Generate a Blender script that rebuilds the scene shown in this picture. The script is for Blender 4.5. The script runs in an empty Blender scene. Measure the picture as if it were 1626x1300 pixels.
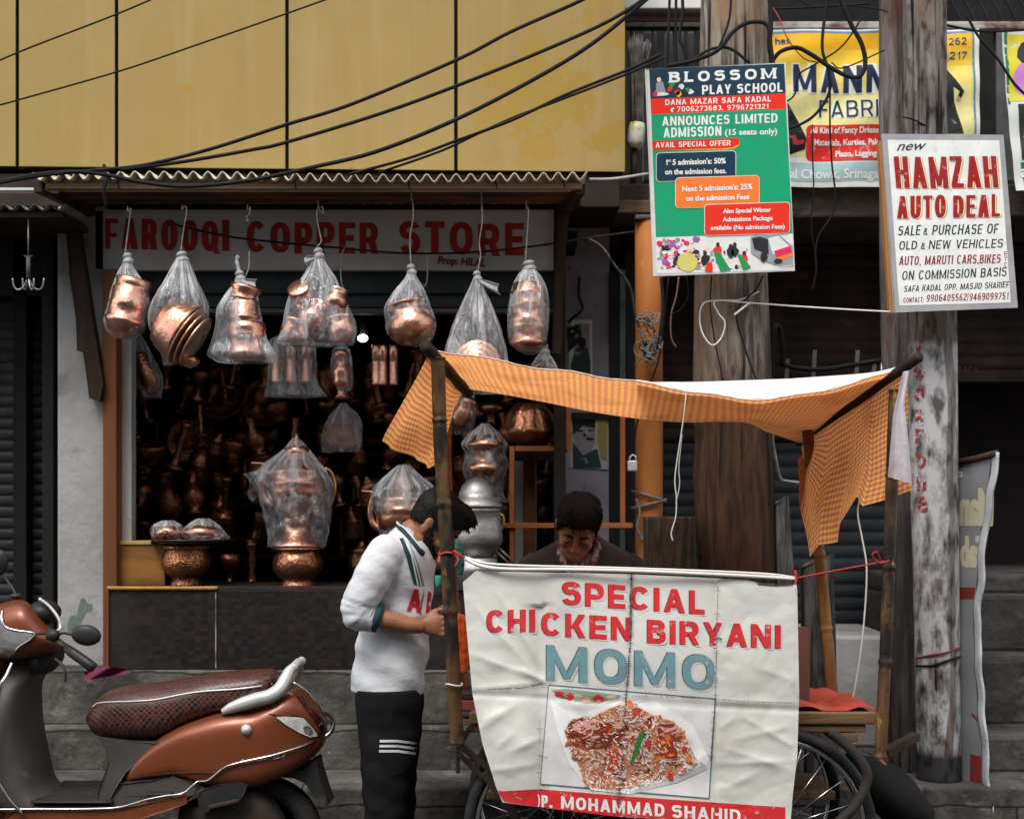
import bpy, bmesh, math, random
from math import sin, cos, pi, radians, sqrt, atan2, exp
from mathutils import Vector, Matrix, Euler, noise, geometry
from mathutils.bvhtree import BVHTree

random.seed(7)
SC = bpy.context.scene
COL = SC.collection
# ------------------------------------------------------------------ camera, sky, sun, exposure
F, HY, H = 2258.0, 800.0, 1.45          # focal length and horizon row in photo pixels, eye height in metres
cam = bpy.data.objects.new('camera', bpy.data.cameras.new('camera'))
COL.objects.link(cam)
cam.location = (0, 0, H)
cam.rotation_euler = (radians(90), 0, 0)
cam.data.sensor_width = 36
cam.data.lens = F / 1626 * 36
cam.data.shift_y = (HY - 650) / 1626
cam.data.clip_end = 500
cam.data.dof.use_dof = True
cam.data.dof.focus_distance = 5.1
cam.data.dof.aperture_fstop = 3.2
SC.camera = cam
W = bpy.data.worlds.new('World')
SC.world = W
W.use_nodes = True
wn = W.node_tree
sky = wn.nodes.new('ShaderNodeTexSky')
sky.sky_type = 'NISHITA'
sky.sun_disc = False
SUN_EL, SUN_AZ = radians(58), radians(200)   # azimuth clockwise from +Y
sky.sun_elevation = SUN_EL
sky.sun_rotation = SUN_AZ
hs = wn.nodes.new('ShaderNodeHueSaturation')
hs.inputs['Saturation'].default_value = 0.18
wn.links.new(sky.outputs[0], hs.inputs['Color'])
wn.links.new(hs.outputs[0], wn.nodes['Background'].inputs[0])
wn.nodes['Background'].inputs[1].default_value = 0.13
sun = bpy.data.objects.new('sun', bpy.data.lights.new('sun', 'SUN'))
COL.objects.link(sun)
sun.data.energy = 1.1
sun.data.angle = radians(25)
sun.data.color = (1.0, 0.96, 0.9)
sd = Vector((sin(SUN_AZ) * cos(SUN_EL), cos(SUN_AZ) * cos(SUN_EL), sin(SUN_EL)))
sun.rotation_euler = sd.to_track_quat('Z', 'Y').to_euler()
sun.location = sd * 20
SC.view_settings.view_transform = 'Standard'
SC.view_settings.look = 'None'
SC.view_settings.gamma = 1
SC.view_settings.exposure = 1.45
SC.cycles.max_bounces = 7
SC.cycles.transparent_max_bounces = 16
SC.cycles.caustics_reflective = False
SC.cycles.caustics_refractive = False

# ------------------------------------------------------------------ helpers
def p(px, py, Y): return Vector(((px - 813) * Y / F, Y, H - (py - HY) * Y / F))
def X(px, Y): return (px - 813) * Y / F
def Z(py, Y): return H - (py - HY) * Y / F
def sc(Y): return Y / F
def lin(c):
    c = c / 255
    return c / 12.92 if c <= .04045 else ((c + .055) / 1.055) ** 2.4
def hx(s): return tuple(lin(int(s[i:i + 2], 16)) for i in (0, 2, 4))
def lerp(a, b, t): return a + (b - a) * t
def interp(pts, t):
    """piecewise linear: pts sorted list of tuples (t, v...)"""
    if t <= pts[0][0]: return pts[0][1:]
    for a, b in zip(pts, pts[1:]):
        if t <= b[0]:
            k = (t - a[0]) / max(1e-9, b[0] - a[0])
            return tuple(lerp(u, v, k) for u, v in zip(a[1:], b[1:]))
    return pts[-1][1:]
def smooth_interp(pts, t):
    n = len(pts)
    if t <= pts[0][0]: return pts[0][1:]
    if t >= pts[-1][0]: return pts[-1][1:]
    for i in range(n - 1):
        a, b = pts[i], pts[i + 1]
        if t <= b[0]:
            k = (t - a[0]) / max(1e-9, b[0] - a[0])
            pa, pb = pts[max(0, i - 1)], pts[min(n - 1, i + 2)]
            out = []
            for j in range(1, len(a)):
                h = b[0] - a[0]
                m0 = (b[j] - pa[j]) / max(1e-9, b[0] - pa[0]) * h
                m1 = (pb[j] - a[j]) / max(1e-9, pb[0] - a[0]) * h
                k2, k3 = k * k, k * k * k
                out.append((2 * k3 - 3 * k2 + 1) * a[j] + (k3 - 2 * k2 + k) * m0 + (-2 * k3 + 3 * k2) * b[j] + (k3 - k2) * m1)
            return tuple(out)
def spline(pts, n=8):
    """smooth polyline through 3-D points"""
    P = [Vector(q) for q in pts]
    if len(P) < 3: return P
    out = []
    for i in range(len(P) - 1):
        a, b = P[i], P[i + 1]
        pa = P[i - 1] if i else a * 2 - b
        pb = P[i + 2] if i + 2 < len(P) else b * 2 - a
        for k in range(n):
            t = k / n
            out.append(.5 * ((2 * a) + (b - pa) * t + (2 * pa - 5 * a + 4 * b - pb) * t * t + (3 * a - pa - 3 * b + pb) * t ** 3))
    out.append(P[-1])
    return out

class MB:
    def __init__(s): s.v, s.f, s.m, s.s, s.uv = [], [], [], [], []
    def add(s, vs, fs, mi=0, smooth=True, uv=None):
        b = len(s.v)
        s.v += [Vector(v) for v in vs]
        s.uv += uv if uv else [(0, 0)] * len(vs)
        for f in fs:
            s.f.append([b + i for i in f]); s.m.append(mi); s.s.append(smooth)
        return s
    def box(s, x0, x1, y0, y1, z0, z1, mi=0):
        vs = [(x, y, z) for z in (z0, z1) for y in (y0, y1) for x in (x0, x1)]
        return s.add(vs, [(0, 2, 3, 1), (4, 5, 7, 6), (0, 1, 5, 4), (2, 6, 7, 3), (0, 4, 6, 2), (1, 3, 7, 5)], mi, False)
    def obox(s, c, sx, sy, sz, rot=None, mi=0):
        R = rot.to_matrix() if isinstance(rot, Euler) else (rot or Matrix.Identity(3))
        vs = [Vector(c) + R @ Vector((x, y, z)) for z in (-sz / 2, sz / 2) for y in (-sy / 2, sy / 2) for x in (-sx / 2, sx / 2)]
        return s.add(vs, [(0, 2, 3, 1), (4, 5, 7, 6), (0, 1, 5, 4), (2, 6, 7, 3), (0, 4, 6, 2), (1, 3, 7, 5)], mi, False)
    def bar(s, a, b, w, t, up=(0, 0, 1), mi=0):
        a, b = Vector(a), Vector(b)
        d = (b - a).normalized(); u = Vector(up)
        sd_ = d.cross(u).normalized(); u = sd_.cross(d)
        R = Matrix((d, sd_, u)).transposed()
        return s.obox((a + b) / 2, (b - a).length, w, t, R, mi)
    def tube(s, pts, r, n=8, mi=0, caps=True):
        P = [Vector(q) for q in pts]
        rs = r if isinstance(r, (list, tuple)) else [r] * len(P)
        t0 = (P[1] - P[0]).normalized()
        u = t0.orthogonal().normalized()
        vs = []
        for i, q in enumerate(P):
            t = (P[min(i + 1, len(P) - 1)] - P[max(i - 1, 0)])
            t = t.normalized() if t.length > 1e-9 else t0
            u = u - t * u.dot(t)
            u = u.normalized() if u.length > 1e-6 else t.orthogonal().normalized()
            w = t.cross(u)
            vs += [q + (u * cos(2 * pi * k / n) + w * sin(2 * pi * k / n)) * rs[i] for k in range(n)]
        fs = [(i * n + k, i * n + (k + 1) % n, (i + 1) * n + (k + 1) % n, (i + 1) * n + k) for i in range(len(P) - 1) for k in range(n)]
        if caps: fs += [tuple(range(n - 1, -1, -1)), tuple(range((len(P) - 1) * n, len(P) * n))]
        return s.add(vs, fs, mi)
    def lathe(s, prof, c=(0, 0, 0), M=None, n=28, mi=0, flute=0, fn=8):
        c = Vector(c); vs = []
        for r, z in prof:
            for k in range(n):
                a = 2 * pi * k / n
                rr = r * (1 + flute * abs(sin(a * fn / 2)))
                v = Vector((rr * cos(a), rr * sin(a), z))
                vs.append(c + (M @ v if M else v))
        m = len(prof)
        fs = [(i * n + k, i * n + (k + 1) % n, (i + 1) * n + (k + 1) % n, (i + 1) * n + k) for i in range(m - 1) for k in range(n)]
        if prof[0][0] > 1e-6: fs.append(tuple(range(n - 1, -1, -1)))
        if prof[-1][0] > 1e-6: fs.append(tuple(range((m - 1) * n, m * n)))
        return s.add(vs, fs, mi)
    def loft(s, rings, mi=0, caps=True, smooth=True):
        n = len(rings[0]); vs = [v for r in rings for v in r]
        fs = [(i * n + k, i * n + (k + 1) % n, (i + 1) * n + (k + 1) % n, (i + 1) * n + k) for i in range(len(rings) - 1) for k in range(n)]
        if caps: fs += [tuple(range(n - 1, -1, -1)), tuple(range((len(rings) - 1) * n, len(rings) * n))]
        return s.add(vs, fs, mi, smooth)
    def ell(s, c, r, M=None, n=16, m=10, mi=0):
        c = Vector(c); vs = []
        for i in range(m + 1):
            t = pi * i / m
            for k in range(n):
                a = 2 * pi * k / n
                v = Vector((r[0] * sin(t) * cos(a), r[1] * sin(t) * sin(a), -r[2] * cos(t)))
                vs.append(c + (M @ v if M else v))
        return s.add(vs, [(i * n + k, i * n + (k + 1) % n, (i + 1) * n + (k + 1) % n, (i + 1) * n + k) for i in range(m) for k in range(n)], mi)
    def prism(s, poly, y0, y1, mi=0, smooth=False):
        """poly: (x, z) outline; extruded along y"""
        n = len(poly)
        tri = geometry.tessellate_polygon([[Vector((a, b, 0)) for a, b in poly]])
        vs = [(a, y0, b) for a, b in poly] + [(a, y1, b) for a, b in poly]
        fs = [tuple(t) for t in tri] + [tuple(n + i for i in reversed(t)) for t in tri]
        fs += [(i, (i + 1) % n, n + (i + 1) % n, n + i) for i in range(n)]
        return s.add(vs, fs, mi, smooth)
    def flat(s, poly, mi=0):
        """filled polygon of 3-D points (planar)"""
        tri = geometry.tessellate_polygon([[Vector(q) for q in poly]])
        return s.add(poly, [tuple(t) for t in tri], mi, False)
    def sheet(s, fn, nu, nv, mi=0, uvs=(1, 1), smooth=True, mask=None):
        vs = [fn(i / nu, j / nv) for j in range(nv + 1) for i in range(nu + 1)]
        uv = [(i / nu * uvs[0], j / nv * uvs[1]) for j in range(nv + 1) for i in range(nu + 1)]
        fs = [(j * (nu + 1) + i, j * (nu + 1) + i + 1, (j + 1) * (nu + 1) + i + 1, (j + 1) * (nu + 1) + i)
              for j in range(nv) for i in range(nu) if mask is None or mask((i + .5) / nu, (j + .5) / nv)]
        return s.add(vs, fs, mi, smooth, uv)
    def bvh(s): return BVHTree.FromPolygons(s.v, s.f)
    def build(s, name, mats, parent=None, bevel=0, sub=0, solid=0, remesh=0, smoothit=0, autosmooth=True):
        me = bpy.data.meshes.new(name)
        off = ORIGIN.get(parent.name, Vector()) if parent else Vector()
        me.from_pydata([tuple(v - off) for v in s.v], [], s.f)
        me.polygons.foreach_set('material_index', s.m)
        me.polygons.foreach_set('use_smooth', s.s)
        uvl = me.uv_layers.new(name='UVMap')
        for l in me.loops: uvl.data[l.index].uv = s.uv[l.vertex_index]
        for m_ in (mats if isinstance(mats, (list, tuple)) else [mats]): me.materials.append(m_)
        me.validate(); me.update()
        o = bpy.data.objects.new(name, me)
        COL.objects.link(o)
        if parent:
            o.parent = parent
            ORIGIN[o.name] = off
        if remesh:
            r_ = o.modifiers.new('r', 'REMESH'); r_.mode = 'VOXEL'; r_.voxel_size = remesh; r_.use_smooth_shade = True
        if smoothit:
            r_ = o.modifiers.new('s', 'SMOOTH'); r_.iterations = smoothit; r_.factor = .5
        if solid:
            r_ = o.modifiers.new('t', 'SOLIDIFY'); r_.thickness = solid; r_.offset = 0
        if bevel:
            r_ = o.modifiers.new('b', 'BEVEL'); r_.width = bevel; r_.segments = 2; r_.limit_method = 'ANGLE'; r_.angle_limit = radians(40)
        if sub:
            r_ = o.modifiers.new('u', 'SUBSURF'); r_.levels = sub; r_.render_levels = sub
        return o
ORIGIN = {}
def tag(o, label, cat, group=None):
    o['label'] = label; o['category'] = cat
    if group: o['group'] = group
    return o
def thing(name, label, cat, loc=(0, 0, 0), group=None):
    o = bpy.data.objects.new(name, None)
    o.empty_display_size = .1
    COL.objects.link(o)
    o.location = loc
    ORIGIN[o.name] = Vector(loc)
    return tag(o, label, cat, group)
def solo(mb, name, mats, label, cat, group=None, **kw):
    """a thing that is one mesh: its origin is put at the middle of its base"""
    lo = Vector([min(v[i] for v in mb.v) for i in range(3)]); hi = Vector([max(v[i] for v in mb.v) for i in range(3)])
    c = Vector(((lo.x + hi.x) / 2, (lo.y + hi.y) / 2, lo.z))
    mb.v = [v - c for v in mb.v]
    o = mb.build(name, mats, None, **kw)
    o.location = c
    return tag(o, label, cat, group)
def struct(mb, name, mats, **kw):
    o = mb.build(name, mats, None, **kw); o['kind'] = 'structure'; return o
def copy_tree(o, parent=None):
    c = o.copy(); COL.objects.link(c)
    if parent: c.parent = parent
    for ch in [q for q in o.children]: copy_tree(ch, c)
    return c
def dup(root, loc, rot=(0, 0, 0), scale=1, label=None, group=None):
    c = copy_tree(root)
    c.location = loc; c.rotation_euler = rot
    c.scale = (scale,) * 3 if not isinstance(scale, (tuple, list)) else scale
    if label: c['label'] = label
    if group: c['group'] = group
    return c
def bake(o):
    """apply modifiers"""
    bpy.context.view_layer.update()
    dg = bpy.context.evaluated_depsgraph_get()
    me = bpy.data.meshes.new_from_object(o.evaluated_get(dg))
    old = o.data
    o.modifiers.clear(); o.data = me
    bpy.data.meshes.remove(old)
    return o
def world_bvh(o):
    off = ORIGIN.get(o.name, Vector(o.location))
    return BVHTree.FromPolygons([v.co + off for v in o.data.vertices], [list(q.vertices) for q in o.data.polygons])

# ------------------------------------------------------------------ materials
def nodes(name):
    m = bpy.data.materials.new(name); m.use_nodes = True
    nt = m.node_tree
    return m, nt, nt.nodes['Principled BSDF'], (lambda t, **k: _mk(nt, t, **k)), nt.links.new
def _mk(nt, t, **k):
    n = nt.nodes.new('ShaderNode' + t)
    for a, b in k.items(): setattr(n, a, b)
    return n
def c4(c): return (c[0], c[1], c[2], 1)
def ramp(nd, a, b, ca=(0, 0, 0), cb=(1, 1, 1)):
    r = nd('ValToRGB')
    r.color_ramp.elements[0].position = a; r.color_ramp.elements[1].position = b
    r.color_ramp.elements[0].color = c4(ca); r.color_ramp.elements[1].color = c4(cb)
    return r
def mix(nd, lk, fac, a, b, typ='MIX'):
    n = nd('MixRGB', blend_type=typ)
    for i, q in zip((0, 1, 2), (fac, a, b)):
        if hasattr(q, 'links'): lk(q, n.inputs[i])
        elif i == 0: n.inputs[0].default_value = q
        else: n.inputs[i].default_value = c4(q)
    return n.outputs[0]
def mat(name, c, c2=None, scale=6, rough=.65, metal=0, bump=0, bscale=60, stretch=(1, 1, 1), spots=(), lo=.38, hi=.62, spec=.22, trans=0, rvar=.12, coord='Object', coat=0):
    """noise-mottled surface; spots = list of (colour, scale, low, high, stretch) stains laid over it"""
    m, nt, bs, nd, lk = nodes(name)
    tc = nd('TexCoord'); mp = nd('Mapping'); mp.inputs['Scale'].default_value = stretch
    lk(tc.outputs[coord], mp.inputs[0])
    n1 = nd('TexNoise'); n1.inputs['Scale'].default_value = scale; n1.inputs['Detail'].default_value = 6; n1.inputs['Roughness'].default_value = .62
    lk(mp.outputs[0], n1.inputs['Vector'])
    r = ramp(nd, lo, hi); lk(n1.outputs['Fac'], r.inputs[0])
    col = mix(nd, lk, r.outputs[0], c, c2 or tuple(q * .72 for q in c))
    for k, sp in enumerate(spots):
        sc_, ss, l, h = sp[:4]
        mp2 = nd('Mapping'); mp2.inputs['Scale'].default_value = sp[4] if len(sp) > 4 else (1, 1, 1); mp2.inputs['Location'].default_value = (k * 3.7 + 1, k * 1.3, k * 2.1)
        lk(tc.outputs[coord], mp2.inputs[0])
        n2 = nd('TexNoise'); n2.inputs['Scale'].default_value = ss; n2.inputs['Detail'].default_value = 7; n2.inputs['Roughness'].default_value = .68
        lk(mp2.outputs[0], n2.inputs['Vector'])
        r2 = ramp(nd, l, h); lk(n2.outputs['Fac'], r2.inputs[0])
        col = mix(nd, lk, r2.outputs[0], col, sc_)
    lk(col, bs.inputs['Base Color'])
    bs.inputs['Metallic'].default_value = metal
    bs.inputs['Specular IOR Level'].default_value = spec
    if coat: bs.inputs['Coat Weight'].default_value = coat; bs.inputs['Coat Roughness'].default_value = .12
    rr = nd('MapRange'); rr.inputs['To Min'].default_value = max(.02, rough - rvar); rr.inputs['To Max'].default_value = min(1, rough + rvar)
    lk(n1.outputs['Fac'], rr.inputs[0]); lk(rr.outputs[0], bs.inputs['Roughness'])
    if bump:
        nb = nd('TexNoise'); nb.inputs['Scale'].default_value = bscale; nb.inputs['Detail'].default_value = 5
        lk(mp.outputs[0], nb.inputs['Vector'])
        b = nd('Bump'); b.inputs['Strength'].default_value = bump; b.inputs['Distance'].default_value = .01
        lk(nb.outputs['Fac'], b.inputs['Height']); lk(b.outputs[0], bs.inputs['Normal'])
    if trans:
        t = nd('BsdfTranslucent'); lk(col, t.inputs[0])
        ms = nd('MixShader'); ms.inputs[0].default_value = trans
        lk(bs.outputs[0], ms.inputs[1]); lk(t.outputs[0], ms.inputs[2])
        lk(ms.outputs[0], nt.nodes['Material Output'].inputs[0])
    return m
_ink = {}
def ink(s, rough=.5, worn=0.0):
    """printed or painted colour given as sRGB hex"""
    if (s, rough, worn) not in _ink:
        c = hx(s)
        _ink[(s, rough, worn)] = mat('ink_' + s, c, tuple(q * .86 + .01 for q in c), scale=14, rough=rough, rvar=.08, spots=[((.5, .48, .45), 30, .62 - worn * .1, .75 - worn * .1)] if worn else ())
    return _ink[(s, rough, worn)]

def plastic(name, white=.25, streak=9, seed=0, stretch=(1, 1, .22)):
    """thin clear bag: mostly see-through, with milky creases, glossy"""
    m, nt, bs, nd, lk = nodes(name)
    tc = nd('TexCoord'); mp = nd('Mapping'); mp.inputs['Scale'].default_value = stretch; mp.inputs['Location'].default_value = (seed, seed * .7, 0)
    lk(tc.outputs['Object'], mp.inputs[0])
    n1 = nd('TexNoise'); n1.inputs['Scale'].default_value = streak; n1.inputs['Detail'].default_value = 5; n1.inputs['Roughness'].default_value = .6; n1.inputs['Distortion'].default_value = .6
    lk(mp.outputs[0], n1.inputs['Vector'])
    r = ramp(nd, .50, .70); lk(n1.outputs['Fac'], r.inputs[0])
    uv = nd('UVMap'); uv.uv_map = 'UVMap'; mu_ = nd('Mapping'); mu_.inputs['Scale'].default_value = (26, 1.6, 1); mu_.inputs['Location'].default_value = (seed * 2.3, 0, 0); lk(uv.outputs[0], mu_.inputs[0])
    n5 = nd('TexNoise'); n5.inputs['Scale'].default_value = 1; n5.inputs['Detail'].default_value = 4; n5.inputs['Distortion'].default_value = .5; lk(mu_.outputs[0], n5.inputs['Vector'])
    r5 = ramp(nd, .48, .66); lk(n5.outputs['Fac'], r5.inputs[0])
    sv = nd('SeparateXYZ'); lk(uv.outputs[0], sv.inputs[0])
    fd = nd('MapRange'); fd.inputs['From Min'].default_value = 0; fd.inputs['From Max'].default_value = .75; fd.inputs['To Min'].default_value = 1.0; fd.inputs['To Max'].default_value = .12; lk(sv.outputs[1], fd.inputs[0])
    pl_ = nd('Math', operation='MULTIPLY'); lk(r5.outputs[0], pl_.inputs[0]); lk(fd.outputs[0], pl_.inputs[1])
    pk = nd('MapRange'); pk.inputs['From Min'].default_value = 0; pk.inputs['From Max'].default_value = .4; pk.inputs['To Min'].default_value = .32; pk.inputs['To Max'].default_value = .0; lk(sv.outputs[1], pk.inputs[0])
    ps = nd('Math', operation='MULTIPLY_ADD'); lk(pl_.outputs[0], ps.inputs[0]); ps.inputs[1].default_value = .8; lk(pk.outputs[0], ps.inputs[2])
    lw = nd('LayerWeight'); lw.inputs[0].default_value = .35
    ad = nd('Math', operation='ADD'); ml = nd('Math', operation='MULTIPLY'); ml2 = nd('Math', operation='MULTIPLY')
    lk(r.outputs[0], ml.inputs[0]); ml.inputs[1].default_value = white * 1.9
    lk(lw.outputs['Facing'], ml2.inputs[0]); ml2.inputs[1].default_value = .24
    lk(ml.outputs[0], ad.inputs[0]); lk(ml2.outputs[0], ad.inputs[1])
    ad2 = nd('Math', operation='ADD', use_clamp=True); ad2.inputs[1].default_value = white * .12
    ad3 = nd('Math', operation='ADD'); lk(ad.outputs[0], ad3.inputs[0]); lk(ps.outputs[0], ad3.inputs[1]); lk(ad3.outputs[0], ad2.inputs[0])
    tr = nd('BsdfTransparent'); tr.inputs[0].default_value = (.97, .97, .98, 1)
    bs.inputs['Base Color'].default_value = (.95, .95, .96, 1); bs.inputs['Roughness'].default_value = .2; bs.inputs['Specular IOR Level'].default_value = .8
    nb = nd('Bump'); nb.inputs['Strength'].default_value = 1.0; nb.inputs['Distance'].default_value = .03
    hsum = nd('Math', operation='ADD'); lk(n1.outputs['Fac'], hsum.inputs[0]); lk(n5.outputs['Fac'], hsum.inputs[1]); lk(hsum.outputs[0], nb.inputs['Height']); lk(nb.outputs[0], bs.inputs['Normal'])
    tl = nd('BsdfTranslucent'); tl.inputs[0].default_value = (.93, .93, .95, 1)
    m1 = nd('MixShader'); m1.inputs[0].default_value = .35; lk(bs.outputs[0], m1.inputs[1]); lk(tl.outputs[0], m1.inputs[2])
    gl = nd('BsdfGlossy'); gl.inputs['Roughness'].default_value = .12; lk(nb.outputs[0], gl.inputs['Normal']); gl.inputs[0].default_value = (.9, .9, .95, 1)
    mg = nd('MixShader'); mg.inputs[0].default_value = .09; lk(tr.outputs[0], mg.inputs[1]); lk(gl.outputs[0], mg.inputs[2])
    ms = nd('MixShader'); lk(ad2.outputs[0], ms.inputs[0]); lk(mg.outputs[0], ms.inputs[1]); lk(m1.outputs[0], ms.inputs[2])
    lk(ms.outputs[0], nt.nodes['Material Output'].inputs[0])
    return m

# ------------------------------------------------------------------ lettering
_txt = {}
def glyphs(body, bold=0.0, gap=1.0, mono=False):
    """text as flat verts and triangles in units of the cap height"""
    k = (body, bold, gap)
    if k in _txt: return _txt[k]
    c = bpy.data.curves.new('t', 'FONT'); c.body = body; c.offset = min(bold, .016); c.space_character = gap; c.resolution_u = 3
    o = bpy.data.objects.new('t', c); COL.objects.link(o)
    bpy.context.view_layer.update()
    me = bpy.data.meshes.new_from_object(o.evaluated_get(bpy.context.evaluated_depsgraph_get()))
    bm = bmesh.new(); bm.from_mesh(me); bmesh.ops.remove_doubles(bm, verts=bm.verts, dist=1e-5); bmesh.ops.triangulate(bm, faces=bm.faces)
    CAP = .70
    vs = [(v.co.x / CAP, v.co.y / CAP) for v in bm.verts]; fs = [[v.index for v in f.verts] for f in bm.faces]
    bm.free(); bpy.data.objects.remove(o); bpy.data.curves.remove(c); bpy.data.meshes.remove(me)
    extra = max(0, bold - .016) / CAP
    _txt[k] = (vs, fs, extra)
    return _txt[k]
def text2d(body, xl, yl, xr, yr, h, bold=.02, slant=0.0, gap=1.0, jit=0, up=None):
    """lettering in photo pixels: baseline from (xl, yl) to (xr, yr), cap height h; returns layers [(verts, faces)]"""
    vs, fs, ex = glyphs(body, bold, gap)
    if not vs: return []
    x0 = min(v[0] for v in vs); x1 = max(v[0] for v in vs)
    out = []
    w = sqrt((xr - xl) ** 2 + (yr - yl) ** 2)
    sx = w / (x1 - x0 + 2 * ex)
    dx, dy = (xr - xl) / w, (yr - yl) / w
    ux, uy = up if up else (0, -1)
    offs = [(0, 0)]
    if ex > 0: offs = [(0, 0), (-ex * h / sx, 0), (ex * h / sx, 0), (0, ex), (0, -ex), (-ex * .7 * h / sx, ex * .7), (ex * .7 * h / sx, -ex * .7), (ex * .7 * h / sx, ex * .7), (-ex * .7 * h / sx, -ex * .7)]
    for ox, oy in offs:
        V = []
        for a, b in vs:
            q = (a - x0 + ex + ox) * sx + slant * b * h
            t = (b + oy) * h
            V.append((xl + dx * q + ux * t, yl + dy * q + uy * t))
        out.append((V, fs))
    return out
CW = dict(zip('ABCDEFGHIJKLMNOPQRSTUVWXYZ0123456789', (.74, .68, .70, .70, .60, .56, .74, .70, 0, .50, .70, .54, .92, .72, .74, .66, .76, .70, .66, .62, .70, .70, 1.0, .68, .70, .62, .6, .36, .58, .58, .62, .58, .6, .56, .6, .6)))
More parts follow.
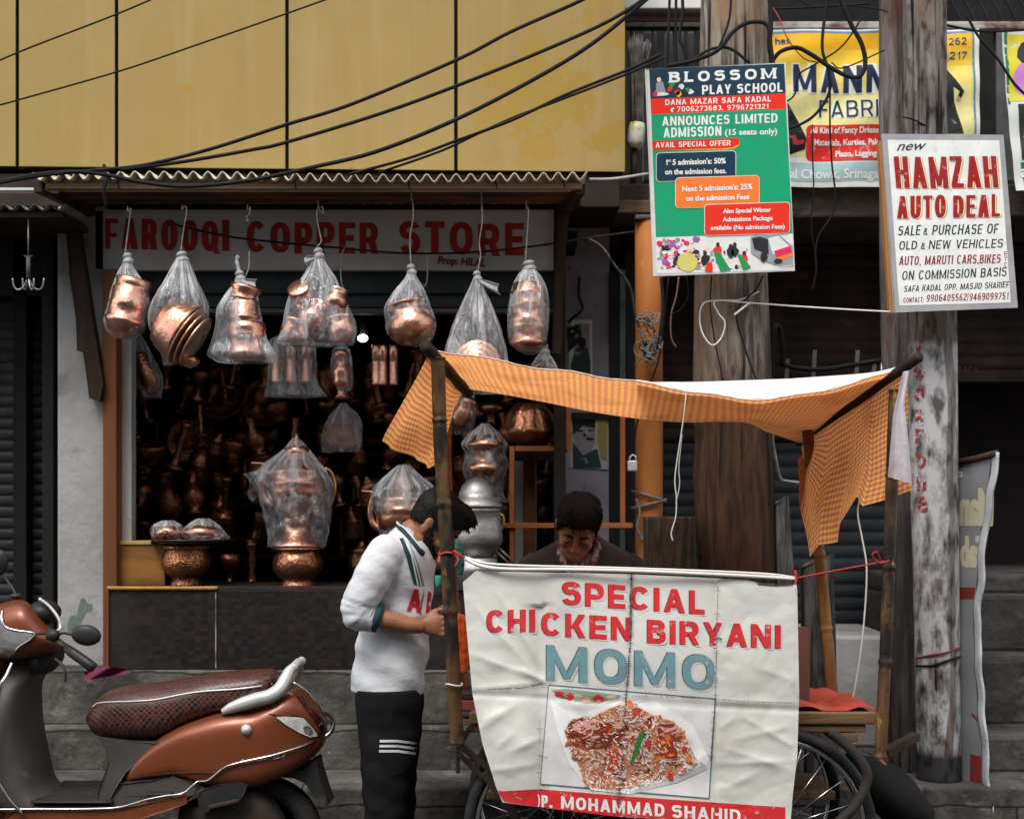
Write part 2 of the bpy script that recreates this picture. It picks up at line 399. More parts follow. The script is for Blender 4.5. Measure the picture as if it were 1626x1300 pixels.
def cap_glyph(ch, w, s):
    """bold sans capitals and figures drawn from strokes: height 1, width w, stem s"""
    t = min(s * .86, .22); out = []
    def poly(*q): out.append(([tuple(v) for v in q], None))
    def V(x, y0=0, y1=1): poly((x, y0), (x + s, y0), (x + s, y1), (x, y1))
    def Hb(y, x0, x1): poly((x0, y), (x1, y), (x1, y + t), (x0, y + t))
    def D(a, b, k=1.0): poly((a[0], a[1]), (a[0] + s * k, a[1]), (b[0] + s * k, b[1]), (b[0], b[1]))
    def R(cx, cy, rx, ry, a0, a1, n=18):
        vs = []; e = 2 / 2.35
        for i in range(n + 1):
            a = radians(lerp(a0, a1, i / n)); c, d = cos(a), sin(a)
            c = abs(c) ** e * (1 if c >= 0 else -1); d = abs(d) ** e * (1 if d >= 0 else -1)
            vs += [(cx + rx * c, cy + ry * d), (cx + max(.004, rx - s) * c, cy + max(.004, ry - t) * d)]
        out.append((vs, [(2 * i, 2 * i + 2, 2 * i + 3, 2 * i + 1) for i in range(n)]))
    m = w / 2
    if ch == 'A': D((0, 0), (m - s * .5, 1)); D((w - s, 0), (m - s * .5, 1)); Hb(.2, w * .2, w * .8)
    elif ch == 'B': V(0); Hb(0, s, w * .55); Hb(.47, s, w * .52); Hb(1 - t, s, w * .52); R(w * .52, .735, w * .42, .265, -90, 90); R(w * .55, .28 + t * .1, w * .45, .28 + t * .1, -90, 90)
    elif ch == 'C': R(m, .5, m, .5, 38, 322)
    elif ch == 'D': V(0); Hb(0, s, w * .42); Hb(1 - t, s, w * .42); R(w * .42, .5, w * .58, .5, -90, 90)
    elif ch == 'E': V(0); Hb(0, s, w); Hb(.5 - t / 2, s, w * .92); Hb(1 - t, s, w)
    elif ch == 'F': V(0); Hb(.46 - t / 2, s, w * .9); Hb(1 - t, s, w)
    elif ch == 'G': R(m, .5, m, .5, 38, 325); V(w - s, .05, .46); Hb(.46 - t, m, w - s)
    elif ch == 'H': V(0); V(w - s); Hb(.5 - t / 2, s, w - s)
    elif ch == 'I': V(0)
    elif ch == 'J': V(w - s, .3, 1); R(m, .3, m, .3, 190, 360)
    elif ch == 'K': V(0); D((s * .9, .38), (w - s * 1.15, 1), 1.15); D((w - s * 1.1, 0), (s * 1.2, .56), 1.1)
    elif ch == 'L': V(0); Hb(0, s, w)
    elif ch == 'M': V(0); V(w - s); D((m - s * .38, .08), (s * .15, 1), .76); D((m - s * .38, .08), (w - s * .91, 1), .76)
    elif ch == 'N': V(0); V(w - s); D((w - s * 1.05, 0), (s * .05, 1))
    elif ch == 'O': R(m, .5, m, .5, 0, 360, 32)
    elif ch == 'P': V(0); Hb(.42 - t / 2, s, w * .52); Hb(1 - t, s, w * .52); R(w * .52, .71 - t / 4, w * .48, .29 + t / 4, -90, 90)
    elif ch == 'Q': R(m, .5, m, .5, 0, 360, 32); D((w - s * .6, -.08), (m, .3), .8)
    elif ch == 'R': V(0); Hb(.44 - t / 2, s, w * .52); Hb(1 - t, s, w * .52); R(w * .52, .72 - t / 4, w * .45, .28 + t / 4, -90, 90); D((w - s * 1.02, 0), (w * .42, .46), 1.02)
    elif ch == 'S': R(m, .74 - t * .1, m, .26 + t * .1, 20, 270); R(m, .26 + t * .4, m, .26 + t * .4, -160, 90)
    elif ch == 'T': V(m - s / 2, 0, 1 - t); Hb(1 - t, 0, w)
    elif ch == 'U': V(0, .34, 1); V(w - s, .34, 1); R(m, .34, m, .34, 180, 360)
    elif ch == 'V': D((m - s * .5, 0), (0, 1)); D((m - s * .5, 0), (w - s, 1))
    elif ch == 'W':
        for x0, x1 in ((.25, 0), (.25, .5), (.75, .5), (.75, 1)): D((w * x0 - s * .45, 0), ((w - s) * x1, 1), .9)
    elif ch == 'X': D((0, 0), (w - s, 1), 1.05); D((w - s, 0), (0, 1), 1.05)
    elif ch == 'Y': V(m - s / 2, 0, .45); D((m - s * .5, .4), (0, 1)); D((m - s * .5, .4), (w - s, 1))
    elif ch == 'Z': Hb(0, 0, w); Hb(1 - t, 0, w); D((0, t), (w - s * 1.15, 1 - t), 1.15)
    elif ch == '0': R(m, .5, m, .5, 0, 360, 28)
    elif ch == '1': V(w - s); D((w - s * 1.9, .70), (w - s * 1.0, .98), .9)
    elif ch == '2': R(m, .70, m, .30, -35, 165); D((0, t), (w - s * 1.25, .58), 1.1); Hb(0, 0, w)
    elif ch == '3': R(m, .74, m, .26, -90, 160); R(m, .28, m, .28, -160, 90)
    elif ch == '4': V(w * .62 - s / 2); Hb(.2, 0, w); D((0, .2 + t * .5), (w * .62 - s * .6, 1), .85)
    elif ch == '5': Hb(1 - t, w * .1, w * .95); V(w * .06, .42, 1); R(m, .31, m, .31, -155, 135)
    elif ch == '6': R(m, .31, m, .31, 0, 360, 26); R(w * .62, .5, w * .62, .5, 70, 180)
    elif ch == '7': Hb(1 - t, 0, w); D((w * .15, 0), (w - s, 1 - t))
    elif ch == '8': R(m, .75, w * .46, .25, 0, 360, 24); R(m, .28, m, .28, 0, 360, 24)
    elif ch == '9': R(m, .69, m, .31, 0, 360, 26); R(w * .38, .5, w * .62, .5, -110, 0)
    elif ch == ',': poly((0, 0), (s, 0), (s, s), (0, s)); poly((s * .4, -.14), (s, 0), (s * .4, 0))
    elif ch == '.': poly((0, 0), (s, 0), (s, s), (0, s))
    elif ch == ':': poly((0, .05), (s, .05), (s, .05 + s), (0, .05 + s)); poly((0, .55), (s, .55), (s, .55 + s), (0, .55 + s))
    elif ch == '|': poly((0, -.15), (s * .6, -.15), (s * .6, 1.1), (0, 1.1))
    elif ch == ')': R(w - s * 2.5, .5, s * 2.5, .62, -65, 65)
    elif ch == '&': R(m * .85, .76, m * .6, .24, 0, 360, 20); R(m * .8, .27, m * .8, .27, 60, 330); D((w - s * 1.1, 0), (m * .4, .72), .95)
    return out
def caps2d(body, xl, yl, xr, yr, h, wt=.2, slant=0.0, up=None, gap=.16, jit=0, serif=False):
    """capitals fitted to a baseline in photo pixels; wt = stem as a share of the height"""
    L_ = sqrt((xr - xl) ** 2 + (yr - yl) ** 2); dx, dy = (xr - xl) / L_, (yr - yl) / L_; ux, uy = up or (0, -1)
    fixed = 0; var = 0
    for ch in body:
        if ch in 'I.,:|': fixed += wt
        elif ch == ' ': var += .34
        elif ch in ')&': var += .62 if ch == '&' else .35
        else: var += CW[ch]
    var += gap * (len(body) - 1)
    k = (L_ / h - fixed) / max(var, .01) if var > 0 else 1; wt = L_ / h if var <= 0 else wt; x = 0; out = []; rnd = random.Random(len(body))
    for ch in body:
        if ch == ' ': x += (.34 + gap) * k; continue
        w = wt if ch in 'I.,:|' else (.62 if ch == '&' else .35 if ch == ')' else CW[ch]) * k
        jy = rnd.uniform(-jit, jit); jh = 1 + rnd.uniform(-jit, jit)
        gl = cap_glyph(ch, w, min(wt, w * .42) if ch not in 'I.,:|' else wt)
        if serif and ch in 'BLM':
            for x0, ys in ((0, (0, .87)), (w - wt, (0, .87)) if ch == 'M' else (0, ())):
                gl += [([(x0 - .3 * wt, y_), (x0 + 1.3 * wt, y_), (x0 + 1.3 * wt, y_ + .13), (x0 - .3 * wt, y_ + .13)], None) for y_ in ys]
        for j, (vs, fs) in enumerate(gl):
            V2 = []
            for a, b in vs:
                q = (x + a + slant * b) * h; t = (b * jh + jy) * h
                V2.append((xl + dx * q + ux * t, yl + dy * q + uy * t))
            if fs is None: fs = [list(range(len(vs)))]
            while len(out) <= j: out.append(([], []))
            o = len(out[j][0]); out[j][0].extend(V2); out[j][1].extend([[o + i for i in f] for f in fs])
        x += w + gap * k
    return out
def lettersof(body, *a, bold=.03, slant=0.0, up=None, gap=1.0, wt=None, jit=0, serif=False):
    """capitals go to the stroke alphabet, other text to the font"""
    if all(c in CW or c in " .,:|)&" for c in body) and wt is not False:
        return caps2d(body, *a, wt=wt or (.10 + bold * 2.2), slant=slant, up=up, jit=jit, serif=serif, gap=.3 if serif else .16)
    return text2d(body, *a, bold, slant, up=up, gap=gap)
def put_text(mb, layers, fn, mi=0, step=.00022):
    """fn(px, py, lift) -> 3-D point"""
    for k, (V, fs) in enumerate(layers):
        mb.add([fn(a, b, k * step) for a, b in V], fs, mi, False)
def plane_at(Y): return lambda a, b, l=0: p(a, b, Y - l) if False else Vector(((a - 813) * Y / F, Y - l * .38, H - (b - HY) * Y / F))
def subdivide2d(V, fs, maxlen):
    bm = bmesh.new()
    bv = [bm.verts.new((a, b, 0)) for a, b in V]
    for f in fs:
        try: bm.faces.new([bv[i] for i in f])
        except ValueError: pass
    for _ in range(5):
        es = [e for e in bm.edges if e.calc_length() > maxlen]
        if not es: break
        bmesh.ops.subdivide_edges(bm, edges=es, cuts=1, use_grid_fill=False)
        bmesh.ops.triangulate(bm, faces=bm.faces)
    bm.verts.index_update()
    o = ([(v.co.x, v.co.y) for v in bm.verts], [[v.index for v in f.verts] for f in bm.faces])
    bm.free(); return o
def on_surface(bvh, lift=.002, ymax=99, default=None):
    """wraps marks onto a surface met from the street side"""
    def fn(a, b, l=0):
        o = Vector((0, 0, H)); d = (p(a, b, 5.0) - o).normalized()
        hit = bvh.ray_cast(o, d)
        if hit[0] is None or hit[0].y > ymax:
            q = bvh.find_nearest(p(a, b, default or 5.0))
            return q[0] + Vector((0, -lift - l, 0))
        return hit[0] - d * (lift + l)
    return fn
def wrap(mb, layers, fn, mi=0, maxlen=10, step=.00022):
    for k, (V, fs) in enumerate(layers):
        V2, f2 = subdivide2d(V, fs, maxlen)
        mb.add([fn(a, b, k * step) for a, b in V2], f2, mi, True)
def poly2d(pts):
    tri = geometry.tessellate_polygon([[Vector((a, b, 0)) for a, b in pts]])
    return [(list(pts), [list(t) for t in tri])]
def rrect(x0, y0, x1, y1, r, sk=0.0, n=5):
    """rounded box in pixels; sk = rise per pixel along x"""
    out = []
    for cx, cy, a0 in ((x1 - r, y0 + r, -90), (x1 - r, y1 - r, 0), (x0 + r, y1 - r, 90), (x0 + r, y0 + r, 180)):
        for k in range(n + 1):
            a = radians(a0 + 90 * k / n)
            out.append((cx + r * cos(a), cy + r * sin(a)))
    return [(x, y - (x - x0) * sk) for x, y in out]
def blob(cx, cy, rx, ry, n=10, jag=.2, rot=0):
    out = []
    for k in range(n):
        a = 2 * pi * k / n; r = 1 + random.uniform(-jag, jag)
        x, y = rx * r * cos(a), ry * r * sin(a)
        out.append((cx + x * cos(rot) - y * sin(rot), cy + x * sin(rot) + y * cos(rot)))
    return out
# ------------------------------------------------------------------ materials of the place
M = {}
M['yellow'] = mat('cladding_yellow', (.325, .232, .083), (.295, .207, .07), scale=1.6, rough=.72, spec=.2, spots=[((.37, .28, .13), 9, .52, .85, (1, 1, .06)), ((.27, .19, .065), 18, .60, .85, (1, 1, .05)), ((.32, .21, .045), .9, .60, .62), ((.1, .08, .04), 45, .78, .82)], bump=.06, bscale=25)
M['seam'] = mat('seam_dark', (.012, .012, .012))
M['soffit'] = mat('soffit_brown', (.035, .022, .013), (.02, .013, .01))
M['plaster'] = mat('pillar_plaster', (.36, .35, .34), (.25, .245, .24), scale=2.2, rough=.9, bump=.5, bscale=22, spots=[((.10, .095, .09), 3.5, .58, .76), ((.05, .05, .05), 28, .66, .74), ((.46, .45, .44), 1.6, .6, .7)])
M['concrete'] = mat('plinth_concrete', (.115, .107, .097), (.05, .047, .043), scale=3.5, rough=.95, bump=1.0, bscale=22, spots=[((.27, .255, .23), 4.5, .56, .78, (1, 1, 1.6)), ((.03, .026, .022), 7, .58, .7, (1, 1, .4)), ((.018, .017, .016), 1.7, .54, .72), ((.33, .32, .3), 22, .66, .73), ((.02, .02, .018), 40, .64, .7)])
def add_joints(m):
    nt = m.node_tree; bs = nt.nodes['Principled BSDF']; nd = lambda t, **k: _mk(nt, t, **k); lk = nt.links.new
    base = bs.inputs['Base Color'].links[0].from_socket
    tc = nd('TexCoord'); n = nd('TexNoise'); n.inputs['Scale'].default_value = 5; n.inputs['Detail'].default_value = 5; lk(tc.outputs['Object'], n.inputs[0])
    vm = nd('MixRGB'); vm.blend_type = 'ADD'; vm.inputs[0].default_value = .045; lk(tc.outputs['Object'], vm.inputs[1]); lk(n.outputs['Color'], vm.inputs[2])
    sp = nd('SeparateXYZ'); lk(vm.outputs[0], sp.inputs[0]); cb = nd('CombineXYZ'); lk(sp.outputs[0], cb.inputs[0]); lk(sp.outputs[2], cb.inputs[1])
    br = nd('TexBrick'); lk(cb.outputs[0], br.inputs['Vector']); br.inputs['Scale'].default_value = 1; br.inputs['Brick Width'].default_value = .83; br.inputs['Row Height'].default_value = .245; br.inputs['Mortar Size'].default_value = .006; br.inputs['Mortar Smooth'].default_value = .3
    br.inputs['Color1'].default_value = (1, 1, 1, 1); br.inputs['Color2'].default_value = (.78, .77, .75, 1); br.inputs['Mortar'].default_value = (.30, .28, .27, 1)
    lk(mix(nd, lk, 1.0, base, br.outputs[0], 'MULTIPLY'), bs.inputs['Base Color'])
add_joints(M['concrete'])
M['ledge'] = mat('ledge_concrete', (.26, .245, .215), (.15, .14, .125), scale=5, rough=.95, bump=.7, bscale=30, spots=[((.05, .045, .04), 6, .56, .7)])
M['teal'] = mat('old_teal_paint', (.15, .19, .185), (.10, .13, .125), scale=20, rough=.85)
M['postwood'] = mat('brown_post', (.21, .075, .022), (.13, .045, .016), scale=5, stretch=(1, 1, .1), rough=.6, spots=[((.05, .03, .02), 9, .62, .7)])
M['jamb'] = mat('white_jamb', (.48, .47, .46), (.3, .3, .29), scale=4, stretch=(1, 1, .3), spots=[((.08, .08, .08), 30, .62, .7)])
M['shutter'] = mat('shutter_dark', (.022, .023, .024), (.012, .012, .013), scale=4, rough=.6, metal=.1, spots=[((.09, .06, .045), 5, .6, .8)])
M['rustshutter'] = mat('shutter_brown', (.05, .034, .028), (.025, .018, .015), scale=3, rough=.7, spec=.12, spots=[((.13, .05, .03), 2.5, .55, .8), ((.09, .085, .085), 5, .62, .8)])
M['blueshutter'] = mat('shutter_blue', (.033, .038, .043), (.02, .023, .026), scale=3, rough=.7, spec=.12)
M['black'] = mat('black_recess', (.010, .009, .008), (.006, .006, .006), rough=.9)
M['dark'] = mat('dark_wood', (.03, .021, .015), (.016, .012, .009), scale=8, stretch=(1, 1, .2), rough=.75)
M['strut'] = mat('strut_wood', (.055, .03, .017), (.022, .014, .010), scale=6, stretch=(1, 1, .15), rough=.8, bump=.4, bscale=40)
M['housing'] = mat('shutter_housing', (.05, .062, .066), (.03, .038, .042), scale=3, rough=.7)
M['beam'] = mat('slab_edge', (.09, .068, .05), (.05, .038, .03), scale=3, rough=.9, bump=.5, spots=[((.18, .14, .1), 3, .58, .75, (1, 1, 2))])
M['mauve'] = mat('mauve_plaster', (.31, .29, .325), (.22, .205, .23), scale=3, rough=.9, bump=.3, bscale=30, spots=[((.07, .06, .06), 5, .57, .68), ((.42, .41, .43), 2, .55, .7), ((.2, .15, .06), 3, .68, .74)])
M['orange'] = mat('column_orange', (.44, .155, .035), (.36, .125, .03), scale=4, rough=.6, spots=[((.28, .12, .04), 4, .55, .8, (1, 1, .4)), ((.35, .3, .25), 11, .66, .72), ((.12, .05, .02), 24, .68, .75)], bump=.15)
M['orangesteel'] = mat('stand_orange', (.36, .11, .03), (.24, .075, .024), scale=9, rough=.55, spots=[((.07, .03, .02), 20, .62, .7)])
M['tin'] = mat('corrugated_tin', (.62, .57, .43), (.48, .43, .31), scale=4, rough=.7, metal=0, spots=[((.22, .12, .05), 6, .6, .75)])
M['batten'] = mat('batten_wood', (.30, .20, .12), (.16, .10, .06), scale=4, stretch=(.15, 1, 1), rough=.85, bump=.4)
M['rust'] = mat('rusty_steel', (.21, .075, .022), (.06, .04, .03), scale=5, rough=.8, stretch=(.4, 1, 1), bump=.3, spots=[((.05, .055, .06), 3, .5, .65)])
M['wire'] = mat('wire_black', (.009, .009, .010), (.014, .014, .016), rough=.7, rvar=.05, spec=.15)
M['steel'] = mat('bare_wire', (.42, .40, .36), (.2, .19, .17), scale=30, rough=.4, metal=.7)
M['white'] = mat('white_board', (.70, .70, .68), (.6, .6, .58), scale=3, rough=.5, spots=[((.35, .33, .3), 9, .66, .8)])
M['postgrey'] = mat('post_grey', (.10, .10, .10), (.05, .05, .05))
M['road'] = mat('asphalt', (.06, .058, .055), (.04, .039, .037), scale=3, rough=.95, bump=.6, bscale=90)

# ------------------------------------------------------------------ the ground, the steps
g = MB(); g.box(-60, 60, -60, 60, -.3, 0); struct(g, 'ground', M['road'])
g = MB(); g.box(-6, 8, 5.78, 8.6, .001, .30); struct(g, 'pavement', [M['concrete']], bevel=.012)
g = MB()
g.box(-6, X(1040, 6.2), 6.16, 8.5, .29, .486); g.box(-6, X(1040, 6.2), 6.22, 8.5, .48, .722, 0)

struct(g, 'plinth_steps', [M['concrete'], M['ledge']], bevel=.014)
g = MB()
x0, x1 = X(1425, 6.4), X(2300, 6.4)
g.box(x0, x1, 6.1, 8.5, .295, .46); g.box(x0 + .05, x1, 6.4, 8.5, .455, .755); g.box(x0 + .1, x1, 6.72, 8.5, .75, 1.02); g.box(x0 + .1, x1, 6.86, 8.6, 1.015, 1.11)
M['stepdark'] = mat('step_stone', (.07, .066, .06), (.03, .028, .026), scale=4, rough=.95, bump=1.0, bscale=22, spots=[((.16, .15, .135), 4, .58, .8), ((.012, .011, .01), 5, .56, .7)])
struct(g, 'doorway_steps', [M['stepdark']], bevel=.02)

# unseen houses across the street, added to keep low sky out of the shop
m = MB()
for k, (a, b, hgt) in enumerate(((-14, -7.5, 7.4), (-7.4, -1.2, 8.6), (-1.1, 5.2, 7.8), (5.3, 13, 8.2))):
    m.box(a, b, -6.4 - .1 * k, -4.6 - .1 * (k % 2), 0, hgt)
solo(m, 'unseen_house_row', mat('far_wall', (.16, .15, .14), (.1, .095, .09), scale=2), 'unseen row of dark houses added across the street behind the viewer', 'houses', bevel=.03)

# ------------------------------------------------------------------ the copper shop
YC = 6.45
shop = thing('shop_building', 'copper shop building with yellow cladding above and a grey plaster pillar', 'building', (X(520, YC), YC, .3))
edges = [-720, -330, 28, 185.5, 456, 724, 992]
for a, b in zip(edges, edges[1:]):
    m = MB()
    def bot(q): return lerp(264, 273, q / 992)
    xa, xb = a + 3, b - (3 if b < 990 else 0)
    n = 6
    vs = []
    for k in range(n + 1):
        q = lerp(xa, xb, k / n)
        for (py, dy) in ((bot(q), 0), (-260, 0)):
            w = .0012 * sin(k * 1.9 + a) if 0 < k < n else 0
            vs.append(p(q, py, YC) + Vector((0, w, 0)))
    fs = [(2 * k, 2 * k + 2, 2 * k + 3, 2 * k + 1) for k in range(n)]
    m.add(vs, fs, 0, False)
    o = m.build('cladding_panel', M['yellow'], shop, solid=.012)
m = MB(); m.box(X(-720, YC), X(991, YC), YC + .03, 6.95, Z(266, YC), Z(-260, YC))
m.build('cladding_backing', M['seam'], shop)
m = MB(); m.box(X(-720, YC), X(985, YC), YC + .02, 6.98, Z(330, YC) + .006, Z(274, YC))
m.build('soffit', M['soffit'], shop, bevel=.006)
# pillar with peeling plaster
m = MB(); m.box(X(95, 6.4), X(172, 6.4), 6.36, 6.8, .72, Z(330, 6.4)); m.build('pillar', M['plaster'], shop, bevel=.012)
fnp = plane_at(6.36)
m = MB()
pts = [(129, 950), (134, 949), (139, 957), (147, 960), (146, 968), (137, 972), (130, 985), (122, 1002), (108, 1003), (107, 990), (112, 978), (122, 975), (125, 962)]
m.flat([fnp(a, b, .003) for a, b in pts]); m.build('peeled_patch', M['teal'], shop)
m = MB(); m.box(X(168, 6.38), X(190, 6.38), 6.33, 6.46, .722, Z(430, 6.38)); m.build('door_post', M['postwood'], shop, bevel=.005)
m = MB(); m.box(X(190.5, 6.4), X(207, 6.4), 6.42, 6.5, 1.086, Z(430, 6.4)); m.build('white_jamb', M['jamb'], shop, bevel=.004)
m = MB(); m.box(X(880, 6.4), X(898, 6.4), 6.38, 6.5, .722, Z(330, 6.4)); m.build('door_post', M['dark'], shop, bevel=.005)
m = MB()
m.box(X(175, 6.4), X(884, 6.4), 6.43, 6.7, Z(466, 6.43), Z(428, 6.43)); m.box(X(178, 6.4), X(882, 6.4), 6.46, 6.7, Z(489, 6.46), Z(466, 6.46))
m.build('shutter_housing', M['housing'], shop, bevel=.01)
m = MB(); m.box(X(190, 6.4), X(882, 6.4), 6.44, 6.52, Z(497, 6.44), Z(489.5, 6.44)); m.build('lintel', mat('lintel_pink', (.13, .09, .09), (.08, .06, .06)), shop, bevel=.004)
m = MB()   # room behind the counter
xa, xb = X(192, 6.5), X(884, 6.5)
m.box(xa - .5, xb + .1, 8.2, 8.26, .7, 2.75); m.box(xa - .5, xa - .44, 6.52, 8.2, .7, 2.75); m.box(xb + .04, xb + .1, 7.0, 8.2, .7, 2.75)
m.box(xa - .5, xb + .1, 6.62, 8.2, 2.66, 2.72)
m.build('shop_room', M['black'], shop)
# left rolling shutter
m = MB()
xa, xb = X(-700, 6.62), X(80, 6.62)
def rib(u, v):
    z = lerp(.72, Z(420, 6.62), v)
    return Vector((lerp(xa, xb, u), 6.62 - .010 * abs(sin(v * 36 * pi)) ** .6, z))
m.sheet(rib, 2, 36 * 8)
m.build('rolling_shutter', M['shutter'], shop)
m = MB(); m.box(X(78, 6.6), X(96, 6.6), 6.5, 6.66, .72, Z(330, 6.6)); m.box(X(-700, 6.6), X(96, 6.6), 6.52, 6.9, Z(470, 6.52), Z(345, 6.52))
m.build('shutter_frame', M['seam'], shop, bevel=.004)

# counter across the front
ct = thing('shop_counter', 'low counter of the copper shop faced with dark checkered sheet', 'counter', (X(500, 6.25), 6.25, .722))
def check_mat():
    mm, nt, bs, nd, lk = nodes('checkered_laminate')
    tc = nd('TexCoord'); mp = nd('Mapping'); mp.inputs['Scale'].default_value = (34, 1, 60); lk(tc.outputs['Object'], mp.inputs[0])
    sx = nd('SeparateXYZ'); lk(mp.outputs[0], sx.inputs[0])
    cb = nd('CombineXYZ')
    for i in (0, 2):
        fl = nd('Math', operation='FLOOR'); lk(sx.outputs[i], fl.inputs[0]); lk(fl.outputs[0], cb.inputs[i])
    wnn = nd('TexWhiteNoise'); lk(cb.outputs[0], wnn.inputs[0])
    r = ramp(nd, .15, 1.0, (.006, .005, .005), (.021, .014, .013)); lk(wnn.outputs[0], r.inputs[0])
    n = nd('TexNoise'); n.inputs['Scale'].default_value = 3; lk(tc.outputs['Object'], n.inputs[0])
    r2 = ramp(nd, .5, .8); lk(n.outputs[0], r2.inputs[0])
    lk(mix(nd, lk, r2.outputs[0], r.outputs[0], (.024, .02, .019)), bs.inputs['Base Color']); bs.inputs['Roughness'].default_value = .6
    bs.inputs['Specular IOR Level'].default_value = .25
    return mm
M['check'] = check_mat()
for a, b in ((173, 342), (344, 640), (641, 884)):
    m = MB(); m.box(X(a, 6.25), X(b, 6.25), 6.25, 6.27, .724, Z(937, 6.25)); m.build('front_panel', M['check'], ct, bevel=.002)
m = MB(); m.box(X(172, 6.25), X(884, 6.25), 6.265, 6.75, Z(937, 6.25) - .02, Z(937, 6.25) + .012); m.build('counter_top', M['dark'], ct, bevel=.004)
m = MB(); m.box(X(342.2, 6.25), X(343.8, 6.25), 6.244, 6.249, .73, Z(940, 6.25)); m.build('joint_strip', mat('strip', (.34, .30, .24), (.1, .09, .08), scale=9, lo=.48, hi=.52, stretch=(1, 1, 1)), ct)
m = MB()
m.box(X(172, 6.25) - .004, X(172, 6.25) + .003, 6.24, 6.26, .724, Z(934, 6.25)); m.build('edge_strip', M['postwood'], ct)
m = MB()
bz = Z(934, 6.24)
m.tube([Vector((lerp(X(170, 6.24), X(345, 6.24), k / 60), 6.245 + .002 * (k % 2), bz + .002 * (k % 2))) for k in range(61)], .009, 6)
m.build('edging', mat('edging_gold', (.42, .22, .045), (.3, .15, .03), scale=40, rough=.5), ct)

# name board
yb = 6.36
sb = thing('shop_name_board', 'grey white board with red hand painted FAROOQI COPPER STORE lettering', 'sign', (X(514, yb), yb, Z(428, yb)))
m = MB(); m.box(X(150, yb), X(879, yb), yb, yb + .04, Z(429, yb), Z(333, yb)); m.build('board', mat('board_grey', (.56, .56, .54), (.44, .44, .425), scale=2, rough=.6, spots=[((.35, .33, .31), 4, .58, .8), ((.1, .1, .1), 30, .7, .76), ((.22, .2, .18), 2.5, .6, .8, (1, 1, 3))]), sb, bevel=.005)
m = MB(); fn = plane_at(yb - .003)
for body, xl, yl, xr, yr, h in (('FAROOQI', 167, 395, 364, 399, 49), ('COPPER', 392, 401, 601, 403, 49), ('STORE', 634, 403, 832, 407, 51)):
    put_text(m, caps2d(body, xl, yl, xr, yr, h, .23, jit=.02), fn)
m.build('lettering', mat('red_paint', (.42, .03, .02), (.30, .022, .016), scale=20, rough=.6, spots=[((.3, .25, .23), 60, .68, .74)]), sb)
m = MB(); put_text(m, text2d('Prop: HILAL', 695, 419, 771, 423, 12, .03, slant=.15), fn); m.build('small_lettering', ink('7a1d16', .6), sb)

# corrugated awning
aw = thing('corrugated_awning', 'weathered corrugated awning over the copper shop front', 'awning', (X(490, 6.1), 6.1, 2.75))
ax0, ax1 = X(56, 5.85), X(932, 5.85)
nw = 38
def corr(u, v):
    x = lerp(ax0, ax1, u)
    return Vector((x + (.06 if u > .99 else 0) * (1 - v) * 0, lerp(5.82, 6.47, v), lerp(Z(283, 5.85), 2.83, v) + .0155 * cos(u * nw * 2 * pi) + .006 * sin(u * 7)))
m = MB(); m.sheet(corr, nw * 8, 6); m.build('roof_sheet', M['tin'], aw, solid=.004)
m = MB()
for (a, b, y0, y1, t0, t1) in ((72, 925, 5.86, 5.9, 290, 300),):
    m.box(X(a, y0), X(b, y0), y0, y1, Z(t1, y0), Z(t0, y0))
m.build('front_batten', M['batten'], aw, bevel=.004)
m = MB(); m.box(X(90, 6.0), X(915, 6.0), 5.99, 6.01, Z(304, 6), Z(299, 6)); m.build('edge_strip', M['tin'], aw)
for (y0, t0, t1) in ((6.08, 303, 313), (6.24, 312, 322)):
    m = MB(); m.box(X(100, y0), X(912, y0), y0, y0 + .035, Z(t1, y0), Z(t0, y0)); m.build('purlin', M['rust'], aw, bevel=.003)
m = MB(); m.bar(p(60, 296, 5.88), p(150, 338, 6.4), .04, .05); m.build('bracket_arm', M['strut'], aw, bevel=.004)
m = MB(); m.bar(p(922, 300, 5.88), p(893, 338, 6.36), .04, .045); m.build('bracket_arm', M['strut'], aw, bevel=.004)
m = MB(); fn = plane_at(6.33)
m.prism([(X(a, 6.3), Z(b, 6.3)) for a, b in ((104, 325), (120, 325), (150, 520), (165, 610), (158, 636), (143, 632), (134, 560), (124, 556), (122, 505), (112, 440))], 6.29, 6.34)
m.build('bracket_post', M['strut'], aw, bevel=.004)
m = MB(); m.prism([(X(a, 6.3), Z(b, 6.3)) for a, b in ((886, 330), (905, 318), (897, 430), (890, 560), (878, 560), (881, 430))], 6.30, 6.34); m.build('bracket_post', M['strut'], aw, bevel=.004)
m = MB()
for px_ in (187, 468, 648, 787, 895):
    m.tube([p(px_ - 3, 291, 5.845), p(px_, 285, 5.84), p(px_ + 2, 300, 5.845)], .003, 5)
m.build('tie_wire', M['wire'], aw)

# low awning of the shuttered shop on the left
lw_ = thing('tin_awning', 'small dark tin awning above the ribbed shutter on the left', 'awning', (X(30, 6.1), 6.1, Z(330, 6.1)))
def corr2(u, v): return Vector((lerp(X(-700, 6), X(106, 6), u), lerp(5.98, 6.6, v), lerp(Z(329, 5.98), Z(322, 5.98), v) + .012 * cos(u * 33 * 2 * pi)))
m = MB(); m.sheet(corr2, 280, 3); m.build('roof_sheet', mat('tin_grey', (.3, .31, .31), (.18, .18, .18), metal=.2), lw_, solid=.004)
m = MB(); m.box(X(-700, 5.9), X(86, 5.9), 5.9, 5.96, Z(302, 5.9), Z(298, 5.9)); m.build('metal_edge', M['white'], lw_)
m = MB(); m.box(X(-700, 6.0), X(100, 6.0), 6.0, 6.55, Z(345, 6.0), Z(337, 6.0)); m.build('underside_board', M['soffit'], lw_)

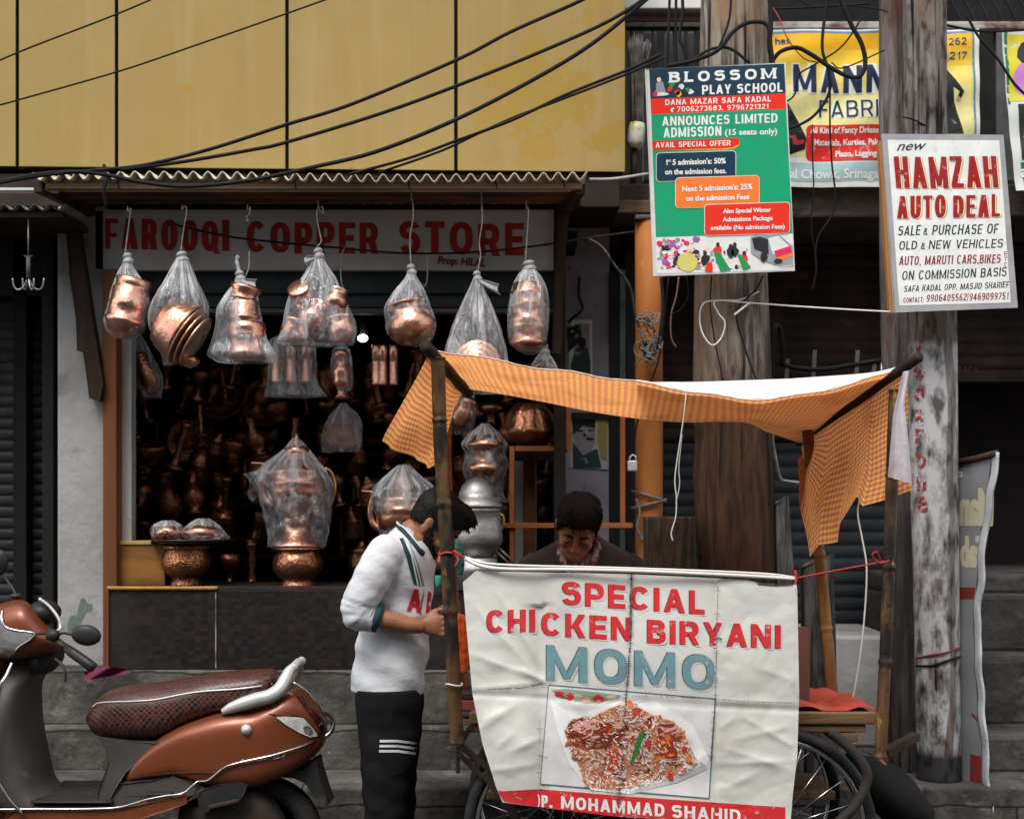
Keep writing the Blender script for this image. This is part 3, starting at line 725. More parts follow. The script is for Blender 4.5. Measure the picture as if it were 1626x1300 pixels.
# ------------------------------------------------------------------ the building on the right
nb = thing('shuttered_building', 'dark building with rolled shutters and a balcony beside the copper shop', 'building', (X(1300, 7), 7.0, .3))
xr = X(2300, 6.7)
m = MB(); m.box(X(884, 6.7), xr, 6.7, 8.4, Z(345, 6.7), Z(292, 6.7)); m.build('balcony_slab', M['beam'], nb, bevel=.012)
m = MB(); m.box(X(888, 6.66), X(1040, 6.66), 6.655, 6.7, Z(338, 6.66), Z(318, 6.66)); m.build('slab_moulding', M['batten'], nb, bevel=.006)
m = MB(); m.box(X(880, 6.9), xr, 8.35, 8.45, .3, 6); m.build('back_wall', M['black'], nb)
m = MB(); m.box(X(990, 6.75), X(1215, 6.75), 6.75, 6.85, Z(14, 6.75), Z(-60, 6.75)); m.build('white_fascia', M['white'], nb, bevel=.006)
m = MB(); m.box(X(993, 6.8), X(1130, 6.8), 6.8, 6.86, Z(34, 6.8), Z(24, 6.8)); m.build('red_rail', mat('red_rail', (.16, .05, .04), (.1, .08, .07), scale=9), nb, bevel=.004)
m = MB(); m.box(X(993, 6.78), X(1130, 6.78), 6.78, 6.84, Z(43, 6.78), Z(35, 6.78)); m.build('grey_rail', M['concrete'], nb, bevel=.004)
rl = mat('rail_white_rust', (.5, .48, .46), (.3, .27, .25), scale=7, rough=.6, spots=[((.12, .05, .03), 7, .5, .62, (.5, 1, 1))])
m = MB(); m.box(X(1205, 6.75), xr, 6.75, 6.8, Z(46, 6.75), Z(34, 6.75)); m.build('balcony_rail', rl, nb, bevel=.006)
m = MB()
for px_ in range(1000, 2290, 34): m.box(X(px_, 6.8), X(px_ + 4, 6.8), 6.80, 6.815, Z(292, 6.8), Z(44, 6.8))
m.build('balusters', M['seam'], nb)
m = MB()
for k in range(36):
    a = 1480 + k * 22
    m.bar(p(a, -60, 7.4), p(a + 60, 60, 7.4), .008, .008); m.bar(p(a + 60, -60, 7.42), p(a, 60, 7.42), .008, .008)
m.build('lattice', M['seam'], nb)
m = MB()
for k, (px_, w) in enumerate(((1020, 22), (1055, 30), (1090, 14), (1575, 30))):
    m = MB(); m.box(X(px_, 7.1), X(px_ + w, 7.1), 7.05, 7.1, Z(292, 7.1), Z(55, 7.1)); m.build('balcony_post', M['postgrey'], nb, bevel=.01)
# round orange column
m = MB(); cr = .065; cx = X(1030.5, 6.6)
m.tube([Vector((cx, 6.6, z)) for z in (.3, .8, 1.3, 1.8, 2.3, Z(352, 6.6))], [cr * 1.03, cr, cr * .98, cr, cr * .98, cr], 24)
m.build('column', M['orange'], nb)
m = MB(); m.box(cx - .07, cx + .07, 6.53, 6.67, Z(353, 6.6), Z(345, 6.6)); m.build('column_cap', M['concrete'], nb, bevel=.008)
# mauve plaster side wall and its door frame
m = MB(); m.box(X(884, 6.95), X(968, 6.95), 6.95, 8.3, .72, Z(345, 6.95)); m.build('side_wall', M['mauve'], nb)
m = MB()
m.box(X(968, 6.9), X(983, 6.9), 6.88, 7.2, .3, Z(430, 6.9), 0); m.box(X(983, 6.9), X(992, 6.9), 6.86, 7.2, .3, Z(430, 6.9), 1); m.box(X(992.2, 6.9), X(1010, 6.9), 6.92, 7.2, .3, Z(345, 6.9), 0)
m.build('door_frame', [M['seam'], mat('teal_frame', (.07, .11, .105), (.03, .05, .05), scale=6, spots=[((.25, .27, .27), 14, .62, .7)])], nb, bevel=.003)
m = MB(); m.box(X(884, 6.93), X(968, 6.93), 6.925, 6.95, Z(665, 6.93), Z(655, 6.93)); m.build('wall_rail', M['dark'], nb)
# shutters
def shutter(xa, xb, z0, z1, Y, n, mm):
    m = MB()
    m.sheet(lambda u, v: Vector((lerp(xa, xb, u), Y - .014 * abs(sin(v * n * pi)) ** .7, lerp(z0, z1, v))), 2, n * 8)
    return m.build('rolling_shutter', mm, nb)
s1 = shutter(X(1010, 7.4), X(1500, 7.4), Z(700, 7.4), Z(345, 7.4), 7.4, 18, M['rustshutter'])
shutter(X(1010, 7.42), X(1500, 7.42), Z(1010, 7.42), Z(700, 7.42), 7.42, 15, M['blueshutter'])
s2 = shutter(X(1500, 7.35), X(2300, 7.35), Z(588, 7.35), Z(345, 7.35), 7.35, 12, M['rustshutter'])
m = MB(); m.box(X(1490, 7.33), X(2300, 7.33), 7.3, 7.36, Z(607, 7.33), Z(588, 7.33)); bbar = m.build('shutter_bottom_bar', M['rustshutter'], nb, bevel=.004)
m = MB(); put_text(m, caps2d('SAFA', 1521, 592, 1553, 592, 9, .16), plane_at(7.297)); m.build('lettering', ink('6b3a2c', .7), nb)
m = MB(); m.box(X(1478, 7.3), X(1500, 7.3), 7.28, 7.5, .72, Z(345, 7.3)); m.build('shutter_frame', M['seam'], nb)
m = MB(); m.box(X(1040, 6.72), X(1425, 6.72), 6.72, 8.3, .30, Z(1010, 6.72)); m.build('low_wall', M['plaster'], nb, bevel=.015)
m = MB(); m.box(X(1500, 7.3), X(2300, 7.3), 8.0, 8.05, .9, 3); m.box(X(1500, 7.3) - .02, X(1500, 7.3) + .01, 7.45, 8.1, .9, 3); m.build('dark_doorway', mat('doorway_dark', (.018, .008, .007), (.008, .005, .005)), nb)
# ------------------------------------------------------------------ poles
def wood_mat(name, a, b, c, low=None, zlow=1.6):
    mm, nt, bs, nd, lk = nodes(name)
    tc = nd('TexCoord'); mp = nd('Mapping'); mp.inputs['Scale'].default_value = (6, 6, .75); lk(tc.outputs['Object'], mp.inputs[0])
    n = nd('TexNoise'); n.inputs['Scale'].default_value = 5; n.inputs['Detail'].default_value = 9; n.inputs['Roughness'].default_value = .7; n.inputs['Distortion'].default_value = .5
    lk(mp.outputs[0], n.inputs[0])
    r = ramp(nd, .42, .60); lk(n.outputs[0], r.inputs[0])
    col = mix(nd, lk, r.outputs[0], b, a)
    n2 = nd('TexNoise'); n2.inputs['Scale'].default_value = 2.1; n2.inputs['Detail'].default_value = 5
    mp2 = nd('Mapping'); mp2.inputs['Scale'].default_value = (1.5, 1.5, .5); lk(tc.outputs['Object'], mp2.inputs[0]); lk(mp2.outputs[0], n2.inputs[0])
    r2 = ramp(nd, .5, .66); lk(n2.outputs[0], r2.inputs[0])
    col = mix(nd, lk, r2.outputs[0], col, c)
    mp3 = nd('Mapping'); mp3.inputs['Scale'].default_value = (17, 17, .55); lk(tc.outputs['Object'], mp3.inputs[0])
    n3 = nd('TexNoise'); n3.inputs['Scale'].default_value = 1.6; n3.inputs['Detail'].default_value = 3; lk(mp3.outputs[0], n3.inputs[0])
    r3 = ramp(nd, .33, .40, (0, 0, 0), (1, 1, 1)); lk(n3.outputs[0], r3.inputs[0])
    col = mix(nd, lk, r3.outputs[0], (.012, .009, .007), col)
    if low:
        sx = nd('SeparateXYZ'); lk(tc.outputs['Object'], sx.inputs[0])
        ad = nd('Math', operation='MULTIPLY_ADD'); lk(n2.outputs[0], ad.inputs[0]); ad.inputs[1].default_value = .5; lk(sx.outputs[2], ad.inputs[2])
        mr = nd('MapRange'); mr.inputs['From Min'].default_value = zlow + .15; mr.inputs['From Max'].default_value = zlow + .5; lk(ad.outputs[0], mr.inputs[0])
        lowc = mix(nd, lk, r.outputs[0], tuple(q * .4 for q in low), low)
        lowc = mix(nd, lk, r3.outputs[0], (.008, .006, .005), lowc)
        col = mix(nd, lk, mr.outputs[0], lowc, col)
    lk(col, bs.inputs['Base Color']); bs.inputs['Roughness'].default_value = .85; bs.inputs['Specular IOR Level'].default_value = .2
    b_ = nd('Bump'); b_.inputs['Strength'].default_value = .8; b_.inputs['Distance'].default_value = .012
    mu = nd('Math', operation='MULTIPLY'); lk(n.outputs[0], mu.inputs[0]); lk(r3.outputs[0], mu.inputs[1])
    lk(mu.outputs[0], b_.inputs['Height']); lk(b_.outputs[0], bs.inputs['Normal'])
    return mm
def pole(mb, prof, Y, seed=0, amp=.012, n=40, steps=90, depth=1.0):
    """prof: (py, xl, xr) list, top to bottom"""
    prof = sorted(prof); rings = []
    for i in range(steps + 1):
        py = lerp(prof[0][0], prof[-1][0], i / steps)
        xl, xr = smooth_interp(prof, py)
        c = p((xl + xr) / 2, py, Y); r = (xr - xl) / 2 * sc(Y)
        ring = []
        for k in range(n):
            a = 2 * pi * k / n
            d = 1 + amp / r * (noise.noise(Vector((cos(a) * 2.2 + seed, sin(a) * 2.2, c.z * 1.3))) + .5 * noise.noise(Vector((cos(a) * 7 + seed, sin(a) * 7, c.z * .9))))
            ring.append(c + Vector((cos(a) * r * d, sin(a) * r * d * depth, 0)))
        rings.append(ring)
    return mb.loft(rings)
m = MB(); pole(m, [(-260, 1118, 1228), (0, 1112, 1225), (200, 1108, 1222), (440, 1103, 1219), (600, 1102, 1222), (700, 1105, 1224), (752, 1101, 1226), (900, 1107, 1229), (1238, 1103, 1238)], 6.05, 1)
solo(m, 'timber_pole', wood_mat('timber', (.33, .29, .245), (.085, .07, .058), (.26, .155, .08), (.075, .034, .018), 1.62), 'thick cracked timber utility pole behind the green school sign', 'utility pole')  # oil stain and some shade are mixed into the lower shaft's colour
m = MB(); pole(m, [(820, 1021, 1106), (900, 1021, 1105), (1240, 1018, 1110)], 5.92, 4, .01)
solo(m, 'timber_stump', wood_mat('stumpwood', (.075, .045, .03), (.02, .013, .01), (.05, .05, .042)), 'short dark sawn timber stump standing left of the thick pole', 'stump')
m = MB(); pole(m, [(-260, 1396, 1440), (500, 1399, 1443), (700, 1404, 1448), (1238, 1412, 1460)], 6.15, 9, .008)
solo(m, 'utility_pole', wood_mat('greytimber', (.24, .225, .215), (.075, .06, .053), (.12, .05, .04), (.07, .06, .057), 1.2), 'narrow grey and rust stained pole half hidden behind the painted pole', 'utility pole')
def painted_mat():
    mm = wood_mat('painted_pole', (.25, .23, .215), (.12, .105, .095), (.17, .10, .07), (.1, .095, .09), .1)
    nt = mm.node_tree; bs = nt.nodes['Principled BSDF']; nd = lambda t, **k: _mk(nt, t, **k); lk = nt.links.new
    base = bs.inputs['Base Color'].links[0].from_socket
    tc = nd('TexCoord'); sx = nd('SeparateXYZ'); lk(tc.outputs['Object'], sx.inputs[0])
    n = nd('TexNoise'); n.inputs['Scale'].default_value = 7; n.inputs['Detail'].default_value = 10; n.inputs['Roughness'].default_value = .72
    mp = nd('Mapping'); mp.inputs['Scale'].default_value = (1, 1, .45); lk(tc.outputs['Object'], mp.inputs[0]); lk(mp.outputs[0], n.inputs[0])
    hi = nd('MapRange'); hi.inputs['From Min'].default_value = 1.80; hi.inputs['From Max'].default_value = 1.83; lk(sx.outputs[2], hi.inputs[0])
    lo_ = nd('MapRange'); lo_.inputs['From Min'].default_value = .10; lo_.inputs['From Max'].default_value = .15; lk(sx.outputs[2], lo_.inputs[0])
    r = ramp(nd, .41, .52); lk(n.outputs[0], r.inputs[0])
    # a bare stripe runs down the right of the painted face
    st = nd('MapRange'); st.inputs['From Min'].default_value = .02; st.inputs['From Max'].default_value = .045
    n4 = nd('TexNoise'); n4.inputs['Scale'].default_value = 6; lk(mp.outputs[0], n4.inputs[0])
    ma = nd('Math', operation='MULTIPLY_ADD'); lk(n4.outputs[0], ma.inputs[0]); ma.inputs[1].default_value = .09; ma.inputs[2].default_value = -.045
    ab = nd('Math', operation='ADD'); lk(sx.outputs[0], ab.inputs[0]); lk(ma.outputs[0], ab.inputs[1])
    s2_ = nd('Math', operation='SUBTRACT'); lk(ab.outputs[0], s2_.inputs[0]); s2_.inputs[1].default_value = .035
    s3_ = nd('Math', operation='ABSOLUTE'); lk(s2_.outputs[0], s3_.inputs[0])
    st.inputs['From Min'].default_value = .016; st.inputs['From Max'].default_value = .024; lk(s3_.outputs[0], st.inputs[0])
    f = r.outputs[0]
    for q, inv in ((hi.outputs[0], 1), (lo_.outputs[0], 0), (st.outputs[0], 0)):
        mu = nd('Math', operation='MULTIPLY'); lk(f, mu.inputs[0])
        if inv:
            iv = nd('Math', operation='SUBTRACT'); iv.inputs[0].default_value = 1; lk(q, iv.inputs[1]); lk(iv.outputs[0], mu.inputs[1])
        else: lk(q, mu.inputs[1])
        f = mu.outputs[0]
    low = nd('MapRange'); low.inputs['From Min'].default_value = .15; low.inputs['From Max'].default_value = .10; lk(sx.outputs[2], low.inputs[0])
    b2 = mix(nd, lk, low.outputs[0], base, (.04, .04, .042))
    c2 = mix(nd, lk, f, b2, (.44, .44, .445))
    n9 = nd('TexNoise'); n9.inputs['Scale'].default_value = 22; n9.inputs['Detail'].default_value = 7; lk(mp.outputs[0], n9.inputs[0]); r9 = ramp(nd, .50, .66, (1, 1, 1), (.2, .18, .17)); lk(n9.outputs[0], r9.inputs[0]); c2 = mix(nd, lk, 1.0, c2, r9.outputs[0], 'MULTIPLY')
    lk(c2, bs.inputs['Base Color'])
    return mm
pp = thing('painted_pole', 'weathered pole with peeling white paint and red letters, holding the white auto sign', 'utility pole', (X(1487, 5.95), 5.95, .3))
m = MB(); pole(m, [(-260, 1428, 1494), (0, 1434, 1500), (210, 1436, 1503), (500, 1441, 1517), (700, 1444, 1519), (900, 1450, 1521), (1246, 1457, 1526)], 5.95, 14, .006)
po = m.build('shaft', painted_mat(), pp)
pbv = m.bvh(); onp = on_surface(pbv, .002)
m = MB(); redp = mat('faded_red', (.26, .035, .04), (.42, .30, .30), scale=30, lo=.5, hi=.6, rough=.8)
for ch, y0, h, w in (('V', 562, 22, 17), ('o', 601, 31, 19), ('d', 637, 31, 16), ('a', 674, 36, 17), ('F', 703, 22, 14), ('o', 742, 32, 16), ('n', 778, 33, 15), ('e', 812, 36, 17)):
    for V, fs in text2d(ch, 1449 + (y0 - 560) * .03, y0, 1449 + w + (y0 - 560) * .03, y0, h, .03)[:3]:
        V2, f2 = subdivide2d(V, fs, 8)
        f2 = [f for f in f2 if noise.noise(Vector((V2[f[0]][0] * .13, V2[f[0]][1] * .13, y0))) > -.08]
        m.add([onp(a, b) for a, b in V2], f2, 0)
m.build('lettering', redp, pp)
m = MB(); m.tube(spline([onp(1458, 1045) + Vector((-.01, -.003, 0)), onp(1475, 1040) + Vector((0, -.004, 0)), onp(1500, 1036) + Vector((0, -.004, 0)), onp(1523, 1028) + Vector((.004, -.004, 0))], 4), .004, 6); m.build('red_tie', ink('7c2320'), pp)
m = MB(); m.tube(spline([onp(1458, 1057) + Vector((-.01, -.003, 0)), onp(1480, 1056) + Vector((0, -.004, 0)), onp(1505, 1048) + Vector((0, -.004, 0)), onp(1523, 1042) + Vector((.004, -.004, 0))], 4), .005, 6); m.build('wire_tie', M['wire'], pp)

# weathered planks leaning behind the cart
for pts, Y, lb in ((((1232, 800), (1250, 790), (1268, 1000), (1274, 1236), (1238, 1236)), 6.0, 'dark weathered plank standing right of the thick pole'), (((1276, 900), (1322, 880), (1330, 1236), (1284, 1236)), 6.02, 'grey weathered plank behind the rear bamboo pole')):
    m = MB(); m.prism([(X(a, Y), Z(b, Y)) for a, b in pts], Y, Y + .06)
    solo(m, 'wood_plank', wood_mat('plank', (.12, .115, .11), (.03, .027, .025), (.06, .04, .03)), lb, 'plank', bevel=.006)

# ------------------------------------------------------------------ green school sign
yb = 5.72
def zb(a, b): return (1020 + a / 3.716, 95 + b / 3.716)
bs_ = thing('school_sign', 'green and navy printed board for a play school nailed to the thick timber pole', 'sign', (X(1148, yb), yb, Z(435, yb)))
def quadbox(mb, pts, Y, th, mi=0): mb.prism([(X(a, Y), Z(b, Y)) for a, b in pts], Y, Y + th, mi); return mb
m = MB(); quadbox(m, [(1026, 110), (1246, 101), (1261, 429), (1039, 437)], yb, .02)
m.build('board', mat('board_white', (.62, .62, .60), (.52, .52, .5), scale=9, spots=[((.3, .27, .22), 12, .64, .76)]), bs_, bevel=.003)
def pr(mb, pts, lift, mi=0, Y=yb, conv=zb):
    P_ = [conv(*q) for q in pts]; fn = plane_at(Y)
    for V, fs in poly2d(P_): mb.add([fn(a, b, lift) for a, b in V], fs, mi, False)
m = MB()
cols = ['17364a', 'e0301e', '189a6c', 'f2b632', 'ef7a2e', 'd9d9d6', '1e8f4e', 'd8285c', '2c2c30', '8d949c', 'f0cdb6', 'c9c46a', '9a59a8']
pr(m, [(40, 58), (836, 24), (845, 198), (48, 232)], .0025, 0)
pr(m, [(48, 232), (845, 198), (848, 292), (52, 323)], .0025, 1)
pr(m, [(52, 323), (848, 292), (887, 1025), (80, 1048)], .0025, 2)
pr(m, [(60, 500), (60, 535), (500, 530), (545, 522), (572, 505), (572, 480)], .0035, 3)
pr(m, [(58, 480), (560, 463), (572, 472), (570, 500), (530, 518), (500, 522), (62, 535)], .005, 1)
def zrect(x0, y0, x1, y1, r, sk): return rrect(x0, y0, x1, y1, r, sk)
for (x0, y0, x1, y1, ci, lf) in ((84, 553, 549, 718, 0, .004), (197, 700, 687, 875, 4, .008), (368, 858, 867, 1037, 1, .012)):
    pr(m, zrect(x0 - 4, y0 - 4, x1 + 4, y1 + 4, 24, .03), lf, 5); pr(m, zrect(x0, y0, x1, y1, 20, .03), lf + .002, ci)
# photo strip: crowd, slides, van
pr(m, [(80, 1048), (887, 1025), (891, 1240), (83, 1262)], .0035, 5)
rr = random.Random(3)
for k in range(60):
    cx_ = rr.uniform(335, 640); pr(m, blob(cx_, rr.uniform(1120, 1240), rr.uniform(4, 13), rr.uniform(4, 16), 7, .35), .0042 + k * .00006, rr.choice([9, 5, 5, 8, 10, 9, 12]))
for k in range(40): pr(m, blob(rr.uniform(100, 330), rr.uniform(1060, 1240), rr.uniform(4, 10), rr.uniform(4, 10), 6, .3), .0041 + k * .00005, rr.choice([9, 8, 9]))
for k in range(90):
    cx_, cy_ = rr.uniform(95, 330), rr.uniform(1060, 1235)
    pr(m, blob(cx_, cy_, rr.uniform(6, 20), rr.uniform(6, 20), 7, .3), .0045 + k * .00006, rr.choice([7, 7, 7, 5, 5, 12, 10, 9, 8]))
pr(m, blob(265, 1195, 62, 55, 14, .04), .0105, 10 if False else 11)
for cx_, cy_ in ((370, 1170), (445, 1120), (520, 1130), (600, 1170), (545, 1120)):
    pr(m, blob(cx_, cy_ - 28, 11, 14, 9, .1), .0115, 8); pr(m, blob(cx_, cy_ + 10, 22, 34, 9, .25), .011, rr.choice([8, 1, 8]))
pr(m, [(420, 1140), (450, 1130), (520, 1240), (460, 1250)], .0122, 6); pr(m, [(560, 1150), (580, 1150), (640, 1225), (595, 1245)], .0122, 6); pr(m, [(380, 1200), (410, 1195), (415, 1250), (370, 1250)], .0122, 1)
pr(m, [(636, 1050), (690, 1030), (800, 1030), (885, 1100), (888, 1220), (800, 1215), (700, 1180), (640, 1140)], .0122, 9)
pr(m, [(645, 1055), (690, 1045), (740, 1060), (745, 1150), (660, 1120)], .0135, 8); pr(m, [(740, 1055), (800, 1040), (870, 1105), (770, 1150)], .0135, 5)
pr(m, [(775, 1130), (870, 1100), (882, 1135), (790, 1165)], .0148, 7); pr(m, [(790, 1168), (886, 1138), (888, 1160), (800, 1190)], .0148, 4); pr(m, blob(800, 1190, 26, 17, 10, .1), .016, 8); pr(m, blob(715, 1165, 22, 30, 10, .1), .016, 8)
# child with toys, top left
pr(m, blob(95, 110, 18, 22, 9, .1), .006, 8); pr(m, blob(98, 120, 13, 16, 9, .1), .0068, 10); pr(m, [(80, 140), (120, 130), (140, 200), (80, 215)], .006, 9); pr(m, blob(110, 205, 50, 12, 9, .2), .0075, 5); pr(m, blob(75, 205, 14, 18, 8, .2), .0082, 7)
for cx_, cy_, ci in ((160, 175, 1), (175, 150, 6), (215, 205, 3), (245, 195, 8), (265, 180, 6), (230, 160, 5), (285, 190, 5), (205, 195, 1)): pr(m, blob(cx_, cy_, 17, 16, 8, .25), .009, ci)
m.build('printed_panel', [ink(c, .35) for c in cols], bs_)
m = MB(); fn = plane_at(yb)
def T(mb, body, xl, yl, xr, yr, h, bold=.03, lift=.0045, mi=0, slant=0, conv=zb, k=3.716, Y=yb, up=None, gap=1.0, wt=None, jit=0, serif=False):
    a = conv(xl, yl); b = conv(xr, yr)
    f = plane_at(Y)
    put_text(mb, lettersof(body, a[0], a[1], b[0], b[1], h / k, bold=bold, slant=slant, up=up, gap=gap, wt=wt, jit=jit, serif=serif), lambda u, v, l=0: f(u, v, lift + l), mi)
T(m, 'BLOSSOM', 158, 137, 788, 112, 62, wt=.27, serif=True)
T(m, 'PLAY SCHOOL', 352, 207, 826, 190, 55, wt=.21)
T(m, 'DANA MAZAR SAFA KADAL', 135, 270, 758, 248, 33, wt=.2)
T(m, '7006273683, 9796721321', 205, 308, 743, 291, 30, wt=.19)
pr(m, [(168, 290), (182, 283), (190, 290), (176, 299), (182, 308), (176, 313), (166, 303)], .0065)
T(m, 'ANNOUNCES LIMITED', 117, 392, 797, 372, 55, wt=.19)
T(m, 'ADMISSION', 125, 461, 466, 450, 58, wt=.19); T(m, '(15 seats only)', 487, 446, 795, 440, 34, .025)
T(m, 'AVAIL SPECIAL OFFER', 78, 521, 520, 507, 31, lift=.0075, wt=.19)
T(m, '1', 135, 624, 148, 623, 33, .03, .0085); T(m, 'st', 151, 604, 168, 603, 16, .02, .0085); T(m, "5 admission's: 50%", 178, 622, 492, 612, 32, .03, .0085)
T(m, 'on the admission fees.', 133, 678, 495, 671, 31, .025, .0085)
T(m, "Next 5 admission's: 25%", 235, 780, 648, 765, 32, .03, .0125); T(m, 'on the admission Fees', 256, 836, 630, 825, 31, .03, .0125)
T(m, 'Also Special Winter', 475, 908, 757, 899, 26, .028, .0165); T(m, 'Admissions Package', 472, 957, 767, 948, 26, .028, .0165); T(m, 'available (No admission Fees)', 402, 1006, 838, 998, 26, .025, .0165)
T(m, 'NEW SPRING FIELD', 790, 1226, 880, 1222, 9, .02, .0185)
m.build('lettering', ink('e8e8e4', .4), bs_)

# ------------------------------------------------------------------ white auto dealer sign
yb = 5.70
def zh(a, b): return (1400 + a / 4.332, 200 + b / 4.332)
hs_ = thing('auto_dealer_sign', 'white hand painted board with red block letters fixed to the painted pole', 'sign', (X(1508, yb), yb, Z(495, yb)))
m = MB(); quadbox(m, [zh(5, 58), zh(835, 65), zh(933, 1246), zh(92, 1282)], yb, .012); m.build('board', mat('board_grey_edge', (.36, .36, .37), (.28, .28, .29), scale=9), hs_, bevel=.002)
m = MB(); quadbox(m, [zh(-22, 110), zh(6, 100), zh(90, 1282), zh(56, 1290)], yb + .013, .03); m.build('batten', mat('sign_batten', (.42, .2, .06), (.25, .11, .035), stretch=(1, 1, .2)), hs_, bevel=.002)
m = MB()
pr(m, [(40, 97), (808, 100), (888, 1215), (120, 1236)], .0025, 0, yb, zh)
m.build('painted_field', [ink('e6e7e3', .45, .3)], hs_)
m = MB()
kw = dict(conv=zh, k=4.332, Y=yb)
u1 = (-.085, -1)
for dx, lf, mi, bd in ((13, .004, 1, .21), (6, .0062, 2, .20), (0, .0085, 0, .20)):
    T(m, 'HAMZAH', 99 + dx, 430 + dx * .6, 803 + dx, 424 + dx * .6, 215, 0, lf, mi, up=u1, wt=bd - .03, jit=.012, **kw)
    T(m, 'AUTO', 104 + dx, 637 + dx * .6, 440 + dx, 632 + dx * .6, 155, 0, lf, mi, wt=bd + .03, jit=.012, **kw)
    T(m, 'DEAL', 490 + dx, 631 + dx * .6, 812 + dx, 625 + dx * .6, 153, 0, lf, mi, wt=bd + .03, jit=.012, **kw)
T(m, 'new', 102, 172, 288, 166, 66, .012, .004, 3, .5, **kw)
T(m, 'SALE', 110, 755, 262, 752, 68, .022, .004, 3, .14, wt=.145, jit=.02, **kw); T(m, '&', 285, 750, 316, 750, 48, .02, .004, 3, .1, wt=.145, jit=.02, **kw); T(m, 'PURCHASE OF', 345, 751, 797, 742, 68, .022, .004, 3, .14, wt=.145, jit=.02, **kw)
T(m, 'OLD', 118, 853, 240, 850, 60, .02, .004, 4, .1, wt=.145, jit=.02, **kw); T(m, '&', 268, 850, 300, 850, 46, .02, .004, 4, .1, wt=.145, jit=.02, **kw); T(m, 'NEW VEHICLES', 322, 848, 830, 837, 60, .02, .004, 4, .14, wt=.145, jit=.02, **kw)
T(m, 'AUTO, MARUTI CARS,BIKES', 118, 960, 815, 944, 62, .022, .004, 5, .1, wt=.145, jit=.02, **kw)
for k, ch in enumerate('ETC'): T(m, ch, 842, 893 + k * 37, 862, 893 + k * 37, 28, .02, .004, 5, wt=.145, jit=.02, **kw)
T(m, 'ON COMMISSION BASIS', 138, 1062, 856, 1034, 62, .024, .004, 3, .1, wt=.145, jit=.02, **kw)
T(m, 'SAFA KADAL OPP, MASJID SHARIEF', 152, 1142, 872, 1112, 42, .02, .004, 4, .15, wt=.145, jit=.02, **kw)
T(m, 'CONTACT:', 148, 1216, 288, 1212, 34, .02, .004, 5, .1, wt=.145, jit=.02, **kw); T(m, '9906405562|9469099751', 305, 1210, 868, 1192, 48, .02, .004, 5, .12, wt=.145, jit=.02, **kw)
m.build('lettering', [ink('9c1f1c', .45, .3), ink('e2a51f', .45, .3), ink('f0efe9', .45), ink('1d3b40', .45), ink('1b1d22', .45), ink('8a1a33', .45)], hs_)

# ------------------------------------------------------------------ fabric shop banner hung from the balcony
yb = 6.62
def zm(a, b): return (1200 + a / 3.817, b / 3.817)
def rip(px_, l=0): return .012 * sin(px_ * .05) + .006 * sin(px_ * .13 + 1)
def banner_fn(Y):
    def fn(a, b, l=0):
        q = p(a, b, Y); q.y -= l * .4 + .010 * sin(a * .045 + b * .01) + .005 * sin(b * .09 + a * .03); return q
    return fn
fb = thing('fabric_shop_banner', 'yellow printed MANN FABRI banner hung on the balcony rail behind the poles', 'banner', (X(1380, yb), yb, Z(296, yb)))
fn = banner_fn(yb)
m = MB()
m.sheet(lambda u, v: fn(lerp(1196, lerp(1553, 1557, v), u), lerp(47, 297, v)), 40, 24); m.build('sheet', ink('e8e8e0', .5), fb)
def prw(mb, pts, lift, mi=0, maxlen=14, conv=zm, f=None):
    P_ = [conv(*q) for q in pts]
    for V, fs in poly2d(P_):
        V2, f2 = subdivide2d(V, fs, maxlen)
        mb.add([(f or fn)(a, b, lift) for a, b in V2], f2, mi, True)
m = MB()
bc = ['f2b414', 'f3c83a', 'f0d873', 'efe49b', 'a9c6c9', 'd8281f', '16181d', 'e6e9e6', '5d8fa8', 'b0302e', 'caa08a']
for y0, y1, ci in ((200, 300, 0), (300, 400, 1), (400, 520, 2), (520, 950, 3)): prw(m, [(-10, y0), (1320, y0), (1322, y1), (-10, y1)], .003, ci)
prw(m, [(-10, 985), (1340, 985), (1342, 1100), (-10, 1100)], .003, 4); prw(m, [(1305, 200), (1318, 200), (1340, 980), (1326, 980)], .005, 8); prw(m, [(-10, 190), (1318, 190), (1318, 203), (-10, 203)], .005, 8)
prw(m, zrect(305, 758, 860, 975, 34, 0), .005, 5)
prw(m, [(150, 600), (195, 640), (255, 735), (305, 840), (300, 905), (205, 940), (150, 940)], .007, 6); prw(m, [(215, 830), (235, 822), (250, 855), (290, 850), (295, 870), (250, 885), (225, 880)], .009, 9)
prw(m, [(1150, 400), (1168, 430), (1205, 480), (1258, 560), (1235, 612), (1215, 600), (1232, 560), (1195, 530), (1200, 620), (1255, 815), (1140, 815)], .007, 6); prw(m, blob(1226, 603, 12, 14, 8, .2), .009, 10); prw(m, blob(1146, 350, 26, 34, 10, .1), .009, 10)
m.build('printed_panel', [ink(c, .45, .3) for c in bc], fb)
m = MB()
def TW(mb, body, xl, yl, xr, yr, h, bold=.03, lift=.007, mi=0, slant=0, conv=zm, k=3.817, f=None, maxlen=12, gap=1.0, wt=None):
    a = conv(xl, yl); b = conv(xr, yr); f = f or fn
    wrap(mb, lettersof(body, a[0], a[1], b[0], b[1], h / k, bold=bold, slant=slant, gap=gap, wt=wt), lambda u, v, l=0: f(u, v, lift + l), mi, maxlen)
TW(m, 'MANN', 213, 572, 790, 572, 184, 0, .0065, 1, wt=.28); TW(m, 'MANN', 224, 564, 780, 564, 168, 0, .0105, 0, wt=.20)
TW(m, 'FABRI', 378, 716, 742, 716, 112, 0, .0065, 1, wt=.24); TW(m, 'FABRI', 386, 711, 738, 711, 104, 0, .0105, 0, wt=.135)
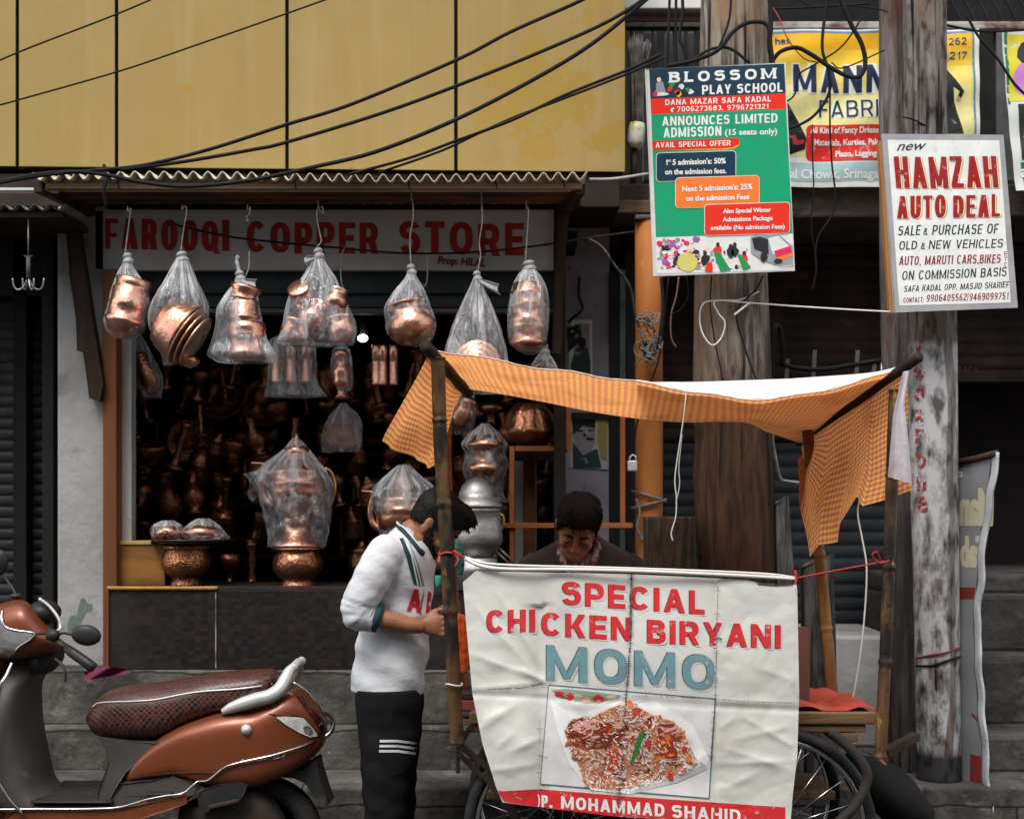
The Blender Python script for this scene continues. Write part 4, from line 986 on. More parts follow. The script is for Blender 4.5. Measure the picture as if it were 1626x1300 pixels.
TW(m, 'All Kind of Fancy Dresse', 330, 808, 742, 808, 36, .025, .0085, 1); TW(m, 'Materials, Kurties, Pak', 355, 880, 742, 880, 36, .025, .0085, 1); TW(m, 'Plazo, Laggings', 485, 950, 742, 950, 36, .025, .0085, 1)
TW(m, 'al Chowk, Srinaga', 205, 1082, 742, 1082, 56, .03, .0065, 1)
TW(m, 'hat', 116, 268, 210, 268, 40, .04, .0065, 1); TW(m, 'hat', 118, 266, 208, 266, 38, .02, .0095, 0)
TW(m, '262', 1168, 275, 1274, 275, 44, .04, .0065, 1); TW(m, '262', 1170, 274, 1272, 274, 42, .025, .0095, 0); TW(m, '217', 1172, 360, 1279, 360, 44, .04, .0065, 1); TW(m, '217', 1174, 359, 1277, 359, 42, .025, .0095, 0)
m.build('lettering', [ink('1b2c48', .5), ink('e9ebe6', .5)], fb)
# banner cut by the right edge of the photo
fn2 = banner_fn(6.5)
eb = thing('flower_banner', 'yellow and white printed banner with a pink flower at the right edge', 'banner', (X(1660, 6.5), 6.5, Z(300, 6.5)))
m = MB(); m.sheet(lambda u, v: fn2(lerp(lerp(1590, 1613, v), 1760, u), lerp(48, 303, v)), 20, 16); m.build('sheet', ink('d9ddd8', .5), eb)
idn = lambda a, b: (a, b)
m = MB(); prw(m, [(1599, 54), (1760, 54), (1760, 160), (1604, 160)], .003, 0, 14, idn, fn2); prw(m, [(1594, 52), (1600, 52), (1606, 165), (1602, 165)], .003, 1, 14, idn, fn2); prw(m, [(1617, 165), (1760, 165), (1760, 255), (1622, 255)], .003, 3, 14, idn, fn2); prw(m, [(1620, 258), (1760, 258), (1760, 296), (1626, 296)], .003, 1, 14, idn, fn2)
prw(m, blob(1632, 125, 24, 26, 12, .12), .005, 2, 14, idn, fn2); prw(m, blob(1630, 84, 16, 20, 9, .15), .007, 3, 14, idn, fn2); prw(m, blob(1640, 88, 8, 14, 9, .15), .009, 4, 14, idn, fn2)
TW(m, 'a', 1620, 281, 1630, 281, 18, .03, .007, 5, conv=idn, k=1, f=fn2)
m.build('printed_panel', [ink(c, .45) for c in ('e0d23c', '1d7a4c', 'd98fd8', '2a2c2c', 'c24a9c', 'eeeeea')], eb)
# old banner hung edge-on at the painted pole, seen from its back
sbn = thing('folded_banner', 'grey banner seen from the back with mirrored letters beside the dark doorway', 'banner', (X(1550, 5.85), 5.85, .3))
def sfn(a, b, l=0):
    Y = lerp(5.99, 5.78, (a - 1518) / 62); q = p(a, b, Y); q.y -= l * .5 + .006 * sin(b * .05); return q
def rt(y): return interp([(719, 1576), (880, 1553), (1009, 1545), (1171, 1556), (1300, 1566)], y)[0]
m = MB(); m.sheet(lambda u, v: sfn(lerp(1516, rt(lerp(724, 1250, v)), u), lerp(lerp(734, 722, u), 1240, v)), 8, 40); m.build('sheet', mat('banner_back', (.22, .225, .24), (.17, .175, .19), scale=3, rough=.6, spots=[((.1, .09, .09), 4, .6, .8)]), sbn)
m = MB()
def strip(u, v):
    y = lerp(718, 1300, v); xr_ = rt(y); q = sfn(lerp(xr_, xr_ + 11, u), y, .004); q.y -= .02 * sin(u * pi) + .004 * sin(y * .11); q.x += .004 * sin(y * .07); return q
m.sheet(strip, 8, 60); m.build('white_edge', mat('edge_white', (.5, .52, .53), (.36, .38, .4), scale=6, bump=.3, spots=[((.15, .14, .14), 9, .64, .74)]), sbn, solid=.004)
m = MB(); m.tube([sfn(1516, 735, .01), sfn(1550, 728, .01), sfn(1583, 719, .01)], .014, 8); m.build('roller_stick', M['strut'], sbn)
m = MB()
for body, xl, y, xr_, h in (('Man', 1576, 832, 1523, 56), ('Fab', 1562, 898, 1525, 46)):
    wrap(m, text2d(body, xl, y, xr_, y, h, .04), lambda u, v, l=0: sfn(u, v, .004 + l), 0, 12)
wrap(m, text2d('cs', 1528, 757, 1518, 757, 12, .03), lambda u, v, l=0: sfn(u, v, .004 + l), 1, 12)
for V, fs in poly2d([(1520, 932), (1548, 932), (1547, 950), (1520, 950)]): m.add([sfn(a, b, .004) for a, b in V], fs, 2)
for V, fs in poly2d([(1542, 1130), (1552, 1140), (1560, 1230), (1552, 1260), (1540, 1240)]): m.add([sfn(a, b, .004) for a, b in V], fs, 2)
m.build('lettering', [ink('b9b39c', .6), ink('d0d0d0', .6), ink('7d2b26', .6)], sbn)

# ------------------------------------------------------------------ wires
def cable(pts, r, label, cat='cable', name='overhead_cable', mm=None, Y=5.5, group=None, n=6):
    P_ = spline([p(q[0], q[1], q[2] if len(q) > 2 else Y) for q in pts], 8)
    m = MB(); m.tube(P_, r, n); return solo(m, name, mm or M['wire'], label, cat, group)
cable([(-60, 125), (30, 83), (190, 21), (330, -40)], .0035, 'thin upper cable crossing the yellow cladding at the top left corner')
cable([(-60, 184), (0, 167), (184, 115), (300, 76), (455, 22), (600, -30)], .0035, 'thin cable running across three yellow panels to the top edge')
cable([(-80, 305), (0, 290), (80, 277), (160, 270), (230, 262), (330, 238), (455, 198), (560, 165), (724, 96), (813, 50), (925, 0), (1040, -60)], .007, 'thick black cable, highest of those rising from the awning')
cable([(190, 270), (290, 257), (400, 238), (455, 226), (600, 182), (724, 137), (860, 82), (970, 32), (1050, -20)], .007, 'thick black cable, second of those rising from the awning')
cable([(-60, 296), (0, 288), (60, 277), (120, 273), (170, 278), (230, 290), (300, 296), (400, 286), (500, 265), (600, 240), (724, 190), (850, 125), (940, 70), (1020, 5), (1080, -50)], .008, 'thick black cable sagging in front of the corrugated roof edge')
cable([(555, 277, 5.7), (650, 251, 5.65), (724, 224, 5.6), (813, 191), (900, 150), (1000, 110), (1050, 86)], .006, 'black cable, lowest of those reaching the tangle beside the thick pole')
cable([(600, 275, 5.7), (700, 240, 5.65), (760, 212, 5.6), (820, 185), (900, 155), (1000, 116), (1055, 92)], .005, 'slim black cable running tight along the lowest rising cable')
cable([(165, 262, 5.82), (168, 285, 5.8), (165, 305, 5.8), (169, 328, 5.82)], .008, 'short black wrapped cord hanging from the left end of the awning', Y=5.82)
for k, (a, b) in enumerate((((1064, -20), (1060, 60), (1057, 110)), ((1074, -20), (1073, 50), (1074, 112)), ((1082, -20), (1083, 30), (1078, 70), (1070, 112)))) if False else []: pass
cable([(1064, -30), (1062, 40), (1058, 112), (1056, 180)], .006, 'leftmost black cable dropping beside the thick timber pole', Y=6.1)
cable([(1074, -30), (1073, 50), (1074, 112), (1073, 190)], .006, 'middle black cable dropping beside the thick timber pole', Y=6.12)
cable([(1082, -30), (1084, 20), (1079, 60), (1088, 90), (1092, 180)], .007, 'rightmost black cable dropping beside the thick timber pole', Y=6.08)
cable([(1060, 105), (1100, 97), (1140, 80), (1165, 50), (1190, 36), (1218, 40), (1224, 75), (1228, 105)], .0085, 'thick black cable arching over the front of the timber pole', Y=5.82)
cable([(1100, 95), (1130, 78), (1160, 78), (1190, 100)], .006, 'black cable wound round the timber pole above the green sign', Y=5.84)
cable([(1162, -20), (1158, 30), (1148, 60), (1140, 78)], .005, 'thin black lead hanging down the face of the timber pole', Y=5.84)
cable([(1222, -20), (1224, 40), (1222, 70), (1226, 108), (1224, 180)], .010, 'thick black cable tied along the right side of the timber pole', Y=5.86)
cable([(1228, 95), (1240, 82), (1265, 76), (1290, 88), (1315, 105), (1345, 121), (1366, 121), (1374, 100), (1368, 70), (1352, 40), (1336, 0), (1330, -30)], .0095, 'heavy black cable looping in front of the yellow banner', Y=5.9)
cable([(1318, -20), (1308, 40), (1306, 80), (1315, 110), (1318, 140), (1308, 165), (1285, 190), (1250, 205), (1225, 204)], .0065, 'black cable curling down in front of the MANN lettering', Y=5.95)
cable([(1370, 25), (1352, 55), (1330, 80), (1290, 105), (1268, 120), (1262, 150), (1245, 165)], .004, 'thin black lead crossing the yellow banner diagonally', Y=5.95)
cable([(1318, 140), (1318, 200), (1321, 260), (1326, 305), (1322, 340), (1300, 375), (1295, 400), (1296, 430), (1290, 462)], .004, 'long thin dark wire hanging below the yellow banner', Y=6.0)
cable([(1290, 198), (1290, 240), (1292, 300), (1288, 350), (1290, 378), (1294, 400)], .003, 'second thin dark wire dangling below the yellow banner', Y=6.0)
cable([(1405, 80), (1340, 108), (1320, 100)], .003, 'fine wire strung between the two poles across the banner', Y=5.95)
cable([(1500, 40), (1560, 50), (1640, 47), (1700, 45)], .006, 'black cable running right from the painted pole along the rail', Y=6.3)
cable([(1535, 25), (1555, 60), (1585, 95), (1612, 135), (1640, 160)], .006, 'black cable slanting down to the right edge of the photo', Y=6.2)
cable([(1433, 186), (1450, 190), (1470, 200), (1490, 210)], .0035, 'short thin wire crossing the painted pole above the white sign', Y=5.87)
cable([(1210, -10), (1235, 25), (1250, 60), (1275, 92), (1300, 100)], .0025, 'thin pink wire drooping at the top of the yellow banner', mm=ink('b34a50'), Y=5.92)
cable([(1180, 5), (1200, 14), (1290, 12), (1380, 6)], .004, 'dark wire strung level between the tops of the poles', Y=6.0)
cable([(1260, -5), (1290, 10), (1330, 8), (1390, 14), (1410, 20)], .003, 'thin wire sagging between the tops of the poles', Y=6.0)
cable([(936, 285, 5.9), (975, 284, 5.9), (1030, 276, 5.8)], .006, 'grey white rope from the awning corner to the green sign', mm=M['jamb'])
# cord across the name board, down to the orange column
cable([(270, 350, 6.3), (290, 360, 6.3), (380, 378, 6.3), (520, 392, 6.28), (640, 402, 6.28), (760, 400, 6.28), (870, 388, 6.3), (935, 378, 6.4), (1008, 368, 6.5)], .005, 'dark sagging cord strung across the shop name board', mm=M['dark'])
cable([(932, 378, 6.4), (955, 392, 6.4), (975, 420, 6.42), (1000, 455, 6.45), (1009, 500, 6.5), (1016, 520, 6.52)], .006, 'grey cable dropping from the cord to the orange column', mm=M['concrete'])
cable([(920, 440, 6.88), (919, 470, 6.88), (925, 490, 6.86), (912, 503, 6.86), (902, 512, 6.88)], .007, 'black hose bent on the mauve wall', Y=6.88)
cable([(1050, 440, 6.5), (1053, 490, 6.48), (1046, 540, 6.46), (1034, 568, 6.46), (1025, 560, 6.46), (1025, 545, 6.46)], .008, 'black cable hooked under the wire tangle on the orange column')
cable([(1062, 440, 6.4), (1048, 560, 6.45), (1032, 610, 6.46), (1010, 680, 6.48), (1006, 735, 6.48)], .004, 'thin black lead running down the orange column to the padlock')
cable([(1078, 440, 6.2), (1074, 470, 6.2), (1066, 500, 6.2), (1066, 535, 6.2), (1074, 552, 6.2)], .004, 'pinkish bent wire hanging left of the timber pole', mm=mat('pinkwire', (.3, .15, .12)))
cable([(1090, 436, 6.15), (1093, 470, 6.15), (1082, 490, 6.15), (1066, 500, 6.15)], .003, 'thin wire curling from the green sign to the left')
m = MB(); rr = random.Random(5)
for k in range(16):
    c = p(1031 + rr.uniform(-12, 12), 530 + rr.uniform(-26, 40), 6.46)
    m.tube(spline([c + Vector((rr.uniform(-.05, .05), rr.uniform(-.03, .01), rr.uniform(-.05, .05))) for _ in range(5)], 5), .0035, 5)
solo(m, 'wire_tangle', mat('wiregrey', (.22, .24, .25), (.1, .1, .11), scale=20), 'tangle of grey wire ends on the orange column', 'wire')
# rope round the column
m = MB(); zz = Z(800, 6.6)
m.tube([Vector((cx + .078 * cos(a), 6.6 + .078 * sin(a), zz + .02 * cos(a))) for a in [k * pi / 12 for k in range(25)]], .007, 7)
m.tube([Vector((cx + .078 * cos(a), 6.6 + .078 * sin(a), zz + .035 - .025 * cos(a))) for a in [k * pi / 12 for k in range(25)]], .006, 7)
m.tube(spline([p(1010, 792, 6.5), p(1016, 815, 6.5), p(1012, 838, 6.5), p(1022, 860, 6.5)], 5), .006, 6)
solo(m, 'rope', mat('ropegrey', (.2, .19, .19), (.1, .095, .09), scale=30, bump=.5), 'grey rope knotted round the orange column', 'rope')
pl = thing('padlock', 'white metal padlock hanging beside the orange column', 'padlock', p(1004, 748, 6.46))
m = MB(); m.box(X(996, 6.46), X(1012, 6.46), 6.45, 6.475, Z(748, 6.46), Z(731, 6.46)); m.build('body', mat('lock', (.72, .72, .7), (.5, .5, .5), metal=.3, rough=.35), pl, bevel=.006)
m = MB(); m.tube([p(1000, 731, 6.462), p(1000, 726, 6.462), p(1004, 722, 6.462), p(1009, 724, 6.462), p(1010, 731, 6.462)], .004, 8); m.build('shackle', M['white'], pl)
# white cord on the timber pole
cable([(1205, 463, 5.86), (1175, 476, 5.84), (1140, 477, 5.84), (1117, 482, 5.84), (1111, 505, 5.85), (1116, 530, 5.84), (1131, 548, 5.83), (1146, 535, 5.83), (1151, 512, 5.83), (1140, 496, 5.83), (1136, 478, 5.83), (1180, 480, 5.83), (1260, 486, 5.8), (1340, 491, 5.76), (1414, 495, 5.71)], .0032, 'white cord looped on the timber pole and tied to the auto sign', name='tied_rope', cat='rope', mm=ink('d8d8d4', .6))
cable([(1190, 481, 5.82), (1176, 492, 5.81), (1166, 500, 5.81)], .005, 'short white plastic strip on the timber pole face', name='plastic_strip', cat='strip', mm=ink('d0d0cc'))
cable([(1130, 438, 5.85), (1128, 490, 5.84), (1135, 540, 5.84), (1148, 605, 5.84)], .003, 'thin black wire running down the left of the timber pole face')
cable([(1212, 438, 5.88), (1200, 460, 5.84), (1170, 495, 5.83), (1182, 550, 5.83), (1202, 606, 5.84)], .004, 'black wire slanting down the right of the timber pole face')
# broom with a plastic wrapped neck
br = thing('broom', 'upturned broom with splayed bristles and a lime wrapped neck, beside the yellow cladding', 'broom', p(1011, 290, 6.55))
m = MB(); rr = random.Random(2)
for k in range(46):
    t = (k + .5) / 46; x_ = lerp(994, 1034, t)
    m.tube(spline([p(1011 + (t - .5) * 14, 205, 6.55 + rr.uniform(-.03, .03)), p(lerp(1011, x_, .6), 120, 6.55 + rr.uniform(-.04, .04)), p(x_, 48 + 30 * abs(t - .4) + rr.uniform(0, 14), 6.55 + rr.uniform(-.05, .05))], 3), .0022, 4)
m.build('bristles', mat('bristle', (.16, .145, .13), (.06, .055, .05), scale=30), br)
m = MB(); m.tube([p(1008, 236, 6.55), p(1009, 225, 6.55), p(1011, 205, 6.55), p(1012, 196, 6.55)], [.03, .042, .04, .034], 12); m.build('wrapper', mat('wrap', (.62, .6, .62), (.45, .44, .25), scale=14, rough=.25, spots=[((.45, .5, .05), 12, .55, .62), ((.08, .08, .08), 20, .62, .68)]), br)
m = MB(); m.tube([p(1006, 290, 6.55), p(1008, 236, 6.55)], .012, 8); m.build('handle', M['dark'], br)
# chair frame hung beside the pole
chn = thing('chair_frame', 'black metal chair frame hanging behind the canopy beside the thick pole', 'chair', p(1310, 770, 6.4))
m = MB(); m.tube(spline([p(1226, 612, 6.3), p(1226, 560, 6.3), p(1230, 522, 6.3), p(1238, 522, 6.32), p(1243, 560, 6.34), p(1240, 578, 6.36)], 5), [.012] * 26, 8); m.build('arm_pad', M['wire'], chn)
m = MB(); m.tube(spline([p(1238, 577, 6.36), p(1270, 585, 6.36), p(1310, 586, 6.36), p(1360, 578, 6.36), p(1400, 572, 6.36)], 5), .011, 8); m.build('back_rail', M['wire'], chn)
for a in (1292, 1360, 1387, 1249):
    m = MB(); m.bar(p(a - 3, 640, 6.36), p(a + 2, 556 if a in (1292, 1360) else 570, 6.36), .018, .006, up=(0, 1, 0)); m.build('back_slat', mat('steelgrey', (.2, .2, .21), (.12, .12, .12), metal=.5, rough=.45), chn)
m = MB(); m.tube(spline([p(1225, 612, 6.3), p(1226, 690, 6.3), p(1230, 720, 6.3), p(1238, 757, 6.3), p(1250, 764, 6.3), p(1290, 768, 6.3)], 5), .008, 8); m.build('leg', M['steel'], chn)
m = MB(); m.tube(spline([p(1400, 575, 6.36), p(1400, 700, 6.36), p(1392, 768, 6.33), p(1290, 768, 6.3)], 5), .008, 8); m.build('leg', M['steel'], chn)
# posters on the mauve wall
def poster(pts, Y, name, label, shapes, base):
    t = thing(name, label, 'poster', p(sum(q[0] for q in pts) / len(pts), max(q[1] for q in pts), Y))
    m = MB(); fn = plane_at(Y); m.prism([(X(a, Y), Z(b, Y)) for a, b in pts], Y - .002, Y); m.build('paper', ink(base, .7, .6), t)
    m = MB()
    for k, (sp, ci) in enumerate(shapes):
        for V, fs in poly2d(sp): m.add([fn(a, b, .010 + k * .0015) for a, b in V], fs, ci, False)
    m.build('print', [ink(c, .7, .4) for c in ('26403f', '191b1c', 'c9c6c4', '9a8a50', '8f8a8a', 'b45aa0')], t)
poster([(908, 508), (940, 508), (941, 620), (904, 620), (903, 540)], 6.945, 'poster', 'torn poster with a figure in a dark green coat on the mauve wall', [([(913, 514), (936, 514), (937, 618), (908, 618)], 4), ([(915, 552), (932, 552), (938, 575), (936, 615), (912, 615), (906, 580)], 0), (blob(924, 545, 7, 9, 10, .05), 1), ([(900, 520), (922, 515), (924, 540), (902, 560)], 1), (blob(931, 525, 4, 5, 8, .1), 5)], 'c9c7c2')
poster([(905, 668), (966, 664), (966, 745), (905, 742)], 6.945, 'poster', 'torn black and white poster with a face, lower on the mauve wall', [(blob(927, 690, 19, 30, 14, .08), 4), ([(908, 668), (945, 666), (945, 680), (925, 676), (910, 690)], 1), ([(909, 702), (925, 722), (948, 712), (955, 742), (910, 742)], 0), ([(931, 694), (943, 695), (942, 699), (931, 699)], 1), ([(917, 682), (926, 683), (926, 686), (917, 686)], 1), ([(934, 682), (943, 682), (943, 685), (934, 685)], 1), ([(927, 686), (932, 692), (926, 693)], 1), ([(950, 668), (964, 667), (964, 730), (954, 725), (948, 700)], 3)], 'b5b0ac')
# ------------------------------------------------------------------ the food cart
def gingham(name, white_back=False):
    m, nt, bs, nd, lk = nodes(name)
    uv = nd('UVMap'); uv.uv_map = 'UVMap'
    sx = nd('SeparateXYZ'); lk(uv.outputs[0], sx.inputs[0])
    st = []
    for i in (0, 1):
        fr = nd('Math', operation='FRACT'); lk(sx.outputs[i], fr.inputs[0])
        r = ramp(nd, .46, .54); lk(fr.outputs[0], r.inputs[0]); st.append(r.outputs[0])
    a = mix(nd, lk, st[0], (.95, .69, .12), (.93, .41, .11))
    b = mix(nd, lk, st[0], (.88, .27, .15), (.74, .15, .16))
    col = mix(nd, lk, st[1], a, b)
    tc = nd('TexCoord'); n = nd('TexNoise'); n.inputs['Scale'].default_value = 5; n.inputs['Detail'].default_value = 6; lk(tc.outputs['Object'], n.inputs[0])
    r2 = ramp(nd, .5, .85, (1, 1, 1), (.62, .5, .45)); lk(n.outputs[0], r2.inputs[0])
    col = mix(nd, lk, 1.0, col, r2.outputs[0], 'MULTIPLY')
    lk(col, bs.inputs['Base Color']); bs.inputs['Roughness'].default_value = .55; bs.inputs['Specular IOR Level'].default_value = .3
    nb = nd('TexNoise'); nb.inputs['Scale'].default_value = 26; nb.inputs['Detail'].default_value = 6; nb.inputs['Distortion'].default_value = .8; lk(tc.outputs['Object'], nb.inputs[0])
    bp = nd('Bump'); bp.inputs['Strength'].default_value = .5; bp.inputs['Distance'].default_value = .008; lk(nb.outputs[0], bp.inputs['Height']); lk(bp.outputs[0], bs.inputs['Normal'])
    t = nd('BsdfTranslucent'); lk(col, t.inputs[0])
    ms = nd('MixShader'); ms.inputs[0].default_value = .55; lk(bs.outputs[0], ms.inputs[1]); lk(t.outputs[0], ms.inputs[2])
    lk(ms.outputs[0], nt.nodes['Material Output'].inputs[0])
    return m
M['gingham'] = gingham('checked_cloth')
M['bamboo'] = mat('bamboo', (.13, .068, .024), (.05, .03, .017), scale=7, stretch=(2, 2, .4), rough=.5, bump=.3, bscale=50, spots=[((.016, .013, .012), 7, .44, .56, (1, 1, .5)), ((.36, .20, .05), 22, .62, .70, (1, 1, .35))])
M['bamboo2'] = mat('bamboo_brown', (.20, .075, .02), (.10, .038, .012), scale=4, stretch=(2, 2, .4), rough=.5, spots=[((.33, .16, .04), 3, .5, .7, (1, 1, .5))])
M['stick'] = mat('rafter_dark', (.03, .017, .011), (.015, .010, .008), scale=6, rough=.7)
YF, YB = 4.76, 5.42
M['vinylhem'] = mat('hem_white', (.66, .58, .52), (.6, .35, .25), scale=40)

cartg = thing('food_cart', 'wooden handcart on bicycle wheels behind the white biryani banner', 'cart', (X(1060, 5.0), 5.05, 0))
bt = .741
M['cartwood'] = mat('cart_wood', (.23, .13, .06), (.10, .06, .035), scale=5, stretch=(.2, 1, 1), rough=.85, bump=.4, spots=[((.04, .03, .025), 8, .58, .7)])
m = MB()
bx0, bx1 = X(748, 4.85), X(1384, 4.85)
for k in range(6):
    y0 = 4.86 + k * .1; m.box(bx0, bx1 - .01 * (k % 3), y0, y0 + .095, bt - .024, bt)
m.build('bed', M['cartwood'], cartg, bevel=.004)
m = MB(); m.box(bx0 - .005, bx1 + .01, 4.83, 4.857, bt - .04, bt + .002); m.build('edge_board', M['cartwood'], cartg, bevel=.006)
m = MB(); m.box(bx0, bx1 - .02, 4.84, 4.88, bt - .068, bt - .043); m.build('lower_rail', M['cartwood'], cartg, bevel=.005)
m = MB(); m.box(X(1322, 4.85), X(1360, 4.85), 4.83, 5.4, bt - .10, bt - .07); m.box(X(860, 4.85), X(900, 4.85), 4.83, 5.4, bt - .10, bt - .07); m.build('crossbeam', M['cartwood'], cartg, bevel=.005)
M['rubber'] = mat('tyre', (.018, .018, .018), (.03, .029, .028), scale=20, rough=.8, bump=.4)
M['chrome'] = mat('chrome', (.55, .55, .55), (.4, .4, .4), metal=1, rough=.22, rvar=.08)
M['darksteel'] = mat('dark_steel', (.035, .032, .03), (.06, .04, .03), scale=12, metal=.4, rough=.6)
def bike_wheel(c, R):
    c = Vector(c)
    def ring(r, y=0): return [c + Vector((r * cos(a), y, r * sin(a))) for a in [2 * pi * k / 56 for k in range(57)]]
    m = MB(); m.tube(ring(R - .018), .019, 10); ty = m.build('wheel', M['rubber'], cartg)
    m = MB(); m.tube(ring(R - .043), .010, 8); m.build('rim', M['chrome'], ty)
    m = MB(); m.tube([c + Vector((0, -.05, 0)), c + Vector((0, .05, 0))], .02, 12); m.build('hub', M['darksteel'], ty)
    m = MB()
    for k in range(20):
        a = 2 * pi * k / 20; b = a + (.5 if k % 2 else -.5)
        m.tube([c + Vector((.02 * cos(b), -.03 if k % 2 else .03, .02 * sin(b))), c + Vector(((R - .05) * cos(a), 0, (R - .05) * sin(a)))], .0022, 5)
    m.build('spokes', M['chrome'], ty)
for px_ in (897, 1231):
    for y in (4.84, 5.38): bike_wheel((X(px_, 4.84), y, .345), .345)
m = MB()
for px_ in (897, 1231): m.tube([Vector((X(px_, 4.84), 4.8, .345)), Vector((X(px_, 4.84), 5.42, .345))], .012, 8)
m.build('axle', M['darksteel'], cartg)
m = MB()
for px_ in (897, 1231):
    for y in (4.90, 5.32):
        x_ = X(px_, 4.84); m.bar((x_, y, .345), (x_ - .10, y, .68), .02, .03, up=(0, 1, 0)); m.bar((x_, y, .345), (x_ + .10, y, .68), .02, .03, up=(0, 1, 0))
m.build('fork', M['darksteel'], cartg)
m = MB()
q = lambda a, b, Y=4.82: p(a, b, Y)
for a, b, w in ((q(727, 1180), q(800, 1238), .022), (q(726, 1182), q(727, 1227), .014), (q(728, 1196), q(775, 1240), .016), (q(742, 1206), q(770, 1208), .012), (q(768, 1225), q(822, 1300), .026), (q(750, 1150), q(728, 1182), .02)): m.bar(a, b, w, w, up=(0, 1, 0))
m.build('end_bracket', M['darksteel'], cartg, bevel=.003)
m = MB(); m.tube(spline([p(1318, 1160, 4.78), p(1352, 1190, 4.76), p(1375, 1222, 4.75), p(1374, 1248, 4.75), p(1355, 1282, 4.75), p(1320, 1315, 4.76)], 6), .017, 10); m.build('fender_stay', mat('stay', (.045, .036, .032), (.025, .02, .018), rough=.75), cartg)
m = MB(); m.prism([(X(1268, 4.95), Z(997, 4.95)), (X(1285, 4.95), Z(997, 4.95)), (X(1284, 4.95), Z(1112, 4.95)), (X(1266, 4.95), Z(1112, 4.95))], 4.95, 5.0); m.build('end_board', mat('endboard', (.12, .045, .03), (.06, .03, .024), stretch=(1, 1, .2)), cartg, bevel=.004)
for (a0, b0, a1, b1), mm in zip(((733, 1100, 752, 1110), (731, 1111, 753, 1128), (734, 1129, 752, 1140), (735, 1141, 755, 1151)), (M['dark'], ink('8a4038'), M['concrete'], M['cartwood'])):
    m = MB(); m.box(X(a0, 4.9), X(a1 + 40, 4.9), 4.9, 5.1, Z(b1, 4.9), Z(b0, 4.9) - .001); m.build('slat_stack', mm, cartg, bevel=.003)
m = MB(); m.box(bx0 + .05, bx1 - .1, 4.95, 5.3, .42, .45); m.build('lower_shelf', M['cartwood'], cartg, bevel=.004)
# red cloth on the bed
def redcl(u, v):
    x = lerp(X(1245, 5.0), X(1374, 5.0), u); y = lerp(4.858, 5.30, v)
    z = bt + .006 + .022 * (noise.noise(Vector((x * 14, y * 14, 1))) + .6) * (1 - abs(2 * v - 1) ** 6) + .012 * sin(u * 9 + v * 4)
    if u > .8: z -= (u - .8) * .05
    return Vector((x, y, max(z, bt + .004)))
m = MB(); m.sheet(redcl, 40, 30); solo(m, 'red_cloth', mat('redcloth', (.36, .055, .03), (.2, .03, .02), scale=7, rough=.7, bump=.3), 'crumpled red cloth on the right end of the cart bed', 'cloth', solid=.003)
# bamboo poles
def bamboo(pts, r, name, label, mm):
    P_ = spline(pts, 10); n = len(P_); rs = []
    for i in range(n):
        t = i / (n - 1) * 4.0; d = abs(t - round(t)); rs.append(r * (1 + .13 * exp(-(d / .03) ** 2) - .06 * exp(-((d - .06) / .03) ** 2)))
    m = MB(); m.tube(P_, rs, 14)
    return solo(m, name, mm, label, 'pole', 'bamboo poles holding up the cart canopy')
def fine(pts, n=9):
    out = []
    for a, b in zip(pts, pts[1:]): out += [Vector(a).lerp(Vector(b), k / n) for k in range(n)]
    return out + [Vector(pts[-1])]
YP = 4.70
bamboo(fine([p(695, 568, YP), p(699, 700, YP), p(711, 900, YP), p(726, 1180, YP + .04)]), .0235, 'bamboo_pole', 'blotched dark bamboo pole in front of the man in the white shirt', M['bamboo'])
bamboo(fine([p(1421, 618, YP), p(1415, 800, YP), p(1408, 1000, YP), p(1398, 1202, YP)]), .0205, 'bamboo_pole', 'blotched bamboo pole at the front right corner of the cart', M['bamboo'])
bamboo(fine([p(1279, 645, YB - .1), p(1293, 800, YB - .1), p(1309, 960, YB - .1), p(1323, 1112, YB - .12)]), .021, 'bamboo_pole', 'brown rear bamboo pole passing behind the hanging checked drape', M['bamboo2'])
bamboo(fine([p(711, 600, YB - .02), p(709, 720, YB - .02), p(716, 900, YB - .02), p(745, 1148, YB - .05)]), .0185, 'bamboo_pole', 'brown rear bamboo pole close behind the dark front left one', M['bamboo2'])
def rafter(a, b, r, label):
    m = MB(); m.tube([Vector(a).lerp(Vector(b), k / 8) for k in range(9)], [r * (1 + .08 * sin(k * 2.3)) for k in range(9)], 12)
    solo(m, 'rafter', M['stick'], label, 'rafter', 'dark sticks carrying the cart canopy')
rafter(p(676, 551, 4.62), p(744, 624, 5.5), .021, 'dark stick along the left edge of the checked canopy')
rafter(p(1459, 567, 4.58), p(1268, 703, 5.5), .017, 'dark stick along the right edge of the checked canopy')
# canopy
cf = [(0, 690, 557), (.1, 760, 568), (.2, 850, 584), (.34, 950, 598), (.46, 1040, 612), (.54, 1100, 623), (.64, 1180, 634), (.74, 1260, 630), (.84, 1335, 614), (.93, 1400, 596), (1, 1440, 580)]
cb = [(0, 737, 614), (.1, 790, 622), (.2, 860, 635), (.34, 950, 653), (.46, 1030, 664), (.54, 1090, 668), (.64, 1180, 668), (.74, 1215, 682), (.84, 1245, 692), (.93, 1270, 700), (1, 1288, 700)]
def canopy(u, v):
    fx, fy = smooth_interp(cf, u); bx_, by_ = smooth_interp(cb, u)
    a = p(fx, fy, YF - .02); b = p(bx_, by_, YB)
    q = a.lerp(b, v)
    s = sin(pi * v)
    q.z += -.012 * s * sin(pi * u) + .008 * s * sin(u * 26 + v * 3) + .006 * s * noise.noise(Vector((u * 14, v * 5, 3)))
    if v < .12: q.z += -.004 * sin(u * 40)
    if v > .9: q.z -= .006 * (v - .9) / .1
    return q
cn = thing('checked_canopy', 'orange and yellow checked cloth canopy stretched over the food cart', 'canopy', p(1060, 640, 5.0))
